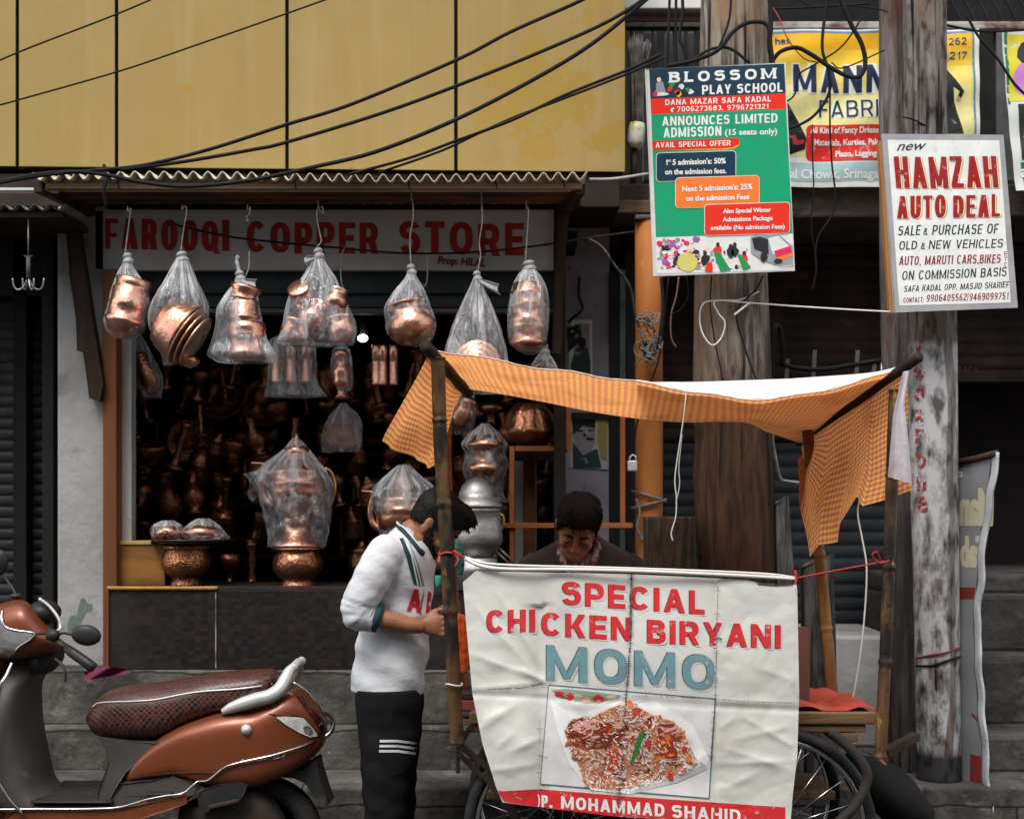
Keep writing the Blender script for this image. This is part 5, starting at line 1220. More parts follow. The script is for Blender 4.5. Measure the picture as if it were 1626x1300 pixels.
m = MB(); m.sheet(canopy, 150, 40, uvs=(1.56 / .0225, .68 / .0225)); m.build('roof_cloth', M['gingham'], cn)
m = MB(); m.tube([canopy(k / 60, 0) + Vector((0, -.002, .001 + .001 * (k % 2))) for k in range(61)], .0028, 6); m.build('frayed_hem', M['vinylhem'], cn)
def ldrape(u, v):
    a = p(684, 557, 4.68).lerp(p(735, 616, 5.45), u)
    bx_, by_ = interp([(0, 612, 700), (.12, 622, 712), (.35, 652, 726), (.7, 688, 744), (.8, 700, 735), (1, 712, 682)], u)
    by = lerp(4.66, 5.42, u)
    b = p(bx_, by_, by)
    q = a.lerp(b, v)
    bulge = interp([(0, 8), (.15, 10), (.5, 0), (.85, 4), (1, 0)], v)[0]
    q.x += (-.0 + .012 * sin(v * 5 + u * 8) + .006 * sin(u * 25)) * v - (v - v * v) * .03 * (1 - u)
    q.y += .012 * sin(v * 9 + u * 5)
    return q
m = MB(); m.sheet(ldrape, 60, 40, uvs=(.8 / .0225, .42 / .0225)); m.build('hanging_drape', M['gingham'], cn)
rb = [(0, 1447, 778), (.14, 1405, 792), (.27, 1372, 804), (.29, 1366, 786), (.38, 1350, 812), (.44, 1337, 832), (.46, 1333, 860), (.62, 1297, 864), (.70, 1284, 884), (.76, 1279, 850), (.86, 1270, 800), (1, 1268, 730)]
def rdrape(u, v):
    a = p(1440, 588, 4.70).lerp(p(1276, 702, 5.42), u)
    bx_, by_ = interp(rb, u)
    b = p(bx_, by_, lerp(4.74, 5.36, u))
    q = a.lerp(b, v)
    q.y += .018 * sin(u * 16 + v * 2) * v + .01 * sin(u * 31) * v
    q.x += .008 * sin(v * 8 + u * 9) * v
    return q
m = MB(); m.sheet(rdrape, 80, 44, uvs=(.78 / .0225, .48 / .0225)); m.build('hanging_drape', M['gingham'], cn)
M['whitecloth'] = mat('white_lining', (.74, .72, .74), (.60, .52, .56), scale=6, rough=.6, bump=.5, bscale=30, trans=.35, spots=[((.5, .27, .3), 14, .62, .72)])
def lining(u, v):
    xl = interp([(0, 1434), (.4, 1418), (1, 1410)], v)[0]; xr_ = interp([(0, 1444), (.3, 1436), (.6, 1442), (1, 1448)], v)[0]
    yl = lerp(590, 757, v); yr = lerp(588, 768, v)
    q = p(lerp(xl, xr_, u), lerp(yl, yr, u), 4.60 + .02 * sin(u * 6)); return q
m = MB(); m.sheet(lining, 12, 24); m.build('white_lining', M['whitecloth'], cn)
M['tarp'] = mat('tarp_white', (.86, .86, .86), (.8, .8, .8), scale=4, rough=.5, trans=.25)
def tarp(u, v):
    fx, fy = smooth_interp(cf, lerp(.42, .985, u)); a = p(fx, fy - 1, YF + .02)
    b = p(lerp(1012, 1418, u), interp([(0, 607), (.25, 606), (.6, 601), (.85, 594), (1, 588)], u)[0], YB + .05)
    q = a.lerp(b, v); q.z += .006 * sin(pi * v) + .003 * sin(u * 30 + v * 4) * sin(pi * v); return q
m = MB(); m.sheet(tarp, 60, 14); solo(m, 'plastic_tarp', M['tarp'], 'bright white plastic tarp lying over the right half of the canopy', 'tarp')
# strings
cable([(1090, 618, 4.74), (1088, 640, 4.73), (1083, 680, 4.73), (1072, 755, 4.73), (1074, 790, 4.73), (1073, 820, 4.73), (1066, 845, 4.73), (1068, 858, 4.73)], .0022, 'thin white thread hanging from the front edge of the canopy', 'string', 'hanging_string', ink('c9c6be'))
cable([(1083, 690, 4.735), (1078, 740, 4.735), (1079, 770, 4.735), (1073, 800, 4.735)], .0018, 'second strand of the white thread hanging under the canopy', 'string', 'hanging_string', ink('bdbab2'))
cable([(1366, 788, 5.0), (1362, 815, 4.98), (1370, 860, 4.96), (1376, 900, 4.95), (1374, 960, 4.95), (1366, 1040, 4.95), (1353, 1116, 4.98)], .003, 'long white string hanging from the torn edge of the right drape', 'string', 'hanging_string', ink('c9c6be'))
cable([(1262, 918, 4.70), (1330, 905, 4.72), (1412, 890, 4.69)], .003, 'red string tying the banner to the right bamboo pole', 'string', 'red_string', ink('a8302e'))
cable([(1412, 890, 4.67), (1396, 893, 4.67), (1385, 882, 4.66), (1392, 876, 4.66), (1398, 888, 4.67)], .003, 'red string bow knotted on the right bamboo pole', 'string', 'red_string', ink('a8302e'))
m = MB()
c = p(711, 878, 4.70)
m.tube([c + Vector((.028 * cos(a), .028 * sin(a), .004 * sin(3 * a))) for a in [k * pi / 8 for k in range(17)]], .004, 6)
m.tube(spline([c + Vector((.02, -.024, 0)), p(722, 875, 4.66), p(735, 884, 4.66), p(738, 883, 4.66)], 4), .0035, 6); m.tube(spline([c + Vector((.02, -.024, 0)), p(728, 888, 4.66), p(722, 900, 4.66)], 4), .003, 6)
solo(m, 'red_string', ink('b8302c'), 'red string knotted round the bamboo pole before the man', 'string')
m = MB(); c = p(721, 1086, 4.72); m.tube([c + Vector((.027 * cos(a), .027 * sin(a), .003 * sin(2 * a))) for a in [k * pi / 8 for k in range(17)]], .003, 6)
solo(m, 'white_string', ink('cfccc6'), 'white string wound low round the front left bamboo pole', 'string')
# ------------------------------------------------------------------ the banner
bn = thing('biryani_banner', 'creased white vinyl banner for special chicken biryani and momo hung on the cart', 'banner', p(1000, 1300, 4.7))
Lb = [(900, 738), (925, 735), (1000, 741), (1100, 750), (1180, 766), (1250, 788), (1280, 801)]
Rb = [(900, 1262), (940, 1266), (1100, 1269), (1200, 1266), (1260, 1259), (1320, 1254)]
Tb = [(0, 924), (.035, 906), (.1, 907), (.5, 911), (.85, 920), (.9, 926), (1, 928)]
Bb = [(0, 1273), (.12, 1281), (.4, 1296), (.7, 1304), (1, 1313)]
def ridged(x, y, z): return 1 - abs(noise.noise(Vector((x, y, z)))) * 2
zc_ = lambda a, b: (700 + a / 2.803, 940 + b / 2.803)
CREASE = [(*zc_(a, b), *zc_(c, d), A, w) for a, b, c, d, A, w in (
    (120, 270, 470, 400, .007, 7), (340, 335, 475, 402, .010, 5), (170, 610, 340, 495, .008, 7), (300, 715, 450, 645, .009, 7), (190, 575, 275, 520, .006, 5), (240, 700, 330, 620, .006, 6), (200, 800, 440, 760, .006, 8), (130, 430, 470, 400, .006, 4),
    (110, 20, 420, 360, .008, 12), (250, 0, 450, 330, .009, 9), (1235, 610, 1330, 545, .006, 6), (1330, 545, 1440, 610, .005, 6), (1440, 610, 1575, 690, .006, 6), (1250, 690, 1560, 790, .005, 6), (1225, 762, 1570, 752, .006, 5), (1290, 660, 1580, 590, .005, 7), (1225, 480, 1590, 492, .004, 4), (1240, 880, 1420, 800, .005, 6), (1400, 330, 1585, 400, .004, 7), (900, 640, 1000, 560, .003, 6), (1040, 840, 1200, 700, .004, 7), (480, 640, 560, 840, .004, 8), (500, 420, 640, 530, .005, 8))]
def bsurf(u, v):
    t = interp(Tb, u)[0]; b = interp(Bb, u)[0]
    y = lerp(t, b, v); xl = interp(Lb, y)[0]; xr_ = interp(Rb, y)[0]; x = lerp(xl, xr_, u)
    Y = 4.68 - .03 * sin(pi * u) * sin(pi * min(1, v * 1.2))
    # folds fanning from the upper left corner, a billow low on the left, fine crumples
    d = (x - 740) * .55 - (y - 905) * .35
    Y += .011 * sin(d * .035 + .6) * exp(-((x - 830) / 110) ** 2)
    Y += .016 * exp(-((x - 858 - (y - 1000) * .02) / 14) ** 2) * (1 if y > 960 else .3)
    Y += -.02 * exp(-((x - 820) / 45) ** 2 - ((y - 1190) / 60) ** 2)
    k = 1 if x < 866 or x > 1137 else .5
    Y += -.006 * k * abs(noise.noise(Vector((x * .011 + y * .006, y * .012 - x * .004, 2)))) - .0035 * k * abs(noise.noise(Vector((x * .026 - y * .012, y * .024 + x * .008, 7))))
    Y += .0015 * k * abs(noise.noise(Vector((x * .06 + y * .03, y * .05, 4))))
    Y += .005 * noise.noise(Vector((x * .008, y * .01, 9)))
    for ax, ay, bx_, by_, A, w_ in CREASE:
        ex, ey = bx_ - ax, by_ - ay; L2 = ex * ex + ey * ey; t_ = ((x - ax) * ex + (y - ay) * ey) / L2
        if -.15 < t_ < 1.15:
            dd = abs((x - ax) * ey - (y - ay) * ex) / sqrt(L2); Y -= A * exp(-dd / w_) * max(0, 1 - (2 * t_ - 1) ** 2 * .8)
    for c0, w in ((1003 - (y - 910) * .03, 3.5), (1136, 4)): Y += .004 * exp(-((x - c0) / w) ** 2)
    Y += .004 * exp(-((y - (1108 + (x - 870) * .05)) / 4) ** 2)
    return p(x, y, Y)
bm_ = MB(); bm_.sheet(bsurf, 150, 110)
M['vinyl'] = mat('vinyl_white', (.64, .63, .59), (.57, .555, .51), scale=2.5, rough=.42, rvar=.08, bump=.10, bscale=30, spots=[((.57, .53, .38), 1.6, .56, .8), ((.42, .41, .39), 5, .62, .8), ((.3, .29, .27), 55, .70, .76)], spec=.45)
bm_.build('sheet', M['vinyl'], bn)
bbv = bm_.bvh(); onb = on_surface(bbv, .0010, default=4.66)
m = MB()
m.tube(spline([p(738, 886, 4.7), p(760, 897, 4.68), p(800, 903, 4.67), p(900, 904, 4.66), p(1000, 906, 4.65), p(1120, 911, 4.66), p(1200, 915, 4.67), p(1264, 919, 4.69)], 6), .0062, 8)
m.tube(spline([p(738, 884, 4.72), p(790, 896, 4.69), p(1000, 902, 4.67), p(1200, 910, 4.68), p(1264, 917, 4.69)], 6), .0042, 8)
m.build('rolled_hem', M['vinyl'], bn)
m = MB(); m.tube(spline([p(1263, 905, 4.69), p(1264, 922, 4.685), p(1262, 935, 4.68), p(1264, 945, 4.68)], 4), .004, 6); m.build('corner_tie', ink('a8302e'), bn)
m = MB()
def W2(body, xl, yl, xr, yr, h, bold, mi, lift, slant=0, gap=1.0): wrap(m, caps2d(body, xl, yl, xr, yr, h, .235, slant), lambda a, b, l=0: onb(a, b, l + lift), mi, 9)
for dx, dy, mi, lift in ((3, 3, 2, 0), (-1.2, .6, 3, .0006), (0, 0, 0, .0012)):
    W2('SPECIAL', 893 + dx, 959 + dy, 1119 + dx, 975 + dy, 37, .055, mi, lift)
    W2('CHI', 773 + dx, 1004 + dy, 850 + dx, 1003 + dy, 36, .055, mi, lift); W2('CKEN', 860 + dx, 1008 + dy, 1003 + dx, 1017 + dy, 37, .055, mi, lift); W2('BIRYANI', 1028 + dx, 1020 + dy, 1240 + dx, 1029 + dy, 37, .055, mi, lift)
for dx, dy, mi, lift in ((3, 3, 2, 0), (-1.5, -.8, 4, .0006), (0, 0, 1, .0012)):
    W2('MOMO', 868 + dx, 1080 + dy, 1136 + dx, 1096 + dy, 56, .06, mi, lift)
# lower red band
def bp(pts, mi, lift, ml=9):
    for V, fs in poly2d(pts):
        V2, f2 = subdivide2d(V, fs, ml); m.add([onb(a, b, lift) for a, b in V2], f2, mi, True)
bp([(790, 1256), (857, 1252), (1000, 1264), (1247, 1281), (1247, 1311), (1000, 1298), (857, 1281), (800, 1272)], 0, 0)
for dy, mi, lift in ((0, 5, .0007),):
    W2(')P.', 852, 1280, 877, 1282, 19, .045, mi, lift); W2('MOHAMMAD', 891, 1283, 1055, 1296, 20, .05, mi, lift); W2('SHAHID', 1067, 1297, 1176, 1305, 20, .05, mi, lift)
m.build('lettering', [ink('cf2f33', .4, .2), ink('6f929b', .4, .2), ink('c9cac8', .4), ink('6e1a1e', .4), ink('36525e', .4), ink('e6e4e0', .4)], bn)
# picture of the dish
m = MB(); rr = random.Random(11)
pal = ['dcdad8', 'c2bec2', '56757e', 'f0efec', 'c9482c', '8f3a22', 'e8d9cc', 'b0603c', '2f7d3c', 'e2743e', '8fa08c', '6b3322', 'e0a398', 'd2b99a', 'cb3434', 'c98a64']
bp([(871, 1087), (1136, 1108), (1126, 1266), (858, 1244)], 0, .0002)
for a, b in (((871, 1087), (1136, 1109)), ((1136, 1108), (1126, 1267)), ((858, 1244), (1126, 1267)), ((871, 1087), (858, 1244))):
    d = Vector((b[0] - a[0], b[1] - a[1])).normalized(); n_ = Vector((-d.y, d.x)) * (1.0 if a[0] > 1000 or b[0] > 900 else .6)
    bp([(a[0] - n_.x, a[1] - n_.y), (b[0] - n_.x, b[1] - n_.y), (b[0] + n_.x, b[1] + n_.y), (a[0] + n_.x, a[1] + n_.y)], 2, .001)
bp([(875, 1095), (900, 1093), (985, 1103), (985, 1106), (950, 1116), (915, 1113), (890, 1108)], 10, .0008)
for cx_, cy_, rx, ry, ci in ((888, 1101, 9, 5, 14), (905, 1106, 9, 6, 14), (931, 1111, 7, 5, 12), (950, 1109, 9, 6, 14), (918, 1105, 7, 4, 13), (970, 1107, 9, 4, 13)): bp(blob(cx_, cy_, rx, ry, 8, .25), ci, .0012)
# plate
bp([(874, 1112), (900, 1128), (935, 1128), (985, 1112), (1040, 1112), (1100, 1150), (1126, 1205), (1120, 1222), (1075, 1242), (1000, 1260), (940, 1254), (905, 1215), (885, 1160)], 3, .0012)
bp([(1120, 1212), (1075, 1232), (1012, 1251), (1000, 1258), (1075, 1242), (1122, 1220)], 1, .0018)
food = [(896, 1160), (905, 1145), (929, 1136), (945, 1136), (961, 1127), (998, 1113), (1016, 1123), (1035, 1134), (1070, 1145), (1088, 1167), (1108, 1211), (1090, 1226), (1016, 1246), (979, 1254), (929, 1248), (920, 1217), (907, 1193)]
bp(food, 15, .0018)
def inside(x, y, P_):
    c = False
    for (x0, y0), (x1, y1) in zip(P_, P_[1:] + P_[:1]):
        if (y0 > y) != (y1 > y) and x < (x1 - x0) * (y - y0) / (y1 - y0) + x0: c = not c
    return c
lift = .0022
def pts_in(poly, n):
    xs = [q[0] for q in poly]; ys = [q[1] for q in poly]; out = []
    while len(out) < n:
        x, y = rr.uniform(min(xs), max(xs)), rr.uniform(min(ys), max(ys))
        if inside(x, y, poly): out.append((x, y))
    return out
for x, y in pts_in(food, 110): bp(blob(x, y, rr.uniform(3, 10), rr.uniform(2.5, 7), 8, .35, rr.uniform(0, 3)), rr.choice([4, 7, 7, 9, 11, 6, 12, 6, 13, 15]), lift, 20); lift += .000012
# chicken pieces
bp([(897, 1162), (905, 1147), (925, 1138), (948, 1150), (985, 1142), (1000, 1150), (985, 1172), (960, 1186), (940, 1188), (915, 1176)], 5, lift + .0003)
bp([(905, 1160), (920, 1166), (945, 1168), (985, 1152), (992, 1160), (965, 1180), (945, 1187), (930, 1182)], 11, lift + .0006)
bp([(908, 1150), (930, 1142), (945, 1156), (930, 1166), (912, 1160)], 12, lift + .0009)
bp([(985, 1140), (1020, 1132), (1035, 1142), (1034, 1154), (1015, 1158), (990, 1156)], 5, lift + .0006)
bp([(1045, 1150), (1070, 1148), (1076, 1205), (1062, 1212), (1042, 1190)], 5, lift + .0006); bp([(965, 1192), (988, 1186), (984, 1230), (962, 1222)], 4, lift + .0006)
for (x0, y0, x1, y1, cs, n_) in ((905, 1143, 1000, 1186, (5, 11, 7, 12, 4), 70), (988, 1132, 1036, 1158, (5, 7, 12, 11), 30), (1043, 1150, 1078, 1210, (5, 7, 9, 4), 34)):
    for _ in range(n_):
        x, y = rr.uniform(x0, x1), rr.uniform(y0, y1); t = (y - y0) / (y1 - y0)
        bp(blob(x, y, rr.uniform(3, 10), rr.uniform(1.2, 3.2), 8, .3, rr.uniform(-.7, -.1)), 12 if t < .25 else rr.choice(cs), lift + .001, 20); lift += .000004
lift += .0012
for x, y in pts_in(food, 1300):
    l_ = rr.uniform(4, 9); a = .6 + 2.6 * noise.noise(Vector((x * .035, y * .035, 4))) + rr.uniform(-.5, .5); w = rr.uniform(.7, 1.2); dx, dy = cos(a) * l_ / 1, sin(a) * l_
    if 900 < x < 990 and 1150 < y < 1190 and rr.random() < .75: continue
    if 1040 < x < 1080 and 1150 < y < 1205 and rr.random() < .7: continue
    nx, ny = -sin(a) * w, cos(a) * w
    bp([(x - dx / 2, y - dy / 2), (x + nx, y + ny), (x + dx / 2, y + dy / 2), (x - nx, y - ny)], rr.choice([6, 6, 3, 6, 3, 12, 13, 3, 9] if noise.noise(Vector((x * .05, y * .05, 8))) > -.15 else [9, 12, 13, 6, 7]), lift, 30); lift += .0000012
for x, y in ((1030, 1180), (1065, 1232), (1093, 1205), (1086, 1190), (1000, 1118), (1010, 1130)): bp(blob(x, y, 5, 6, 8, .3), rr.choice([4, 14, 9]), lift + .0003)
bp([(1022, 1156), (1024, 1160), (1021, 1172), (1012, 1196), (1005, 1212), (1001, 1210), (1006, 1192), (1013, 1168)], 8, lift + .0008)
m.build('dish_picture', [ink(c, .4) for c in pal], bn)
# dirty stitched creases
m = MB()
def crease(pts, n, w0, w1, lift=.0055):
    P2 = []
    for a, b in zip(pts, pts[1:]):
        L_ = sqrt((b[0] - a[0]) ** 2 + (b[1] - a[1]) ** 2); k_ = max(2, int(L_ / 3))
        P2 += [(lerp(a[0], b[0], k / k_), lerp(a[1], b[1], k / k_)) for k in range(k_)]
    for a, b in zip(P2, P2[1:]):
        if rr.random() < .12: continue
        d = Vector((b[0] - a[0], b[1] - a[1])).normalized(); w = rr.uniform(w0, w1) * .5
        o1 = rr.uniform(-.6, .6)
        bp([(a[0] - d.y * w + o1, a[1] + d.x * w), (b[0] - d.y * w + o1, b[1] + d.x * w), (b[0] + d.y * w + o1, b[1] - d.x * w), (a[0] + d.y * w + o1, a[1] - d.x * w)], 0, lift, 30)
        if rr.random() < n:
            t = rr.uniform(2, 5); c = ((a[0] + b[0]) / 2, (a[1] + b[1]) / 2)
            bp([(c[0] + d.y * t, c[1] - d.x * t - .4), (c[0] + d.y * t, c[1] - d.x * t + .4), (c[0] - d.y * t, c[1] + d.x * t + .4), (c[0] - d.y * t, c[1] + d.x * t - .4)], 0, lift + .0003, 30)
crease([(1003, 906), (1002, 1000), (998, 1060), (994, 1110), (991, 1180), (984, 1250), (980, 1296)], .4, .8, 2.6)
crease([(1003, 906), (1002, 960), (1000, 1015)], .4, 1.5, 4.5, .0085)
crease([(1140, 930), (1138, 1010), (1136, 1108), (1128, 1210)], .25, .3, 1.3); crease([(1128, 1010), (1140, 1012), (1150, 1016)], .4, 1, 3)
crease([(775, 1094), (830, 1092), (868, 1083)], .5, .5, 1.7); crease([(1126, 1108), (1180, 1113), (1265, 1116)], .3, .3, 1.1); crease([(1000, 1104), (1060, 1106), (1137, 1109)], .35, .4, 1.4)
crease([(1000, 1209), (1060, 1212), (1120, 1212)], .2, .8, 2.2); crease([(858, 1200), (872, 1203)], .5, .5, 1.2); crease([(857, 1140), (857, 1200), (855, 1252)], .1, .2, .5)
bp([(1195, 920), (1225, 924), (1262, 922), (1258, 929), (1230, 930), (1205, 928)], 1, .0015)
m.build('dirt_creases', [mat('crease_dirt', (.06, .055, .05), (.16, .15, .14), scale=60), mat('tear_dark', (.03, .025, .02), (.08, .07, .05), scale=40)], bn)
# things by the cart's wheels
m = MB(); rings = []
for k in range(12):
    t = k / 11; c = p(lerp(1384, 1438, t), lerp(1205, 1312, t), 5.25); r = .055 + .10 * sin(pi * min(1, t * .8 + .12))
    rings.append([c + Vector((r * 1.0 * cos(a) * (1 + .1 * noise.noise(Vector((cos(a) * 2, sin(a) * 2, t * 4)))), r * .8 * sin(a), -.25 * r * cos(a))) for a in [2 * pi * j / 22 for j in range(22)]])
m.loft(rings); solo(m, 'black_sack', mat('sack', (.009, .009, .009), (.014, .013, .012), rough=.8, spec=.1, bump=.6, bscale=12), 'black sack slumped behind the right cart wheel', 'sack')
m = MB(); m.tube([p(1396, 1205, 5.2), p(1430, 1240, 5.2), p(1464, 1285, 5.2)], .008, 7); solo(m, 'bent_stick', M['postwood'], 'thin brown stick leaning on the black sack', 'stick')
m = MB(); m.bar(p(1405, 1195, 5.5), p(1455, 1168, 5.6), .04, .03); solo(m, 'wood_offcut', M['strut'], 'dark wood offcut between the black sack and the poles', 'wood')
# ------------------------------------------------------------------ copperware
def copper(name, c, c2, rough=.3, hammer=.5, hs_=70):
    m, nt, bs, nd, lk = nodes(name)
    tc = nd('TexCoord'); n = nd('TexNoise'); n.inputs['Scale'].default_value = 9; n.inputs['Detail'].default_value = 6; lk(tc.outputs['Object'], n.inputs[0])
    r = ramp(nd, .36, .66); lk(n.outputs[0], r.inputs[0])
    lk(mix(nd, lk, r.outputs[0], c, c2), bs.inputs['Base Color'])
    bs.inputs['Metallic'].default_value = 1
    mr = nd('MapRange'); mr.inputs['To Min'].default_value = rough - .08; mr.inputs['To Max'].default_value = rough + .16; lk(n.outputs[0], mr.inputs[0]); lk(mr.outputs[0], bs.inputs['Roughness'])
    v = nd('TexVoronoi'); v.inputs['Scale'].default_value = hs_; lk(tc.outputs['Object'], v.inputs[0])
    b = nd('Bump'); b.inputs['Strength'].default_value = hammer; b.inputs['Distance'].default_value = .004; lk(v.outputs['Distance'], b.inputs['Height']); lk(b.outputs[0], bs.inputs['Normal'])
    return m
M['copper'] = copper('copper', (.70, .39, .28), (.46, .21, .135), .3, .28, 60)
M['copper3'] = copper('copper_old', (.30, .125, .065), (.16, .065, .035), .4, .6, 60)  # copper darkened in colour for the dimness inside the shop
M['copper2'] = copper('copper_brown', (.42, .185, .105), (.24, .10, .055), .36, .6, 60)
M['engraved'] = copper('copper_engraved', (.50, .225, .12), (.19, .08, .045), .34, 1.0, 95)
M['tinned'] = copper('tinned_copper', (.50, .49, .48), (.28, .275, .27), .5, .25, 60)
M['brasscopper'] = copper('pale_copper', (.85, .62, .42), (.7, .42, .27))
M['brass'] = mat('brass', (.72, .50, .16), (.5, .33, .1), scale=12, metal=1, rough=.3)
M['bag'] = [plastic('clear_bag', .26, 15, 1), plastic('clear_bag_creased', .3, 17, 5), plastic('clear_bag_thin', .22, 16, 9)]
M['wrap'] = plastic('cling_wrap', .15, 19, 3, (1, .8, .5))
def plathe(mb, cx_, prof, Y, tilt=0, ccy=None, mi=0, flute=0, fn=8, n=32, lean=0):
    """vessel turned from its outline in photo pixels (py, half width) round a vertical axis, then tilted in the picture plane"""
    s = sc(Y); ys = [q[0] for q in prof]; cy = ccy if ccy is not None else (min(ys) + max(ys)) / 2
    M3 = Matrix.Rotation(radians(tilt), 3, 'Y') @ Matrix.Rotation(radians(lean), 3, 'X')
    mb.lathe([(r * s, (cy - y) * s) for y, r in prof], p(cx_, cy, Y), M3, n, mi, flute, fn)
    return mb
def vessel(cx_, prof, Y, label, name='copper_pot', cat='pot', mm=None, group=None, **kw):
    m = MB(); plathe(m, cx_, prof, Y, **kw); return solo(m, name, mm or M['copper'], label, cat, group)
def bagmesh(sil, Y, dr=.75, pleats=9, amp=.16, seed=0, n=64, lump=.05, rows=40):
    rings = []; y0, y1 = sil[0][0], sil[-1][0]; s = sc(Y); rnd = random.Random(seed); ph = [rnd.uniform(0, 6) for _ in range(4)]
    for i in range(rows + 1):
        t = i / rows; y = lerp(y0, y1, t); xl, xr_ = interp(sil, y) if False else smooth_interp(sil, y)
        w = max(.6, (xr_ - xl) / 2) * s; c = p((xl + xr_) / 2, y, Y)
        d = min(w * dr, .13) if t > .15 else w * min(1, dr + (1 - t / .15) * .3)
        ring = []
        for k in range(n):
            a = 2 * pi * k / n
            f = 1 + amp * max(0, 1 - t * 1.15) * (.6 * cos(pleats * a + ph[0]) + .5 * cos((pleats * 2 - 3) * a + ph[1])) * min(1, t * 6) \
                + lump * noise.noise(Vector((cos(a) * 1.8 + seed, sin(a) * 1.8, t * 5))) + lump * .5 * noise.noise(Vector((cos(a) * 5 + seed, sin(a) * 5, t * 11))) - lump * 1.3 * abs(noise.noise(Vector((cos(a) * 3.1 + seed, sin(a) * 3.1 + t * 2, t * 7)))) + lump * .6
            # keep the measured outline to left and right
            f = lerp(f, 1, abs(cos(a)) ** 6 * .6)
            ring.append(c + Vector((w * f * cos(a), d * f * sin(a), 0)))
        rings.append(ring)
    m = MB(); m.loft(rings); m.uv = [(k / n, i / rows) for i in range(rows + 1) for k in range(n)]; return m
def bag(sil, Y, label, seed=0, mm=0, tail=None, group='clear bags hanging from the awning', **kw):
    t = thing('plastic_bag', label, 'plastic bag', p(sil[-1][1] * .5 + sil[-1][2] * .5, sil[-1][0], Y), group)
    bagmesh(sil, Y, seed=seed, **kw).build('bag_body', M['bag'][mm % 3], t)
    y0, xl, xr_ = sil[0]; c = ((xl + xr_) / 2, y0)
    m = MB(); w = max(3.2, (sil[1][2] - sil[1][1]) * .30)
    m.tube(spline([p(c[0] - 2, y0 - 10, Y), p(c[0], y0 - 2, Y), p(c[0] + 1, y0 + 8, Y), p(c[0], y0 + 16, Y)], 5), [sc(Y) * w * q for q in ([.55, .7, .9, 1.0, .8, .75, .9, 1.1, 1.1, 1.0, .85, .8, .8, .9, 1.0, 1.1])], 10)
    if tail:
        m.sheet(lambda u, v: p(lerp(c[0], tail[0], u) + 3 * sin(v * 4 + u * 3), lerp(c[1] + 4, tail[1], u) + lerp(-1, 1, v) * (2 + 7 * u), Y - .01 + .012 * sin(v * 7)), 8, 8)
    m.build('knot', M['knot'], t)
    return t
M['knot'] = mat('bag_knot', (.60, .61, .63), (.38, .39, .41), scale=30, stretch=(1, 1, .3), rough=.3, trans=.3, bump=.5, bscale=60)
YH = 5.96
def hook(pts, label, Y=YH, r=.0032): cable([(a, b, Y) for a, b in pts], r, label, 'hook', 'wire_hook', M['steel'])
# 1
bag([(412, 199, 207), (430, 189, 216), (455, 180, 233), (480, 174, 237), (510, 166, 232), (528, 172, 228), (538, 188, 214)], YH, 'clear bag at the far left end of the row with one banded copper canister', 1, 1)
vessel(203, [(441, 24), (443, 29), (452, 27), (458, 27), (460, 30), (480, 29), (484, 31), (488, 29), (506, 30), (508, 33), (513, 31), (528, 24), (535, 10), (536, 0)], YH, 'banded copper canister leaning in the far left hanging bag', 'copper_canister', 'canister', tilt=13)
hook([(203, 327), (203, 336), (208, 331), (206, 345), (197, 415)], 'long wire hook holding the far left bag')
# 2
bag([(410, 280, 298), (425, 272, 305), (445, 262, 312), (470, 247, 324), (488, 240, 330), (515, 236, 327), (540, 246, 318), (562, 256, 306), (580, 260, 278)], YH, 'diamond shaped clear bag stretched over slanting copper trays', 2, 0, dr=.6)
vessel(276, [(540, 0), (540, 30), (536, 38), (520, 46), (500, 50), (497, 52), (495, 50), (500, 44), (530, 20)][::-1], YH, 'deep hammered copper basin slanting in the diamond shaped bag', 'copper_basin', 'basin', tilt=122)
for k, d in enumerate((-12, -21, -30)):
    cy_ = 527 - .53 * d; cx_ = 284 - .85 * d
    vessel(cx_, [(cy_ - 3, 0), (cy_ - 3, 34), (cy_ - 1, 49 - k * 3), (cy_ + 1, 51 - k * 3), (cy_ + 2, 48 - k * 3), (cy_ + 1, 30), (cy_ + 1, 0)], YH, ('upper', 'middle', 'lower')[k] + ' of the three slanting copper trays in the diamond shaped bag', 'copper_tray', 'tray', tilt=-58, group='slanting trays in the diamond shaped bag', mm=M['brasscopper'])
vessel(303, [(566, 0), (566, 10), (574, 15), (582, 10), (585, 0)], YH + .05, 'small copper cup at the bottom of the diamond shaped bag', 'copper_cup', 'cup')
hook([(290, 325), (289, 333), (294, 327), (296, 336), (290, 375), (286, 412)], 'long wire hook holding the diamond shaped bag')
# 3
bag([(440, 376, 386), (452, 369, 396), (465, 360, 407), (490, 345, 412), (515, 343, 418), (545, 336, 428), (565, 331, 440), (575, 345, 436)], YH, 'clear bag with flared bottom corners and a stack of copper boxes', 3, 2, tail=(408, 452))
vessel(389, [(453, 0), (454, 24), (458, 25), (464, 22), (473, 22), (476, 25)], YH, 'topmost short copper box in the flared bag', 'copper_box', 'box', tilt=14)
vessel(388, [(476, 22), (480, 24), (500, 25), (503, 28), (507, 28), (510, 26), (512, 26)], YH, 'middle copper box in the flared bag', 'copper_box', 'box')
vessel(391, [(512, 26), (514, 30), (524, 31), (528, 30), (532, 32), (536, 31), (540, 30), (556, 30), (560, 33), (566, 32), (571, 20), (572, 0)], YH, 'largest copper box at the bottom of the flared bag', 'copper_box', 'box')
hook([(393, 325), (393, 332), (397, 329), (396, 340), (391, 343), (394, 350), (390, 352)], 'short twisted wire hook above the flared bag')
hook([(396, 400), (395, 425), (388, 442)], 'thin wire tying the neck of the flared bag')
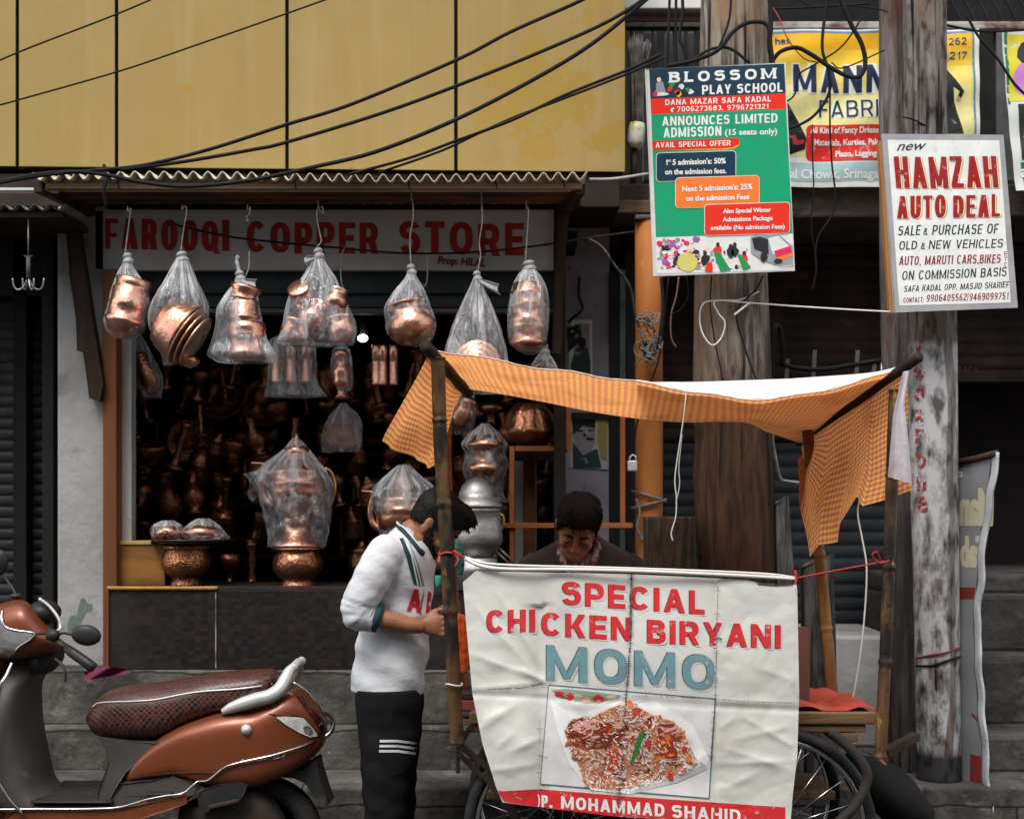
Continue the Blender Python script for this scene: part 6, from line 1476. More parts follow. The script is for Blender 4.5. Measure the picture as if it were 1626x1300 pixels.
m = MB(); m.tube(spline([p(378, 406, YH), p(376, 415, YH), p(379, 428, YH), p(381, 442, YH)], 5), [.008, .009, .009, .008, .007] * 3 + [.006], 8); solo(m, 'bag_twist', M['knot'], 'twisted bag neck standing up above the flared bag', 'bag end')
# 4
bag([(404, 500, 512), (420, 492, 519), (440, 481, 532), (465, 463, 543), (490, 455, 555), (515, 449, 566), (530, 445, 567), (543, 440, 564), (548, 450, 560)], YH, 'large clear bag in mid row crammed with several copper pots', 4, 0, tail=(486, 414), dr=.6)
for cx_, cy, r, tl, ln, lb in ((480, 470, 20, -20, 50, 'tilted copper pot at the upper left of the large bag'), (533, 478, 19, 10, -20, 'copper pot at the upper right of the large bag'), (498, 505, 25, 35, -25, 'big copper pot in the middle of the large bag'), (543, 523, 23, -10, 0, 'copper pot at the lower right of the large bag'), (468, 525, 22, 15, 10, 'copper pot at the lower left of the large bag')):
    vessel(cx_, [(cy - r, r * .8), (cy - r * .9, r * .95), (cy - r * .75, r * .8), (cy - r * .4, r * .85), (cy, r * 1.05), (cy + r * .5, r), (cy + r * .9, r * .6), (cy + r, 0)], YH + random.uniform(-.03, .04), lb, tilt=tl, lean=ln)
hook([(505, 318), (506, 331), (512, 328), (512, 340), (505, 330), (503, 345), (508, 372), (510, 384), (503, 392)], 'bent wire hook holding the large mid row bag')
# 5
bag([(430, 649, 657), (445, 640, 665), (465, 624, 676), (487, 612, 684), (510, 612, 692), (530, 616, 690), (545, 640, 680), (550, 652, 672)], YH, 'clear bag with one wide rimmed copper pot under the letter S', 5, 2, dr=.8)
vessel(653, [(478, 30), (480, 33), (483, 30), (488, 27), (494, 28), (505, 36), (518, 40), (532, 36), (545, 22), (550, 0)], YH, 'wide rimmed copper pot tilted in the bag under the letter S', tilt=-14)
vessel(674, [(536, 0), (537, 13), (541, 16), (546, 12), (548, 0)], YH + .02, 'small copper saucer showing below the wide rimmed pot', 'copper_saucer', 'saucer', tilt=-20)
hook([(653, 291), (653, 318), (655, 316), (656, 345), (651, 380), (653, 428)], 'thin wire holding the bag under the letter S')
hook([(676, 404), (679, 415), (678, 445), (674, 455), (672, 452)], 'small empty wire hook right of the letter S bag', Y=6.2)
hook([(547, 392), (541, 415), (542, 445), (546, 462)], 'thin empty wire right of the large mid row bag', Y=6.2)
# 6
bag([(440, 752, 764), (455, 746, 768), (480, 735, 778), (510, 722, 790), (540, 711, 800), (570, 704, 806), (600, 702, 806), (625, 720, 800)], YH, 'tall milky clear bag behind the canopy corner with tied ear', 6, 1, tail=(793, 460), dr=.55, amp=.2)
m = MB()
for k, r in enumerate((38, 30, 20, 10)): plathe(m, 758, [(572 - k * 3, r - 2), (574 - k * 3, r), (577 - k * 3, r - 1), (580, r - 8)], YH, lean=80)
solo(m, 'copper_tray', M['copper'], 'round ringed copper tray facing the street in the tall milky bag', 'tray')
vessel(770, [(570, 20), (580, 28), (600, 26), (612, 10)], YH + .05, 'copper pot at the bottom of the tall milky bag')
hook([(764, 300), (765, 325), (766, 350), (761, 385), (763, 405), (759, 430)], 'long thin wire holding the tall milky bag')
# 7
bag([(424, 834, 846), (438, 822, 858), (460, 813, 868), (480, 809, 871), (510, 806, 871), (540, 808, 868), (555, 820, 862), (563, 834, 850)], YH, 'clear bag at the right end of the row with a tall banded canister', 7, 2, dr=.95, amp=.1)
vessel(839, [(446, 16), (450, 24), (462, 27), (464, 29), (470, 27), (480, 26), (484, 30), (488, 27), (504, 27), (508, 31), (512, 29), (518, 31), (524, 30), (528, 27), (540, 28), (544, 31), (548, 29), (556, 18), (558, 0)], YH, 'tall banded copper canister in the right end bag', 'copper_canister', 'canister')
hook([(836, 318), (836, 332), (839, 331), (838, 360), (834, 420)], 'straight wire hook holding the right end bag')
# 8
bag([(556, 860, 868), (570, 850, 878), (585, 842, 886), (605, 836, 892), (625, 840, 890)], 6.2, 'small clear bag with a ring handle under the right end bag', 8, 1)
m = MB(); m.tube([p(865 + 22 * cos(a), 598 - 20 * sin(a), 6.2) for a in [pi * k / 16 for k in range(17)]], .008, 8); solo(m, 'bucket_handle', M['copper'], 'thin copper bail handle in the small bag', 'handle ring')
# grapnel hook on the left
gh = thing('hanging_hook', 'four pronged grey hook hanging in front of the dark shutter', 'hook', p(44, 462, 6.0))
m = MB(); m.tube([p(45, 348, 6), p(45, 408, 6)], .003, 6); m.build('rod', M['steel'], gh)
m = MB(); m.tube([p(45, 408, 6), p(45, 445, 6)], .009, 8); m.tube([p(38, 407, 6), p(52, 407, 6)], .003, 6); m.build('shank', M['concrete'], gh)
for dx, dy in ((-25, 0), (25, 0), (-9, .06), (9, -.06)):
    m = MB(); m.tube(spline([p(45, 440, 6), p(45 + dx * .3, 455, 6 + dy * .3), p(45 + dx * .65, 460, 6 + dy * .7), p(45 + dx * .9, 455, 6 + dy), p(45 + dx, 442, 6 + dy)], 5), .0035, 6); m.build('prong', M['steel'], gh)

# ---------------- goods on the counter
def wrapmesh(sil, Y, label, seed, group=None):
    m = bagmesh(sil, Y, dr=.8, amp=.12, seed=seed, lump=.16)
    return solo(m, 'cling_wrap', M['wrap'], label, 'plastic wrap', group)
YK = 6.45
zc = Z(937, 6.25) + .012
bxp = thing('wooden_crate', 'small yellow wooden crate on the left end of the counter', 'crate', Vector((X(228, YK), YK, zc)))
m = MB(); m.box(X(190, YK), X(267, YK), YK - .06, YK + .1, zc, Z(864, YK)); m.build('crate_body', mat('crate_wood', (.27, .125, .03), (.14, .06, .015), scale=7, stretch=(.4, 1, 2), rough=.7, spots=[((.08, .04, .015), 18, .66, .74), ((.42, .25, .08), 3, .55, .7)]), bxp, bevel=.004)
m = MB(); m.box(X(188, YK), X(246, YK), YK - .067, YK + .1, Z(864, YK), Z(858, YK)); m.build('top_slat', mat('crate_top', (.4, .27, .09), (.28, .18, .06)), bxp, bevel=.003)
YP2 = 6.42
vessel(295, [(930, 0), (930, 26), (925, 24), (919, 20), (914, 26), (905, 36), (892, 39), (880, 36), (873, 31), (871, 36), (867, 38), (865, 34), (868, 0)], YP2, 'engraved squat copper pot on the counter carrying a dark tray', 'copper_pot', 'pot', M['engraved'])
vessel(303, [(864.5, 0), (864.5, 30), (861, 55), (857, 62), (855.5, 62), (858, 50), (859, 0)], YP2, 'wide dark tray on the engraved squat pot', 'metal_tray', 'tray', mat('tray_dark', (.09, .07, .06), (.05, .04, .035), metal=.8, rough=.45))
vessel(268, [(828, 0), (829, 5), (833, 9), (836, 20), (845, 25), (853, 22), (858, 14)], YP2, 'small lidded copper pot at the left of the dark tray')
vessel(322, [(824, 0), (826, 6), (830, 13), (836, 24), (840, 30), (848, 31), (855, 26), (858, 18)], YP2, 'larger lidded copper pot at the right of the dark tray')
m = MB(); plathe(m, 257, [(842, 9), (844, 10), (850, 9), (857, 5)], YP2 - .07); solo(m, 'copper_cup', M['copper'], 'small copper cup in front of the left pot on the tray', 'cup')
wrapmesh([(826, 258, 276), (834, 243, 286), (845, 240, 293), (856, 246, 292), (860, 258, 285)], YP2, 'cling wrap over the small pot at the left of the tray', 21)
wrapmesh([(823, 314, 332), (832, 300, 345), (845, 291, 357), (856, 294, 364), (860, 305, 358)], YP2, 'cling wrap over the larger pot at the right of the tray', 22)
def kettle(cx_, dy, label, k=1.0, Y=YK):
    t = thing('copper_samovar', label, 'samovar', p(cx_, 868 + dy, Y))
    def pp(prof): return [(868 + (y - 868) * k + dy, r * k) for y, r in prof]
    m = MB(); plathe(m, cx_, pp([(868, 0), (868, 41), (864, 40), (858, 34), (846, 25), (838, 21), (832, 22), (828, 25), (824, 23), (818, 26), (806, 36), (795, 43), (786, 46), (778, 47), (770, 45), (768, 47), (764, 44), (752, 41), (748, 43), (745, 40), (738, 32), (732, 25), (730, 20)]), Y); m.build('body', M['copper'], t)
    m = MB(); plathe(m, cx_, pp([(732, 21), (730, 22), (726, 19), (718, 22), (712, 20), (706, 12), (702, 7), (698, 7), (694, 3), (689, 2), (688, 0)]), Y); m.build('lid', M['copper'], t)
    m = MB()
    q = lambda a, b: p(cx_ + a * k, 868 + (b - 868) * k + dy, Y)
    m.tube(spline([q(-40, 800), q(-52, 790), q(-57, 770), q(-54, 750), q(-48, 740), q(-56, 736), q(-72, 735)], 5), [.022, .021, .02, .019, .018, .017, .016, .015, .015, .014, .014, .013, .013, .012, .012, .011, .011, .01, .01, .009, .009, .008, .008, .007, .006, .006, .005, .005, .005, .005, .005][:31], 10); m.build('spout', M['copper'], t)
    m = MB(); m.tube(spline([q(38, 745), q(50, 745), q(58, 756), q(61, 775), q(57, 795), q(50, 806)], 5), .007, 8); m.build('handle', M['brass'], t)
    return t
kettle(471, 0, 'tall spouted copper samovar wrapped in clear plastic in the middle of the counter')
vessel(473, [(931, 0), (931, 31), (926, 29), (921, 24), (915, 31), (904, 39), (890, 40), (880, 35), (875, 32), (873, 40), (869, 42), (868.5, 0)], YK, 'engraved copper pot on the counter carrying the spouted samovar', 'copper_pot', 'pot', M['copper2'])
wrapmesh([(694, 466, 474), (715, 450, 492), (735, 425, 508), (760, 405, 525), (785, 412, 527), (815, 420, 525), (845, 425, 520), (868, 428, 515)], YK, 'loose clear plastic wrapped round the middle samovar', 31)
m = MB(); m.sheet(lambda u, v: p(lerp(430, 386 + 16 * v, u) + 5 * sin(v * 6), lerp(742 + 30 * v, 752 + 45 * v, u), YK - .05 + .03 * sin(u * 6 + v * 4)), 12, 12); solo(m, 'plastic_flap', M['wrap'], 'loose flap of plastic sticking out left of the middle samovar', 'plastic wrap')
kettle(640, 34, 'second copper samovar behind the man, wrapped in milky plastic', .92)
vessel(640, [(936, 0), (936, 30), (925, 28), (915, 38), (905, 40), (902, 36), (902, 0)], YK, 'copper pot on the counter carrying the second samovar', 'copper_pot', 'pot', M['copper2'])
wrapmesh([(738, 632, 650), (755, 612, 668), (775, 594, 690), (800, 590, 694), (830, 600, 688), (865, 606, 680), (900, 604, 678)], YK, 'milky plastic wrapped round the second samovar', 32)
# tin kettle and stack on the right
YT = 6.30
tk = thing('tinned_pot', 'large silver tinned pot with lid standing right of the man', 'pot', p(757, 884, YT))
m = MB(); plathe(m, 757, [(884, 0), (884, 20), (878, 24), (870, 34), (860, 41), (848, 41), (830, 38), (812, 37), (810, 39), (806, 38)], YT); m.build('body', M['tinned'], tk)
m = MB(); plathe(m, 757, [(806, 40), (802, 41), (796, 36), (790, 31), (788, 28), (782, 28), (772, 24), (764, 17), (759, 8), (757, 0)], YT); m.build('lid', M['tinned'], tk)
m = MB(); m.tube(spline([p(792, 815, YT), p(799, 820, YT), p(799, 835, YT), p(794, 843, YT)], 4), .006, 8); m.build('handle', M['brass'], tk)
vessel(757, [(935, 0), (935, 34), (908, 33), (904, 36), (900, 34), (888, 33), (885, 30), (884.5, 0)], YT, 'silver tinned drum below the lidded tinned pot', 'tinned_drum', 'drum', M['tinned'])
vessel(770, [(672, 0), (674, 5), (679, 9), (684, 15), (688, 18), (692, 24), (699, 28), (704, 34), (708, 34), (712, 29), (722, 25), (730, 22), (733, 25), (738, 31), (743, 33), (748, 31), (756, 25), (764, 17), (772, 13), (780, 16), (788, 23), (795, 28), (797, 0)], 6.55, 'tall lidded copper vase wrapped in plastic right of the bamboo pole', 'copper_vase', 'vase')
wrapmesh([(672, 765, 775), (690, 745, 796), (705, 735, 806), (720, 740, 803), (738, 735, 806), (755, 738, 800), (775, 748, 798), (797, 750, 803)], 6.55, 'plastic wrapped round the tall lidded copper vase', 33)
vessel(770, [(935, 0), (935, 28), (920, 26), (900, 20), (860, 22), (830, 30), (800, 30), (797.5, 0)], 6.55, 'dark copper stand under the tall lidded vase', 'copper_stand', 'stand', M['copper2'])
m = MB(); plathe(m, 841, [(707, 0), (707, 22), (702, 28), (698, 36), (690, 43), (684, 46), (680, 42), (670, 38), (660, 36), (650, 30), (645, 24), (640, 20)], 6.55, flute=.07, fn=10, n=60); solo(m, 'fluted_bowl', M['copper2'], 'large fluted dark copper bowl on the orange shelf', 'bowl')
# orange steel stand
st = thing('display_stand', 'orange painted steel display stand with a shelf beside the mauve wall', 'display stand', p(900, 935, 6.45))
def pbar(mb, x0, y0, x1, y1, Y, d=.02): mb.box(X(x0, Y), X(x1, Y), Y, Y + d, Z(y1, Y), Z(y0, Y))
for part in (((809, 708, 817, 935), 6.42), ((899, 640, 907, 716), 6.40), ((985, 648, 993, 840), 6.42)):
    m = MB(); pbar(m, *part[0], part[1]); m.build('leg', M['orangesteel'], st, bevel=.002)
m = MB(); pbar(m, 818, 708, 899, 716, 6.42); m.build('shelf_rail', M['orangesteel'], st, bevel=.002)
m = MB(); m.add([p(817, 713, 6.44), p(902, 713, 6.44), p(890, 731, 6.85), p(826, 731, 6.85)], [(0, 1, 2, 3)], 0, False); m.build('shelf', mat('shelf_grey', (.13, .12, .11), (.08, .075, .07)), st, solid=.006)
m = MB(); pbar(m, 797, 830, 1005, 838, 6.40); m.build('cross_rail', M['orangesteel'], st, bevel=.002)
m = MB(); pbar(m, 832, 732, 850, 935, 6.7); m.build('back_post', mat('stand_brown', (.17, .06, .025), (.1, .035, .016)), st, bevel=.003)
m = MB(); pbar(m, 818, 732, 831, 935, 6.75); pbar(m, 850.5, 732, 852, 935, 6.75); m.build('back_plate', M['jamb'], st)
m = MB(); m.tube([p(780, 868, 6.3), p(812, 898, 6.3)], .006, 7); m.tube([p(786, 864, 6.3), p(818, 894, 6.3)], .005, 7); solo(m, 'steel_tongs', M['steel'], 'pair of thin steel rods leaning right of the tinned drum', 'rods')
# ---------------- goods hanging inside the shop
YI = 6.62
def triple(cx_, y0, y1, xs, hw, lb, tl=0):
    t = thing('copper_flask_set', lb, 'flask set', p(cx_, y1, YI), 'flask sets hanging in the shop')
    for x in xs:
        m = MB(); h = y1 - y0
        plathe(m, x, [(y0, 0), (y0, hw * .8), (y0 + 2, hw), (y0 + h * .38, hw), (y0 + h * .40, hw * .85), (y0 + h * .43, hw), (y1 - 4, hw), (y1 - 3, hw * 1.06), (y1, hw), (y1, 0)], YI, n=20); m.build('flask', M['copper'], t)
triple(463, 546, 608, (438, 462, 487), 9.5, 'three upright copper flasks side by side in a bag under the large bag')
triple(613, 548, 612, (597, 608, 625), 7.5, 'three slim copper flasks hanging below the lit bulb')
solo(bagmesh([(525, 455, 470), (540, 430, 497), (580, 427, 502), (608, 424, 505), (630, 420, 520)], YI, seed=41, dr=.5), 'plastic_bag', M['bag'][2], 'thin bag round the three upright flasks', 'plastic bag')
vessel(542, [(555, 10), (558, 13), (566, 14), (572, 10), (578, 9), (584, 14), (594, 15), (602, 13), (606, 15), (612, 12), (620, 6), (626, 8), (632, 12), (634, 0)], YI, 'small copper samovar in a narrow bag below the large bag', 'copper_samovar', 'samovar')
solo(bagmesh([(545, 537, 546), (558, 528, 556), (590, 526, 560), (612, 532, 560), (622, 538, 555)], YI, seed=42), 'plastic_bag', M['bag'][1], 'narrow bag round the small copper samovar', 'plastic bag')
vessel(233, [(560, 14), (564, 18), (590, 17), (594, 19), (612, 17), (625, 10), (627, 0)], YI, 'copper canister hanging just inside the left jamb', 'copper_canister', 'canister', M['copper2'], tilt=-22)
solo(bagmesh([(530, 214, 224), (560, 208, 240), (600, 214, 258), (632, 230, 256)], YI, seed=43), 'plastic_bag', M['bag'][2], 'dark thin bag just inside the left jamb', 'plastic bag')
def tray_face(cx_, cy, r, Y, lb, mm='copper3', lean=78, tl=0):
    m = MB(); plathe(m, cx_, [(cy, 0), (cy, r * .45), (cy - 1.5, r * .5), (cy, r * .55), (cy - .5, r * .78), (cy - 3, r * .9), (cy - 3.5, r), (cy - 1.5, r * .98), (cy + 1.5, r * .8), (cy + 2, 0)], Y, lean=lean, tilt=tl); solo(m, 'copper_tray', M[mm], lb, 'tray')
tray_face(545, 690, 28, 6.8, 'ringed copper tray in thin plastic above the middle samovar', lean=72, tl=20)
tray_face(350, 625, 44, 7.2, 'big dark copper tray hanging at the left back of the shop', tl=-12)
tray_face(420, 640, 40, 7.25, 'big dark copper tray hanging behind the middle samovar', tl=24)
tray_face(300, 700, 36, 7.3, 'dark round tray low at the left back of the shop', tl=30)
solo(bagmesh([(640, 540, 550), (665, 520, 572), (700, 510, 575), (718, 512, 570)], 6.8, seed=44, dr=.4), 'plastic_bag', M['bag'][2], 'thin bag round the ringed tray above the middle samovar', 'plastic bag')
vessel(735, [(628, 10), (634, 17), (640, 15), (650, 18), (664, 20), (678, 16), (684, 6)], 6.7, 'copper pot hanging right behind the bamboo pole', tilt=20)
solo(bagmesh([(600, 730, 738), (628, 716, 752), (660, 712, 756), (690, 722, 748)], 6.7, seed=45), 'plastic_bag', M['bag'][0], 'thin bag round the pot right behind the bamboo pole', 'plastic bag')
vessel(778, [(640, 10), (644, 18), (648, 20), (652, 18), (656, 8), (668, 6), (676, 10)], 6.75, 'small dark copper goblet above the tall vase', 'copper_goblet', 'goblet', M['copper2'])
# shelves of copperware at the back
shv = thing('shop_shelf', 'dark wooden shelves full of copperware at the back of the shop', 'shelf', p(500, 935, 7.5))
rows = [(640, 7.55), (720, 7.50), (800, 7.45), (880, 7.40), (935, 7.3)]
for yy, Yr in rows[:4]:
    m = MB(); m.box(X(160, Yr), X(880, Yr), Yr - .14, Yr + .16, Z(yy + 7, Yr), Z(yy, Yr)); m.build('board', M['dark'], shv, bevel=.003)
protos = {}
def proto(kind, prof, cat):
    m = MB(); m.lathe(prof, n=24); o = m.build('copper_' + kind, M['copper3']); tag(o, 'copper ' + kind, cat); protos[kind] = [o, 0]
proto('jug', [(0, 0), (.045, 0), (.04, .01), (.025, .02), (.05, .05), (.062, .085), (.055, .12), (.03, .15), (.022, .18), (.03, .21), (.034, .215), (.02, .21), (0, .2)], 'jug')
proto('jar', [(0, 0), (.05, 0), (.06, .02), (.062, .09), (.066, .095), (.062, .10), (.06, .14), (.05, .16), (.055, .165), (.03, .18), (.012, .195), (.012, .205), (0, .21)], 'jar')
proto('goblet', [(0, 0), (.04, 0), (.035, .008), (.012, .02), (.012, .07), (.03, .085), (.042, .12), (.045, .15), (.042, .15), (.03, .10), (0, .09)], 'goblet')
proto('bowl', [(0, 0), (.04, 0), (.035, .01), (.06, .03), (.078, .07), (.08, .085), (.076, .085), (.05, .03), (0, .02)], 'bowl')
proto('candlestick', [(0, 0), (.045, 0), (.04, .012), (.016, .025), (.02, .05), (.012, .08), (.022, .11), (.012, .15), (.026, .19), (.028, .20), (0, .2)], 'candlestick')
rr = random.Random(17); cnt = {}
words = ['first', 'second', 'third', 'fourth', 'fifth', 'sixth', 'seventh', 'eighth', 'ninth', 'tenth']
shelfname = ['topmost', 'second highest', 'third highest', 'lowest']
placed = {}
for ri, (yy, Yr) in enumerate(rows[:4]):
    x = X(212, Yr); n_ = 0; xe = X(875, Yr); seq = []
    while x < xe:
        kind = rr.choice(list(protos)); seq.append((kind, x)); x += rr.uniform(.115, .16)
    tot = {}
    for kind, x in seq:
        tot[kind] = tot.get(kind, 0) + 1
        lb = '%s copper %s from the left on the %s shelf in the shop' % (words[tot[kind] - 1], kind, shelfname[ri])
        loc = (x, Yr - .05 + rr.uniform(-.03, .03), Z(yy, Yr)); s_ = rr.uniform(.82, 1.08)
        o, used = protos[kind]
        if not used:
            protos[kind][1] = 1; o.location = loc; o['label'] = lb; o['group'] = 'copperware on the shop shelves'; o.scale = (s_,) * 3
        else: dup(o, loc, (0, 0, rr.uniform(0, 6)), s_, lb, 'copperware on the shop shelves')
hung = {}
hrow = [(560, 6.9, 1), (600, 7.05, 1), (655, 6.95, 1), (700, 7.1, 1), (745, 7.0, 1), (790, 7.15, 1)]
hname = ['uppermost', 'second', 'third', 'fourth', 'fifth', 'lowest']
for ri, (yy, Yr, _) in enumerate(hrow):
    x = X(215, Yr) + rr.uniform(0, .08); tot = {}
    while x < X(870, Yr):
        kind = rr.choice(list(protos)); tot[kind] = tot.get(kind, 0) + 1
        s_ = rr.uniform(.75, 1.2); tl_ = rr.uniform(-.5, .5)
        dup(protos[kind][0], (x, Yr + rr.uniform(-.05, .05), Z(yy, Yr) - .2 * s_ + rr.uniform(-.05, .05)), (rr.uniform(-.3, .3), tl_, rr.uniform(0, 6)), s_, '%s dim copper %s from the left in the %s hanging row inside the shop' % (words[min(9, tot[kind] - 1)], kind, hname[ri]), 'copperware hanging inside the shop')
        x += rr.uniform(.09, .17)
for i, (a, b) in enumerate(((575, 900), (700, 905), (365, 900), (400, 915))):
    kd = ('jar', 'jug', 'goblet', 'candlestick')[i]
    dup(protos[kd][0], p(a, 934, 6.9), (0, 0, 1), 1.1, 'copper %s standing on the floor board behind the counter goods' % kd, 'copperware behind the counter goods')
# lit bulb
lb_ = thing('light_bulb', 'lit white bulb hanging in the shop right of the large bag', 'light bulb', p(577, 545, 6.7))
def emis(name, c, s):
    m, nt, bs, nd, lk = nodes(name); bs.inputs['Emission Color'].default_value = c4(c); bs.inputs['Emission Strength'].default_value = s; bs.inputs['Base Color'].default_value = c4(c); return m
m = MB(); m.ell(p(576, 537, 6.7), (.024, .018, .018)); m.build('glass', emis('bulb_glow', (.9, 1, .97), 2.5), lb_)
m = MB(); m.tube([p(576, 531, 6.7), p(575, 512, 6.7)], .012, 8); m.tube([p(575, 512, 6.7), p(575, 470, 6.75)], .003, 5); m.build('socket', M['concrete'], lb_)
# pink cloth scrap
m = MB(); m.sheet(lambda u, v: p(lerp(134, 208, u), lerp(1066 - 8 * sin(u * 3), 1080 - 12 * u, v), 6.12 + .02 * sin(u * 8 + v * 4)), 16, 5); solo(m, 'cloth_scrap', ink('642440', .85), 'crimson cloth scrap lying on the step under the counter', 'cloth')
# ------------------------------------------------------------------ the scooter
YS = 5.28          # its middle plane; the near side is towards the viewer
M['paint'] = mat('scooter_copper_paint', (.225, .058, .021), (.165, .042, .015), scale=3, rough=.42, metal=.4, coat=.3, spots=[((.12, .07, .05), 6, .62, .85), ((.4, .2, .12), 70, .74, .78)], spec=.5)
M['greyplastic'] = mat('grey_plastic', (.075, .069, .062), (.055, .051, .046), scale=5, rough=.55, spots=[((.19, .17, .14), 7, .6, .8)])
M['blackplastic'] = mat('black_plastic', (.018, .018, .019), (.028, .027, .026), scale=7, rough=.45, spots=[((.07, .065, .055), 9, .6, .8)])
M['silver'] = mat('silver_paint', (.60, .60, .58), (.5, .5, .48), scale=6, rough=.38, metal=.35)
def seat_mat():
    m, nt, bs, nd, lk = nodes('checked_seat')
    tc = nd('TexCoord'); sx = nd('SeparateXYZ'); lk(tc.outputs['Object'], sx.inputs[0])
    ad = nd('Math', operation='ADD'); lk(sx.outputs[1], ad.inputs[0]); lk(sx.outputs[2], ad.inputs[1])
    cells = []
    for sg in (1, -1):
        a = nd('Math', operation='MULTIPLY'); lk(ad.outputs[0], a.inputs[0]); a.inputs[1].default_value = sg
        b = nd('Math', operation='ADD'); lk(sx.outputs[0], b.inputs[0]); lk(a.outputs[0], b.inputs[1])
        c = nd('Math', operation='MULTIPLY'); lk(b.outputs[0], c.inputs[0]); c.inputs[1].default_value = 46
        cells.append(c)
    cb = nd('CombineXYZ'); lines = []
    for i, c in enumerate(cells):
        f = nd('Math', operation='FLOOR'); lk(c.outputs[0], f.inputs[0]); lk(f.outputs[0], cb.inputs[i])
        fr = nd('Math', operation='FRACT'); lk(c.outputs[0], fr.inputs[0])
        pp_ = nd('Math', operation='PINGPONG'); lk(fr.outputs[0], pp_.inputs[0]); pp_.inputs[1].default_value = .5
        r = ramp(nd, .05, .11, (1, 1, 1), (0, 0, 0)); lk(pp_.outputs[0], r.inputs[0]); lines.append(r.outputs[0])
    w = nd('TexWhiteNoise'); lk(cb.outputs[0], w.inputs[0])
    r = ramp(nd, .2, .8, (.018, .011, .011), (.075, .020, .016)); lk(w.outputs[0], r.inputs[0])
    mx = nd('Math', operation='MAXIMUM'); lk(lines[0], mx.inputs[0]); lk(lines[1], mx.inputs[1])
    lk(mix(nd, lk, mx.outputs[0], r.outputs[0], (.12, .048, .032)), bs.inputs['Base Color'])
    bs.inputs['Roughness'].default_value = .36
    b = nd('Bump'); b.inputs['Strength'].default_value = .5; b.inputs['Distance'].default_value = .003; b.invert = True; lk(mx.outputs[0], b.inputs['Height']); lk(b.outputs[0], bs.inputs['Normal'])
    return m
sct = thing('scooter', 'copper brown motor scooter with a checked seat parked before the shop', 'scooter', (X(300, YS), YS, 0))
def body_loft(mb, st, Y, e=2.6, n=32, near=0.0, mi=0, res=0):
    """stations (px, top py, bottom py, half width m, [centre y shift]) joined as one skin"""
    s = st
    if res:
        xs = [lerp(st[0][0], st[-1][0], i / res) for i in range(res + 1)]; s = [(x,) + tuple(smooth_interp(st, x)) for x in xs]
    rings = []
    for q in s:
        x, t, b, hw = q[:4]; sh = q[4] if len(q) > 4 else 0
        Yn = Y - hw * .6 + sh; cz = (Z(t, Yn) + Z(b, Yn)) / 2; hz = max(.001, (Z(t, Yn) - Z(b, Yn)) / 2); xx = X(x, Yn)
        ring = []
        for k in range(n):
            a = 2 * pi * k / n; c, d = cos(a), sin(a)
            c = abs(c) ** (2 / e) * (1 if c > 0 else -1); d = abs(d) ** (2 / e) * (1 if d > 0 else -1)
            ring.append(Vector((xx, Y + sh + hw * c, cz + hz * d)))
        rings.append(ring)
    return mb.loft(rings, mi)
m = MB()
body_loft(m, [(192, 1238, 1241, .10), (204, 1223, 1240, .13), (215, 1207, 1239, .15), (246, 1176, 1236, .165), (285, 1152, 1234, .175), (321, 1138, 1247, .182), (344, 1131, 1251, .184), (375, 1126, 1252, .185), (401, 1124, 1251, .18), (430, 1112, 1243, .172), (455, 1102, 1231, .155), (475, 1103, 1220, .135), (490, 1117, 1208, .115), (505, 1131, 1195, .085), (515, 1146, 1180, .05), (518, 1155, 1168, .02)], YS, e=4.2, n=56, res=60)
body_o = m.build('body', M['paint'], sct)
bvs = m.bvh(); onS = on_surface(bvs, .004, default=5.1)
def rib3(pts, r, name, mm, fn=None, par=None, lift=0):
    mm_ = MB(); mm_.tube(spline([(fn or onS)(a, b, lift) for a, b in pts], 6), r, 8); return mm_.build(name, mm, par or sct)
# raised shoulder line of the panel, seen as a long soft highlight
m = MB()
body_loft(m, [(140, 1130, 1148, .07), (143, 1118, 1160, .09), (149, 1112, 1168, .105), (160, 1103, 1173, .118), (178, 1096, 1176, .128), (207, 1091, 1178, .137), (240, 1088, 1177, .142), (270, 1084, 1168, .142), (300, 1079, 1152, .14), (330, 1073, 1142, .138), (362, 1069, 1134, .134), (395, 1067, 1124, .128), (420, 1066, 1112, .115), (434, 1068, 1098, .09), (440, 1074, 1090, .05)], YS, e=2.5, n=40, res=44)
seat = m.build('seat', seat_mat(), sct); sbv = m.bvh(); onT = on_surface(sbv, .002, default=5.15)
rib3([(147, 1122), (156, 1116), (180, 1114), (215, 1113), (250, 1110), (290, 1102), (326, 1097), (370, 1094), (405, 1090), (432, 1085)], .0035, 'piping', M['silver'], onT, seat)
m = MB(); m.prism([(X(a, 5.13), Z(b, 5.13)) for a, b in ((157, 1173), (205, 1179), (246, 1180), (268, 1172), (244, 1186), (216, 1211), (200, 1226), (189, 1243), (178, 1262), (169, 1281), (153, 1281), (156, 1258), (162, 1240), (168, 1222), (172, 1208), (166, 1190))], YS - .145, YS + .145)
m.build('under_seat_panel', M['greyplastic'], sct, bevel=.02)
m = MB(); m.prism([(X(a, 5.12), Z(b, 5.12)) for a, b in ((171, 1281), (180, 1262), (194, 1243), (240, 1238), (275, 1234), (300, 1239), (322, 1250), (311, 1258), (285, 1265), (262, 1267), (232, 1275), (214, 1281), (197, 1291), (175, 1291))], YS - .158, YS + .158)
m.build('lower_side_panel', M['greyplastic'], sct, bevel=.012)
m = MB(); m.box(X(232, 5.1), X(272, 5.1), YS - .18, YS - .15, Z(1273, 5.1), Z(1258, 5.1)); o = m.build('foot_peg', M['blackplastic'], sct, bevel=.006)
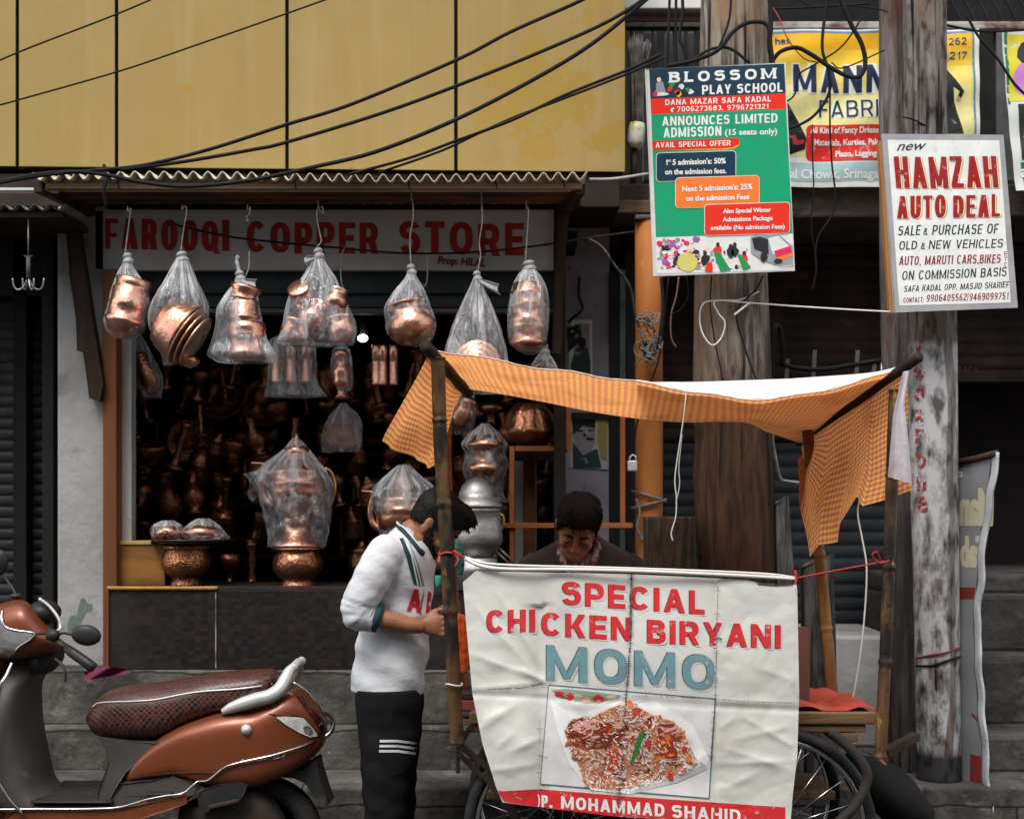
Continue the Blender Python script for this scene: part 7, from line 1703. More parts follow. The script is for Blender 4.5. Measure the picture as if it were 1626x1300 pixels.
# floor board
zf = Z(1283, 5.05)
m = MB(); m.prism([(X(a, 5.05), Z(b, 5.05)) for a, b in ((30, 1285), (175, 1285), (215, 1281), (290, 1266), (292, 1276), (240, 1296), (180, 1312), (20, 1318), (5, 1300))], YS - .205, YS + .205); m.build('floor_skirt', M['paint'], sct, bevel=.012)
m = MB(); m.sheet(lambda u, v: Vector((lerp(X(50, 5.1), X(178, 5.1), u), lerp(YS - .19, YS + .19, v), zf + .012 + .003 * abs(sin(v * 30)) - .02 * sin(pi * u) * 0)), 10, 60); m.build('floor_mat', M['blackplastic'], sct, solid=.006)
rib3([(-20, 1285), (60, 1284), (130, 1284), (184, 1282), (213, 1275), (233, 1269), (264, 1263), (290, 1259), (308, 1254), (331, 1238), (355, 1219), (378, 1211), (410, 1204), (440, 1197), (486, 1182), (517, 1168)], .0045, 'chrome_trim', M['chrome'], lambda a, b, l=0: (onS(a, b, .004) if a > 300 else p(a, b, YS - .212)))
m = MB()
m.tube(spline([p(517, 1169, 5.18), p(526, 1160, 5.2), p(529, 1147, 5.24), p(524, 1136, 5.3), p(512, 1132, 5.36)], 6), .008, 8); m.tube(spline([p(466, 1083, 5.16), p(484, 1095, 5.16), p(499, 1112, 5.17), p(506, 1124, 5.18), p(512, 1136, 5.19), p(526, 1150, 5.2)], 6), .005, 8); m.tube(spline([p(460, 1100, 5.2), p(490, 1126, 5.2), p(512, 1152, 5.22)], 6), .005, 8)
m.build('rear_guard', M['chrome'], sct)
# grab rail
m = MB()
rings = []
gr = [(353, 1130, 5), (366, 1124, 9), (385, 1117, 11), (408, 1110, 12), (428, 1105, 12), (444, 1094, 12), (453, 1079, 11), (459, 1066, 9), (466, 1058, 7)]
for sgn in (-1, 1):
    P_ = spline([p(a, b, 5.13 + (0 if i < 5 else .02 * (i - 4))) if sgn < 0 else Vector((p(a, b, 5.13).x, 2 * YS - 5.13 - (0 if i < 5 else .02 * (i - 4)), p(a, b, 5.13).z)) for i, (a, b, r) in enumerate(gr)], 5)
    m.tube(P_, [sc(5.13) * interp([(i, g_[2]) for i, g_ in enumerate(gr)], k / 5)[0] * .95 for k in range(len(P_))], 10)
a_ = p(464, 1061, 5.2); m.tube(spline([a_, Vector((a_.x + .01, YS, a_.z + .012)), Vector((a_.x, 2 * YS - a_.y, a_.z))], 6), .017, 10)
m.build('grab_rail', M['silver'], sct)
# lamps, lock, badge
m = MB()
for V, fs in poly2d([(438, 1138), (452, 1137), (482, 1139), (498, 1157), (505, 1168), (492, 1170), (474, 1162), (455, 1151)]):
    V2, f2 = subdivide2d(V, fs, 8); m.add([onS(a, b, .002) for a, b in V2], f2)
m.build('indicator', mat('lamp_white', (.66, .65, .62), (.42, .41, .4), scale=22, rough=.15, coat=.8), sct)
m = MB()
for V, fs in poly2d(blob(489, 1159, 9, 6, 10, .1, .6)):
    V2, f2 = subdivide2d(V, fs, 6); m.add([onS(a, b, .004) for a, b in V2], f2)
m.build('lamp_bulb', mat('lamp_chrome', (.75, .73, .72), (.3, .25, .25), scale=60, metal=.8, rough=.2), sct)
m = MB(); c = onS(391, 1158, .002); m.lathe([(0, .012), (.010, .012), (.012, .008), (.018, .004), (.020, 0)], c, Matrix.Rotation(radians(90), 3, 'X'), 20); m.build('seat_lock', M['silver'], sct)
m = MB(); wrap(m, text2d('Access', 378, 1213, 424, 1204, 7.5, .02, .2), lambda a, b, l=0: onS(a, b, .004 + l), 0, 6); wrap(m, caps2d('125', 432, 1206, 452, 1201, 10, .18, .2), lambda a, b, l=0: onS(a, b, .002 + l), 0, 6); m.build('badge', M['silver'], sct)
rib3([(352, 1136), (400, 1131), (436, 1134), (452, 1136), (478, 1137), (500, 1158), (508, 1170)], .0018, 'panel_gap', M['blackplastic'], lambda a, b, l=0: onS(a, b, .001))
rib3([(207, 1236), (240, 1230), (290, 1226), (335, 1226), (356, 1222)], .0018, 'panel_gap', M['blackplastic'], lambda a, b, l=0: onS(a, b, .001))
# upper rear panel and tail lamp
m = MB(); 
for V, fs in poly2d([(470, 1104), (480, 1105), (500, 1128), (514, 1144), (516, 1158), (511, 1160), (498, 1140)]):
    V2, f2 = subdivide2d(V, fs, 7); m.add([onS(a, b, .003) for a, b in V2], f2)
m.build('tail_lamp', mat('tail_lens', (.06, .012, .012), (.03, .01, .01), rough=.15, coat=.6), sct)
# rear wheel, mudguard, motor
def sct_wheel(cx_, cz_, R, name='wheel'):
    c = Vector((cx_, YS, cz_)); n = 48
    m = MB(); rings = []
    for k in range(n):
        a = 2 * pi * k / n
        rings.append([c + Vector(((R - .042 + .045 * cos(b)) * cos(a), .046 * sin(b), (R - .042 + .045 * cos(b)) * sin(a))) for b in [2 * pi * j / 14 for j in range(14)]])
    m.loft(rings + [rings[0]], caps=False); o = m.build(name, M['rubber'], sct)
    m = MB(); m.lathe([(0, .03), (.05, .035), (.06, .02), (R - .10, .015), (R - .085, .03), (R - .08, .03)], c, Matrix.Rotation(radians(90), 3, 'X'), 36); m.lathe([(0, .03), (.05, .035), (.06, .02), (R - .10, .015), (R - .085, .03), (R - .08, .03)], c, Matrix.Rotation(radians(-90), 3, 'X'), 36); m.build('rim', M['darksteel'], o)
sct_wheel(X(416, YS), .222, .222)
sct_wheel(X(416, YS) - 1.24, .222, .222)
m = MB(); m.prism([(X(a, 5.2), Z(b, 5.2)) for a, b in ((455, 1226), (480, 1222), (500, 1210), (505, 1226), (513, 1252), (521, 1276), (516, 1281), (508, 1279), (496, 1262), (484, 1244), (468, 1236), (450, 1234))], YS - .07, YS + .07); m.build('mudguard', M['blackplastic'], sct, bevel=.008)
m = MB(); m.prism([(X(a, 5.14), Z(b, 5.14)) for a, b in ((318, 1262), (326, 1250), (352, 1241), (380, 1238), (396, 1242), (393, 1254), (385, 1266), (372, 1270), (345, 1275), (332, 1284), (322, 1280))], 5.09, 5.2); m.build('air_filter', M['blackplastic'], sct, bevel=.018)
m = MB(); m.bar(p(331, 1281, 5.08), p(380, 1270, 5.08), .014, .012, up=(0, 1, 0)); m.build('kick_lever', M['darksteel'], sct, bevel=.003)
m = MB(); body_loft(m, [(285, 1280, 1330, .06), (330, 1262, 1345, .09), (390, 1250, 1350, .09), (430, 1270, 1345, .07), (450, 1300, 1335, .05)], YS - .05, res=14); m.build('motor', M['darksteel'], sct)
# leg shield
def vloft(mb, st, Y, e=3.0, n=32, res=30):
    rings = []
    ys = [lerp(st[0][0], st[-1][0], i / res) for i in range(res + 1)]
    for y in ys:
        xl, xr_, hw = smooth_interp(st, y); Yn = Y - hw * .6
        cx_ = (X(xl, Yn) + X(xr_, Yn)) / 2; hx_ = (X(xr_, Yn) - X(xl, Yn)) / 2; ring = []
        for k in range(n):
            a = 2 * pi * k / n; c, d = cos(a), sin(a)
            c = abs(c) ** (2 / e) * (1 if c > 0 else -1); d = abs(d) ** (2 / e) * (1 if d > 0 else -1)
            ring.append(Vector((cx_ + hx_ * c, Y + hw * d, Z(y, Yn))))
        rings.append(ring)
    return mb.loft(rings)
m = MB(); vloft(m, [(1040, 14, 82, .06), (1055, 8, 74, .085), (1070, 2, 59, .12), (1095, -8, 41, .16), (1120, -14, 35, .185), (1160, -20, 36, .195), (1194, -24, 43, .195), (1228, -22, 52, .19), (1256, -15, 62, .185), (1275, -5, 82, .18), (1290, 5, 96, .17)], YS); m.build('leg_shield', M['greyplastic'], sct)
m = MB(); vloft(m, [(1030, -60, 22, .10), (1060, -75, 8, .15), (1100, -85, -6, .19), (1160, -90, -14, .205), (1220, -85, -18, .20), (1270, -70, -8, .17), (1300, -50, 12, .14), (1330, -30, 30, .10)], YS - .004); m.build('front_cover', M['paint'], sct)
m = MB(); m.tube(spline([p(20, 1050, 5.10), p(10, 1072, 5.07), p(0, 1092, 5.05), (p(-6, 1150, 5.05)), p(-10, 1220, 5.05), p(10, 1262, 5.05), p(36, 1292, 5.06)], 6), .006, 8); m.build('edge_trim', M['chrome'], sct)
m = MB(); body_loft(m, [(-215, 1310, 1330, .03), (-190, 1255, 1275, .07), (-140, 1228, 1262, .085), (-90, 1240, 1275, .08), (-60, 1275, 1300, .05)], YS, res=16); m.build('front_mudguard', M['paint'], sct)
m = MB(); m.tube([p(-60, 1140, YS), Vector((X(416, YS) - 1.24, YS - .07, .222))], .018, 8); m.tube([p(-60, 1140, YS), Vector((X(416, YS) - 1.24, YS + .07, .222))], .018, 8); m.build('fork', M['darksteel'], sct)
# handlebar head, turned towards the viewer
C0 = p(40, 1000, 5.12)
fw = Vector((-cos(radians(38)), -sin(radians(38)), 0)); sdv = Vector((-fw.y, fw.x, 0)); upv = Vector((0, 0, 1))
def L3(a, b, c): return C0 + fw * a + sdv * b + upv * c
def pillow(outline, Ymid, hwid, k=6, e=.55):
    """an outline in pixels given depth: both faces swell away from the rim"""
    mb = MB(); n = len(outline); cx_ = sum(q[0] for q in outline) / n; cy = sum(q[1] for q in outline) / n; rings = []
    prof = [(.05, 1), (.35, .97), (.6, .88), (.8, .70), (.92, .48), (1, 0)]
    for s_, d in prof: rings.append([p(lerp(cx_, a, s_), lerp(cy, b, s_), Ymid - hwid * d) for a, b in outline])
    for s_, d in prof[::-1][1:]: rings.append([p(lerp(cx_, a, s_), lerp(cy, b, s_), Ymid + hwid * d) for a, b in outline])
    return mb.loft(rings)
m = pillow([(-46, 985), (-20, 964), (8, 953), (36, 948), (48, 957), (66, 979), (84, 1003), (98, 1014), (107, 1024), (104, 1031), (84, 1040), (50, 1046), (18, 1049), (-8, 1046), (-40, 1030), (-52, 1006)], 5.18, .13)
m.build('handlebar_cowl', M['paint'], sct, sub=1)
onC = on_surface(m.bvh(), .004, default=5.08)
def decal(name, pts, mm, lift, ml=6):
    mb = MB()
    for V, fs in poly2d(pts):
        V2, f2 = subdivide2d(V, fs, ml); mb.add([onC(a, b, lift) for a, b in V2], f2, 0, True)
    return mb.build(name, mm, sct)
decal('headlight', [(-30, 992), (-8, 978), (2, 974), (4, 988), (10, 997), (28, 1002), (52, 1006), (47, 1014), (30, 1024), (22, 1034), (13, 1045), (-8, 1043), (-30, 1030)], mat('headlight_glass', (.66, .67, .67), (.34, .35, .36), scale=9, rough=.1, metal=.6, coat=1, lo=.4, hi=.6), .001)
rib3([(4, 968), (3, 982), (9, 995), (28, 1001), (54, 1005), (48, 1015), (31, 1026), (22, 1036), (13, 1048)], .0042, 'headlight_trim', M['chrome'], onC)
decal('cowl_seam', [(52, 1004), (86, 1003), (86, 1005), (52, 1006.5)], M['blackplastic'], .0005)
m = MB(); body_loft(m, [(48, 1030, 1062, .03), (62, 1032, 1072, .06), (80, 1030, 1066, .05), (96, 1022, 1050, .03)], 5.2, res=10); m.build('steering_neck', M['blackplastic'], sct)
m = MB(); m.tube(spline([p(62, 950, 5.14), p(78, 962, 5.14), p(92, 980, 5.13), p(96, 996, 5.12), p(88, 1003, 5.1)], 6), .006, 8); m.build('dash_trim', M['silver'], sct)
m = MB(); m.ell(p(70, 972, 5.20), (.06, .075, .045)); m.build('dashboard', M['blackplastic'], sct)
g = MB(); g.tube([p(78, 1008, 5.0), p(96, 1022, 4.99), p(108, 1030, 4.98)], .014, 10); g.build('handlebar', M['darksteel'], sct)
g = MB(); g.tube([p(106, 1029, 4.97), p(118, 1038, 4.96), p(134, 1049, 4.94), p(146, 1058, 4.93), p(150, 1061, 4.93)], [.016, .0185, .0185, .019, .016], 14); g.build('grip', M['blackplastic'], sct)
g = MB(); g.tube([p(76, 1006, 4.99), p(87, 1009, 4.99), p(92, 1012, 4.99)], [.02, .022, .018], 12); g.build('switch_box', M['blackplastic'], sct)
g = MB(); g.tube(spline([p(88, 1046, 4.98), p(98, 1054, 4.96), p(103, 1066, 4.95), p(104, 1078, 4.95), p(103, 1082, 4.95)], 5), .005, 8); g.build('brake_lever', M['darksteel'], sct)
def mirror(c, r, a, b, name='mirror'):
    mm_ = MB(); mm_.ell(c, (r[0], r[1], r[2]), Matrix.Rotation(radians(8), 3, 'Y'), 20, 12); o = mm_.build(name, M['blackplastic'], sct)
    mm_ = MB(); mm_.tube(spline([a, (Vector(a) + Vector(b)) / 2 + Vector((0, 0, .005)), b], 5), .005, 7); mm_.build('stalk', M['blackplastic'], o)
mirror(p(137, 1008, 4.98), (.053, .02, .037), p(88, 1006, 4.99), p(118, 1008, 4.98))
mirror(p(-2, 893, 5.3), (.035, .02, .05), p(26, 944, 5.24), p(4, 912, 5.3))
g = MB(); g.ell(p(25, 946, 5.24), (.022, .02, .012)); g.build('stalk_base', M['blackplastic'], sct)
g = MB(); g.tube([p(230, 1320, 5.2), Vector((X(240, 5.2), 5.1, .01))], .009, 7); g.build('side_stand', M['darksteel'], sct)
# ------------------------------------------------------------------ people
def skin_mat(name, a, b):
    m = mat(name, a, b, scale=14, rough=.5, rvar=.08, bump=.12, bscale=120, spec=.35)
    bs = m.node_tree.nodes['Principled BSDF']; bs.inputs['Subsurface Weight'].default_value = .12; bs.inputs['Subsurface Radius'].default_value = (.012, .005, .003)
    return m
HS = [(-.118, .075, .045, .018), (-.112, .090, .025, .034), (-.098, .097, .0, .046), (-.078, .097, -.03, .056), (-.05, .093, -.062, .064), (-.02, .088, -.085, .070), (.01, .084, -.096, .0735), (.035, .088, -.101, .0755), (.06, .090, -.099, .0745), (.085, .080, -.088, .067), (.105, .058, -.066, .051), (.117, .030, -.036, .030), (.121, .004, -.010, .008)]
def headpt(z, a, off=0):
    f, b, hw = smooth_interp(HS, z)
    c, d = cos(a), sin(a); e = 2 / 2.2
    c = abs(c) ** e * (1 if c > 0 else -1); d = abs(d) ** e * (1 if d > 0 else -1)
    return Vector(((f + b) / 2 + ((f - b) / 2 + off) * c, (hw + off) * d, z + (off * .8 if z > .09 else 0)))
def head_parts(mb, tf, k=1.0):
    """skull, face, ears, neck stump, all joined later into one skin"""
    n = 36
    mb.loft([[tf(headpt(z, 2 * pi * j / n)) for j in range(n)] for z in [lerp(-.118, .121, i / 34) for i in range(35)]])
    def e(c, r, rot=None):
        M3 = Matrix([tf(Vector(v)) - tf(Vector()) for v in ((1, 0, 0), (0, 1, 0), (0, 0, 1))]).transposed()
        if rot: M3 = M3 @ rot
        mb.ell(tf(Vector(c)), r, M3, 18, 12)
    mb.tube([tf(Vector(v)) for v in ((.082, 0, .030), (.094, 0, .012), (.105, 0, -.008), (.112, 0, -.024), (.102, 0, -.036))], [.008, .0085, .010, .012, .009], 12)
    for sgn in (-1, 1):
        e((.098, .011 * sgn, -.031), (.011, .0085, .008))
        e((.082, .033 * sgn, .006), (.011, .016, .0105)); e((.080, .034 * sgn, .028), (.012, .024, .0075))
        e((.066, .046 * sgn, -.022), (.022, .02, .018))
        e((-.012, .078 * sgn, -.005), (.017, .007, .031), Matrix.Rotation(radians(8), 3, 'Y')); e((-.018, .080 * sgn, .006), (.015, .010, .020)); e((-.006, .076 * sgn, -.032), (.008, .006, .010))
    e((.094, 0, -.066), (.010, .022, .0055)); e((.092, 0, -.077), (.011, .019, .006)); e((.083, 0, -.101), (.016, .02, .014))
def hair_shell(tf, line, off, seed, tuft=260, tl=.022):
    mb = MB(); n = 48; rnd = random.Random(seed)
    def on(z, a):
        return line(z, a)
    zs = [lerp(-.10, .121, i / 40) for i in range(41)]; rings = []
    for z in zs:
        r = []
        for j in range(n):
            a = 2 * pi * j / n; o = off(z, a); w = max(-1, min(1, (z - line(a)) / .012))
            q = headpt(z, a, lerp(-.012, o, (w + 1) / 2) + .004 * noise.noise(Vector((cos(a) * 4 + seed, sin(a) * 4, z * 40))) * (w > 0))
            r.append(tf(q))
        rings.append(r)
    top = tf(Vector((-.003, 0, .121 + off(.12, 0))))
    mb.loft(rings)
    for _ in range(tuft):
        a = rnd.uniform(0, 2 * pi); z = rnd.uniform(-.075, .118)
        if z < line(a) + .006: continue
        o_ = off(z, a); b = headpt(z, a, o_ - .003)
        # strands sweep forward over the crown and down at the sides
        tdown = (headpt(max(-.11, z - .012), a, off(z, a)) - headpt(z, a, o_)).normalized()
        fwd = Vector((1, .35 * sin(seed), 0)) if z > .05 else Vector((.15, 0, 0))
        outw = Vector((cos(a), sin(a), .4 if z > .07 else 0))
        d = (tdown * (.5 if z > .05 and cos(a) < .3 else 1) + fwd * (.9 if z > .05 else 1) + outw * rnd.uniform(.05, .45) + Vector((rnd.uniform(-.2, .2), rnd.uniform(-.25, .25), 0))).normalized()
        L_ = tl * rnd.uniform(.7, 1.4)
        mb.tube([tf(q) for q in (b, b + d * L_ * .5 + outw * .001, b + d * L_ + tdown * L_ * .12)], [.0020, .0017, .0004], 4, caps=False)
    return mb
M['hair'] = mat('black_hair', (.006, .0055, .0055), (.011, .010, .0095), scale=60, rough=.6, rvar=.1, bump=.3, bscale=160, spec=.15)
def finger(mb, a, dirs, lens, r):
    P_ = [Vector(a)]; rs = [r]
    for d, l in zip(dirs, lens):
        P_.append(P_[-1] + Vector(d).normalized() * l); rs.append(rs[-1] * .93)
    P2 = spline(P_, 4); k = len(P2) - 1
    mb.tube(P2, [lerp(r, r * .78, i / k) for i in range(k + 1)], 10); mb.ell(P2[-1], (r * .78,) * 3, None, 10, 8)
    mb.ell(P2[0], (r,) * 3, None, 10, 8)
def ringz(cx_, cy, cz, hx_, hy_, n=32, e=2.4, tilt=0):
    out = []
    for k in range(n):
        a = 2 * pi * k / n; c, d = cos(a), sin(a)
        c = abs(c) ** (2 / e) * (1 if c > 0 else -1); d = abs(d) ** (2 / e) * (1 if d > 0 else -1)
        out.append(Vector((cx_ + hx_ * c, cy + hy_ * d, cz + tilt * c * hx_)))
    return out
# ---------------- the customer in the white shirt
Y1 = 5.26
man = thing('person', 'bearded man in a white football shirt and black track pants reading at the cart', 'person', Vector((X(615, Y1), Y1, 0)))
q1 = lambda a, b, dy=0: Vector((X(a, Y1), Y1 + dy, Z(b, Y1)))
hf, hu = Vector((.66, 0, -.75)), Vector((.75, 0, .66)); O1 = q1(687, 835)
tf1 = lambda v: O1 + hf * v.x + Vector((0, v.y, 0)) + hu * v.z
m = MB()
head_parts(m, tf1)
m.tube([q1(640, 862), q1(655, 850), q1(672, 838), q1(684, 832)], [.068, .06, .056, .055], 18)
tors = [(1110, 572, 668, .15), (1050, 574, 674, .152), (1016, 576, 676, .152), (977, 582, 678, .158), (931, 588, 682, .17), (900, 594, 684, .182), (872, 606, 682, .185), (855, 620, 672, .14), (845, 632, 664, .08)]
m.loft([ringz((X(a, Y1) + X(b, Y1)) / 2, Y1, Z(y, Y1), (X(b, Y1) - X(a, Y1)) / 2, hw) for y, a, b, hw in tors])
for sg in (-1, 1):
    m.tube(spline([q1(622, 874, .165 * sg), q1(600, 915, .195 * sg), q1(580, 960, .205 * sg)] if sg < 0 else [q1(632, 874, .165), q1(615, 915, .19), q1(600, 958, .19)], 6), [.052, .05, .049, .048, .047, .046, .045, .044, .043, .042, .042, .042, .04][:13], 16)
    m.ell(q1(580, 960, -.205) if sg < 0 else q1(600, 958, .19), (.045, .042, .045))
    fa = [q1(580, 960, -.205), q1(600, 972, -.205), q1(630, 979, -.20), q1(655, 985, -.19), q1(676, 987, -.18)] if sg < 0 else [q1(600, 958, .19), q1(630, 970, .14), q1(660, 978, .05), q1(684, 982, -.03)]
    P_ = spline(fa, 5); m.tube(P_, [lerp(.043, .027, (i / (len(P_) - 1)) ** .8) for i in range(len(P_))], 16)
    hip = q1(612, 1105, .085 * sg); kn = q1(616, 1215, .095 * sg); an = q1(614, 1385, .10 * sg)
    m.tube(spline([hip, kn, an], 8), [lerp(.085, .042, i / 16) for i in range(17)], 16)
    m.loft([ringz(an.x + d, an.y, .055 - d * .12, .035, .038) for d in (-.05, 0, .05, .10, .15)])
# near hand: palm, four fingers curled round the paper, thumb on top
hb_ = q1(681, 986, -.18)
m.loft([[hb_ + Vector((d, 0, dz)) + Vector((0, ry * cos(a), rz * sin(a))) for a in [2 * pi * k / 18 for k in range(18)]] for d, dz, ry, rz in ((-.012, .0, .018, .026), (.004, .0, .019, .033), (.022, .001, .019, .039), (.038, .002, .018, .041), (.05, .002, .014, .036))])
for i, (dz, L_) in enumerate(((.030, .9), (.010, 1.0), (-.011, .95), (-.030, .78))):
    finger(m, hb_ + Vector((.044, .0, dz)), ((1, .15, -.15), (.35, 1, -.3), (-.7, 1, -.2)), (.036 * L_, .026 * L_, .02 * L_), .0098)
finger(m, hb_ + Vector((.008, .004, .030)), ((.7, .3, .65), (1, .25, .25), (1, .2, .0)), (.028, .026, .022), .0112)
hb2 = q1(690, 984, -.03)
m.loft([[hb2 + Vector((d, 0, 0)) + Vector((0, ry * cos(a), rz * sin(a))) for a in [2 * pi * k / 18 for k in range(18)]] for d, ry, rz in ((-.012, .018, .026), (.02, .019, .038), (.05, .015, .036))])
for i, (dz, L_) in enumerate(((.028, .9), (.009, 1.0), (-.011, .95), (-.029, .78))):
    finger(m, hb2 + Vector((.044, 0, dz)), ((1, -.1, -.1), (.8, -.7, -.2), (.2, -1, -.2)), (.036 * L_, .026 * L_, .02 * L_), .0098)
finger(m, hb2 + Vector((.008, -.006, .03)), ((.7, -.3, .65), (1, -.25, .3), (1, -.2, .1)), (.028, .026, .022), .0112)
M['skin1'] = skin_mat('skin_brown', (.30, .135, .075), (.25, .105, .056))
body1 = m.build('body', M['skin1'], man, remesh=.0048, smoothit=2); bake(body1)
line1 = lambda a: interp([(0, .085), (.55, .075), (1.0, .035), (1.35, .0), (1.6, -.015), (2.1, -.03), (pi, -.045)], min(abs(((a + pi) % (2 * pi)) - pi), pi))[0]
off1 = lambda z, a: .009 + .013 * max(0, cos(a)) * max(0, min(1, (z - .06) / .05)) + .016 * max(0, min(1, (z - .02) / .08))
hair_shell(tf1, line1, off1, 3, 2600, .014).build('hair', M['hair'], man)
# beard from the sideburn to the chin
mb = MB(); n = 48; rings = []
for i in range(27):
    z = lerp(-.126, .004, i / 26); r = []
    for j in range(n):
        a = 2 * pi * j / n; aa = abs(((a + pi) % (2 * pi)) - pi)
        lo_a = interp([(-.126, 0), (-.10, 0), (-.09, .0), (-.086, .0), (-.06, .0), (-.05, .75), (-.03, 1.2), (.004, 1.40)], z)[0]
        w = 1 if lo_a <= aa <= 1.62 else -1
        if aa < .28 and -.084 < z < -.060: w = -1
        o = lerp(-.008, .0075, (w + 1) / 2) + (.0025 * noise.noise(Vector((a * 6, z * 80, 1))) if w > 0 else 0)
        r.append(tf1(headpt(max(z, -.117), a, o) + Vector((0, 0, min(0, z + .117)))))
    rings.append(r)
mb.loft(rings); mb.build('beard', M['hair'], man)
mb = MB()
for sg in (-1, 1): mb.tube(spline([tf1(Vector(v)) for v in ((.089, .014 * sg, .034), (.088, .030 * sg, .041), (.078, .048 * sg, .036))], 4), [.003, .0045, .005, .005, .0048, .004, .0035, .003, .002], 7)
mb.build('eyebrows', M['hair'], man)
# shirt: trunk and both sleeves in one cloth
def cloth_noise(v, k=1.0, s=1.0): return .0045 * k * noise.noise(v * (9 * s)) + .0025 * k * noise.noise(v * (22 * s) + Vector((3, 1, 7)))
m = MB()
sh = [(1097, 557, 672, .175), (1085, 558, 673, .176), (1060, 562, 676, .172), (1030, 566, 680, .17), (1000, 571, 682, .165), (977, 576, 685, .166), (950, 580, 687, .17), (931, 583, 689, .178), (910, 587, 691, .188), (890, 594, 691, .195), (872, 604, 687, .195), (860, 612, 682, .175), (850, 622, 673, .125), (842, 630, 664, .085), (836, 634, 657, .07)]
ys = [lerp(1097, 836, i / 60) for i in range(61)]; shp = sorted([(s_[0],) + s_[1:] for s_ in sh]); rings = []
for y in ys:
    a, b, hw = smooth_interp(shp, y); r = ringz((X(a, Y1) + X(b, Y1)) / 2, Y1, Z(y, Y1), (X(b, Y1) - X(a, Y1)) / 2, hw, 56, 2.3, tilt=-.06 if y > 1000 else -.35 * max(0, (900 - y) / 64))
    cen = Vector(((X(a, Y1) + X(b, Y1)) / 2, Y1, Z(y, Y1)))
    fold = lambda v: .006 * sin((v.x * .9 + v.z * 1.6) * 34 + 3 * noise.noise(v * 4)) * max(0, min(1, (1.28 - v.z) / .2)) * .7
    rings.append([v + (v - cen).normalized() * (cloth_noise(v, 1.1) + fold(v)) for v in r])
m.loft(rings)
def sleeve(pts, rs):
    P_ = spline(pts, 8); k = len(P_) - 1; rr_ = []
    for i in range(k + 1):
        t = i / k; r = interp([(j / (len(rs) - 1), rs[j]) for j in range(len(rs))], t)[0]
        rr_.append(r + (.0045 * sin(i * 2.0 + 1.5 * sin(i * .7)) if t > .45 else .0015 * sin(i * 1.3)))
    o = len(m.v); m.tube(P_, rr_, 28)
    for i in range(o, len(m.v)): m.v[i] += Vector((0, 0, 1)) * 0 + (m.v[i] - P_[min(k, (i - o) // 28)]).normalized() * cloth_noise(m.v[i], .9, 1.5)
sleeve([q1(630, 868, -.15), q1(617, 880, -.178), q1(598, 915, -.205), q1(581, 950, -.215), q1(579, 966, -.214), q1(592, 972, -.208), q1(604, 974, -.205)], [.062, .070, .066, .062, .060, .054, .046])
sleeve([q1(636, 868, .15), q1(628, 885, .178), q1(612, 915, .195), q1(600, 950, .19), q1(606, 964, .18), q1(628, 972, .15)], [.062, .068, .064, .06, .056, .048])
M['shirt'] = mat('white_shirt', (.57, .585, .605), (.51, .52, .545), scale=5, rough=.8, bump=.7, bscale=13, spec=.15, stretch=(1, 1, 1.8))
shirt = m.build('shirt', M['shirt'], man, remesh=.0065, smoothit=3); bake(shirt)
shb = world_bvh(shirt); onh = on_surface(shb, .0022, default=5.1)
def patch(name, mats, polys, onf, par, ml=6, lift=0):
    mb = MB()
    for k, (pts, ci) in enumerate(polys):
        for V, fs in poly2d(pts):
            V2, f2 = subdivide2d(V, fs, ml); mb.add([onf(a, b, lift + k * .0005) for a, b in V2], f2, ci, True)
    return mb.build(name, mats, par)
green = mat('shirt_green', (.012, .055, .06), (.009, .04, .045), scale=9, rough=.7)
z6 = lambda a, b: (540 + a / 3.513, 760 + b / 3.513)
patch('shoulder_panel', [green, M['shirt'], mat('shirt_grey', (.25, .27, .29), (.2, .22, .24))], [([z6(*q) for q in ((330, 332), (352, 328), (395, 410), (425, 480), (455, 560), (472, 598), (412, 590), (395, 530), (372, 445), (345, 365))], 0),
    ([z6(*q) for q in ((352, 328), (360, 330), (402, 420), (440, 592), (430, 591), (394, 424))], 1), ([z6(*q) for q in ((368, 335), (374, 338), (418, 440), (458, 595), (451, 594), (410, 445))], 1), ([z6(*q) for q in ((384, 350), (392, 356), (436, 470), (474, 598), (465, 597), (428, 475))], 2)], onh, shirt)
mb = MB(); 
for ch, a, b, h, w in (('A', 372, 735, 128, 78), ('I', 478, 748, 130, 20), ('A', 503, 752, 128, 60)):
    for V, fs in caps2d(ch, *z6(a, b), *z6(a + w, b + 12), h / 3.513, .19, slant=.12)[:(1 if (ch == 'A' and a > 500) else 9)]: 
        V2, f2 = subdivide2d(V, fs, 5); mb.add([onh(x, y, .0006) for x, y in V2], f2, 0, True)
mb.build('shirt_lettering', ink('b3121c', .6), shirt)
# collar, cuff, hem
mb = MB(); P_ = spline([q1(633, 836, 0), q1(636, 838, -.05), q1(646, 846, -.072), q1(660, 862, -.066), q1(671, 876, -.035), q1(675, 880, 0), q1(671, 876, .035), q1(660, 862, .066), q1(646, 846, .072), q1(636, 838, .05), q1(633, 836, 0)], 5); mb.tube([v + Vector((.002, 0, .004)) for v in P_], .0125, 8); mb.build('collar', green, shirt)
mb = MB(); mb.tube([v + Vector((-.006, 0, .017)) for v in P_], .004, 6); mb.build('collar_edge', M['shirt'], shirt)
nc = spline([onh(a, b, .003) for a, b in ((634, 838), (640, 843), (648, 852), (657, 863), (665, 873), (672, 880))], 5)
mb = MB(); mb.tube(nc, .0085, 8); mb.build('collar', green, shirt)
mb = MB(); mb.tube([v + Vector((.008, 0, .008)) for v in nc], .0035, 6); mb.build('collar_edge', M['shirt'], shirt)
def band(a, b, r0, r1, name, mm, n=28):
    mb = MB(); mb.tube([a, a.lerp(b, .5), b], [r0, (r0 + r1) / 2 + .001, r1], n, caps=False); return mb.build(name, mm, shirt, solid=.003)
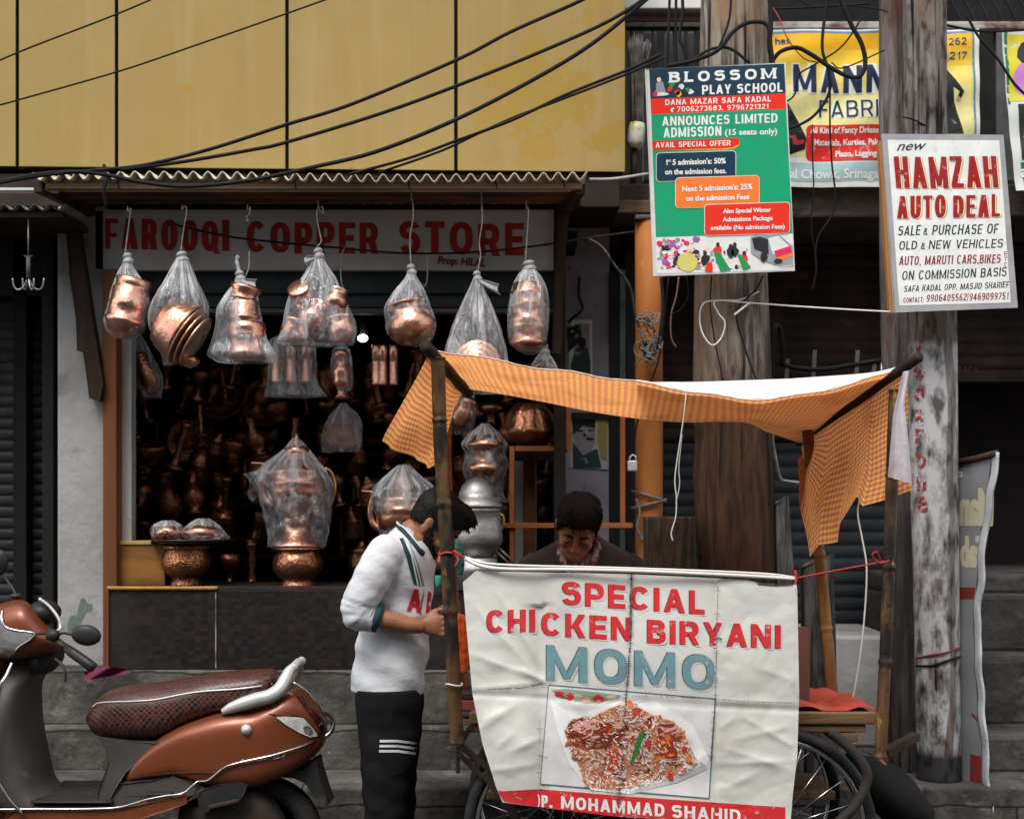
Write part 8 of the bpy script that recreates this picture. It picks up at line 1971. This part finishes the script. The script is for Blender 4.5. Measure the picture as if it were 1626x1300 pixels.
c0, c1 = q1(598, 971, -.2055), q1(612, 976, -.2035)
band(c0.lerp(c1, .25), c1, .0515, .048, 'cuff', green); band(c0.lerp(c1, -.15), c0.lerp(c1, 0.0), .0525, .0522, 'cuff_stripe', mat('cuffgrey', (.45, .47, .47)))
# trousers
m = MB()
for sg in (-1, 1):
    st_ = [(1088, 566, 668, .135), (1110, 567, 671, .13), (1130, 569, 670, .115), (1185, 577, 664, .095), (1215, 581, 659, .086), (1240, 583, 656, .082), (1300, 587, 652, .074), (1360, 590, 645, .068), (1400, 588, 642, .066)]
    rings = []
    for i in range(50):
        y = lerp(1088, 1400, i / 49); a, b, hw = smooth_interp(st_, y); dyo = sg * lerp(.055, .10, min(1, i / 20))
        dx = 4 * sg * min(1, max(0, (i - 10) / 20))
        cen = Vector(((X(a + dx, Y1) + X(b + dx, Y1)) / 2, Y1 + dyo, Z(y, Y1)))
        r = ringz(cen.x, cen.y, cen.z, (X(b, Y1) - X(a, Y1)) / 2, hw * .98 if i > 8 else hw, 40, 2.2)
        rings.append([v + (v - cen).normalized() * (cloth_noise(v, 1.2) + .003 * sin(v.z * 60 + v.x * 30 + 3 * noise.noise(v * 5)) * (1 if i > 20 else .4)) for v in r])
    m.loft(rings)
M['trouser'] = mat('black_trousers', (.007, .007, .0075), (.011, .011, .012), scale=6, rough=.85, bump=.6, bscale=11, spec=.1)
tr = m.build('trousers', M['trouser'], man, remesh=.007, smoothit=2); bake(tr)
trb = world_bvh(tr); ont = on_surface(trb, .002, default=5.15)
patch('leg_stripes', [M['shirt']], [([(603, 1174), (632, 1174), (662, 1178), (662, 1182), (632, 1178), (603, 1178)], 0), ([(602.5, 1182), (632, 1182), (661, 1186), (661, 1190), (632, 1186), (602.5, 1186)], 0), ([(602, 1190), (632, 1190), (660, 1194), (660, 1198), (632, 1194), (602, 1194)], 0)], ont, tr, 5)
for sg in (-1, 1):
    m = MB(); x0 = X(613, Y1); y0 = Y1 + .10 * sg
    m.loft([ringz(x0 + d, y0, z_, hx_, hy_, 24) for d, z_, hx_, hy_ in ((0, .0, .001, .001),)] and [[Vector((x0 + d, y0 + w * cos(a), h * .5 + h * .5 * sin(a) + .001)) for a in [2 * pi * k / 20 for k in range(20)]] for d, w, h in ((-.085, .02, .05), (-.07, .036, .085), (-.02, .04, .10), (.05, .042, .085), (.12, .046, .06), (.165, .034, .045), (.18, .012, .03))]); m.build('shoe', M['blackplastic'], man)
# folded paper in the hands
m = MB(); m.sheet(lambda u, v: q1(lerp(684, 716, u) , lerp(972, 985, v) - 14 * u - 2 * sin(u * 3), lerp(-.16, -.02, v)), 6, 6); solo(m, 'paper', mat('paper_white', (.75, .75, .77), (.68, .68, .7)), 'white folded paper held by the man in the white shirt', 'paper', solid=.001)
# orange bag hanging behind the bamboo pole
m = bagmesh([(975, 728, 736), (985, 722, 744), (1010, 720, 746), (1045, 722, 745), (1068, 724, 742)], 5.0, dr=.5, amp=.2, seed=77, lump=.2)
solo(m, 'orange_bag', mat('orangebag', (.62, .10, .02), (.42, .06, .012), scale=12, rough=.35, trans=.3, bump=.5, bscale=40), 'bright orange plastic bag between the bamboo pole and the banner', 'plastic bag')
m = MB(); m.lathe([(0, 0), (.014, 0), (.016, .02), (.0165, .05), (.012, .058), (0, .058)], p(696, 934, 6.3)); solo(m, 'green_cup', mat('greencup', (.03, .26, .17), rough=.25), 'small green plastic cup on the counter past the man\'s chest', 'cup')
m = bagmesh([(858, 722, 728), (872, 716, 734), (895, 714, 737), (912, 718, 735)], 5.9, dr=.6, seed=78, lump=.2)
solo(m, 'green_bag', mat('greenbag', (.012, .07, .05), (.02, .11, .08), scale=20, rough=.35), 'dark green plastic bag hanging below the tinned pot', 'plastic bag')
# ---------------- the vendor behind the cart
Y2 = 5.62
ven = thing('person', 'dark haired vendor in a brown jacket looking down behind the banner', 'person', Vector((X(925, Y2), Y2, 0)))
q2 = lambda a, b, dy=0: Vector((X(a, Y2), Y2 + dy, Z(b, Y2)))
pt, yw = radians(38), radians(-8)
g1 = Vector((sin(yw) * cos(pt), -cos(yw) * cos(pt), -sin(pt))); g2 = Vector((-sin(yw) * -sin(pt) * -1, -cos(yw) * sin(pt), cos(pt))); g3 = g2.cross(g1).normalized(); g2 = g1.cross(g3).normalized()
O2 = q2(916, 839, -.04); tf2 = lambda v: O2 + g1 * v.x + g3 * v.y + g2 * v.z
m = MB(); head_parts(m, tf2)
m.tube([q2(922, 905, .08), q2(920, 885, .06), q2(918, 865, .03), q2(916, 848, 0)], [.075, .063, .058, .058], 18)
m.loft([ringz(X(925, Y2), Y2 + .06, z_, hx_, hy_) for z_, hx_, hy_ in ((.80, .15, .10), (1.0, .155, .105), (1.12, .185, .11), (1.19, .20, .10), (1.235, .15, .08), (1.27, .08, .07))])
for sg in (-1, 1):
    sx_ = X(925, Y2) + .185 * sg
    P_ = spline([Vector((sx_, Y2 + .06, 1.19)), Vector((sx_ + .05 * sg, Y2 + .02, .98)), Vector((sx_ + .03 * sg, Y2 - .12, .84)), Vector((sx_ - .07 * sg, Y2 - .26, .82))], 5)
    m.tube(P_, [lerp(.05, .028, i / (len(P_) - 1)) for i in range(len(P_))], 14)
    hb3 = P_[-1]; m.ell(hb3 + Vector((-.02 * sg, -.04, 0)), (.036, .05, .018))
    for k, dx in enumerate((-.028, -.01, .009, .026)): finger(m, hb3 + Vector((-.02 * sg + dx, -.075, 0)), ((0, -1, -.1), (0, -1, -.5), (0, -.5, -1)), (.03, .024, .018), .0095)
    finger(m, hb3 + Vector((-.05 * sg, -.035, 0)), ((-.7 * sg, -.7, 0), (-.3 * sg, -1, -.1)), (.028, .024), .011)
    m.tube(spline([Vector((X(925, Y2) + .085 * sg, Y2 + .06, .82)), Vector((X(925, Y2) + .09 * sg, Y2 + .05, .45)), Vector((X(925, Y2) + .09 * sg, Y2 + .06, .06))], 6), [lerp(.08, .045, i / 12) for i in range(13)], 14)
    m.loft([ringz(X(925, Y2) + .09 * sg, Y2 + .06 + d, .05, .038, .03) for d in (.03, -.03, -.1, -.15)])
M['skin2'] = skin_mat('skin_dark', (.42, .195, .115), (.34, .15, .085))
b2 = m.build('body', M['skin2'], ven, remesh=.0046, smoothit=1); bake(b2)
line2 = lambda a: interp([(0, .062), (.45, .070), (.85, .05), (1.1, .015), (1.4, -.012), (1.6, -.02), (2.1, -.05), (pi, -.075)], min(abs(((a + pi) % (2 * pi)) - pi), pi))[0]
off2 = lambda z, a: .007 + .013 * max(0, min(1, (z - .04) / .06))
hair_shell(tf2, line2, off2, 8, 2400, .015).build('hair', M['hair'], ven)
mb = MB()
for sg in (-1, 1): mb.tube(spline([tf2(Vector(v)) for v in ((.096, .012 * sg, .030), (.096, .030 * sg, .037), (.084, .050 * sg, .031))], 4), [.003, .0045, .005, .005, .0048, .004, .0035, .003, .002], 7)
mb.build('eyebrows', M['hair'], ven)
mb = MB()
for sg in (-1, 1): mb.tube(spline([tf2(Vector(v)) for v in ((.089, .019 * sg, .002), (.094, .033 * sg, -.003), (.084, .048 * sg, .003))], 4), .0017, 6)
mb.build('eyelashes', M['hair'], ven)
# jacket
m = MB(); rings = []
for z_, hx_, hy_, e in ((.68, .185, .135, 2.3), (.8, .18, .13, 2.3), (.95, .185, .132, 2.3), (1.06, .20, .132, 2.3), (1.16, .218, .128, 2.3), (1.215, .222, .118, 2.3), (1.25, .195, .10, 2.2), (1.28, .14, .088, 2.1), (1.305, .09, .08, 2), (1.32, .078, .076, 2)):
    rings.append([v + Vector((0, 0, .018 * (v.y - Y2 - .06) / .1)) + (v - Vector((X(925, Y2), Y2 + .06, z_))).normalized() * cloth_noise(v, .9) for v in ringz(X(925, Y2), Y2 + .06, z_ - .035 * 0, hx_, hy_, 48, e)])
m.loft(rings)
for sg in (-1, 1):
    sx_ = X(925, Y2) + .18 * sg
    P_ = spline([Vector((sx_ - .02 * sg, Y2 + .06, 1.215)), Vector((sx_ + .035 * sg, Y2 + .05, 1.15)), Vector((sx_ + .055 * sg, Y2 + .02, .98)), Vector((sx_ + .035 * sg, Y2 - .11, .845)), Vector((sx_ - .05 * sg, Y2 - .23, .825))], 6)
    m.tube(P_, [interp([(0, .062), (.25, .07), (.6, .062), (1, .046)], i / (len(P_) - 1))[0] for i in range(len(P_))], 20)
jk = m.build('jacket', mat('jacket_brown', (.06, .046, .038), (.038, .030, .026), scale=9, rough=.85, bump=.3, bscale=150, spec=.2), ven, remesh=.007, smoothit=2); bake(jk)
jb = world_bvh(jk); onj = on_surface(jb, .003, default=5.5)
plaid = mat('plaid_shirt', (.28, .035, .035), (.42, .38, .38), scale=40, lo=.45, hi=.5, rough=.8, spots=[((.03, .04, .10), 35, .56, .6)])
mb = MB()
for sg, P_ in ((-1, [(893, 866), (890, 876), (893, 890), (900, 905), (910, 920)]), (1, [(946, 862), (948, 872), (944, 886), (937, 903), (928, 920)])):
    pts = [onj(a, b, .004) + Vector((0, -.012, .004)) for a, b in P_]
    mb.tube(spline(pts, 4), [.012 + .004 * sin(i * .3) for i in range(17)], 8)
mb.build('shirt_collar', plaid, ven)
patch('shirt_front', [plaid], [([(897, 880), (943, 878), (930, 925), (912, 925)], 0)], onj, ven, 6, .003)
m = MB()
for sg in (-1, 1):
    m.tube(spline([Vector((X(925, Y2) + .085 * sg, Y2 + .06, .82)), Vector((X(925, Y2) + .09 * sg, Y2 + .05, .45)), Vector((X(925, Y2) + .09 * sg, Y2 + .06, .09))], 6), [lerp(.105, .07, i / 12) for i in range(13)], 16)
    m.ell(Vector((X(925, Y2) + .06 * sg, Y2 + .06, .80)), (.12, .11, .1))
m.build('trousers', M['trouser'], ven, remesh=.009)
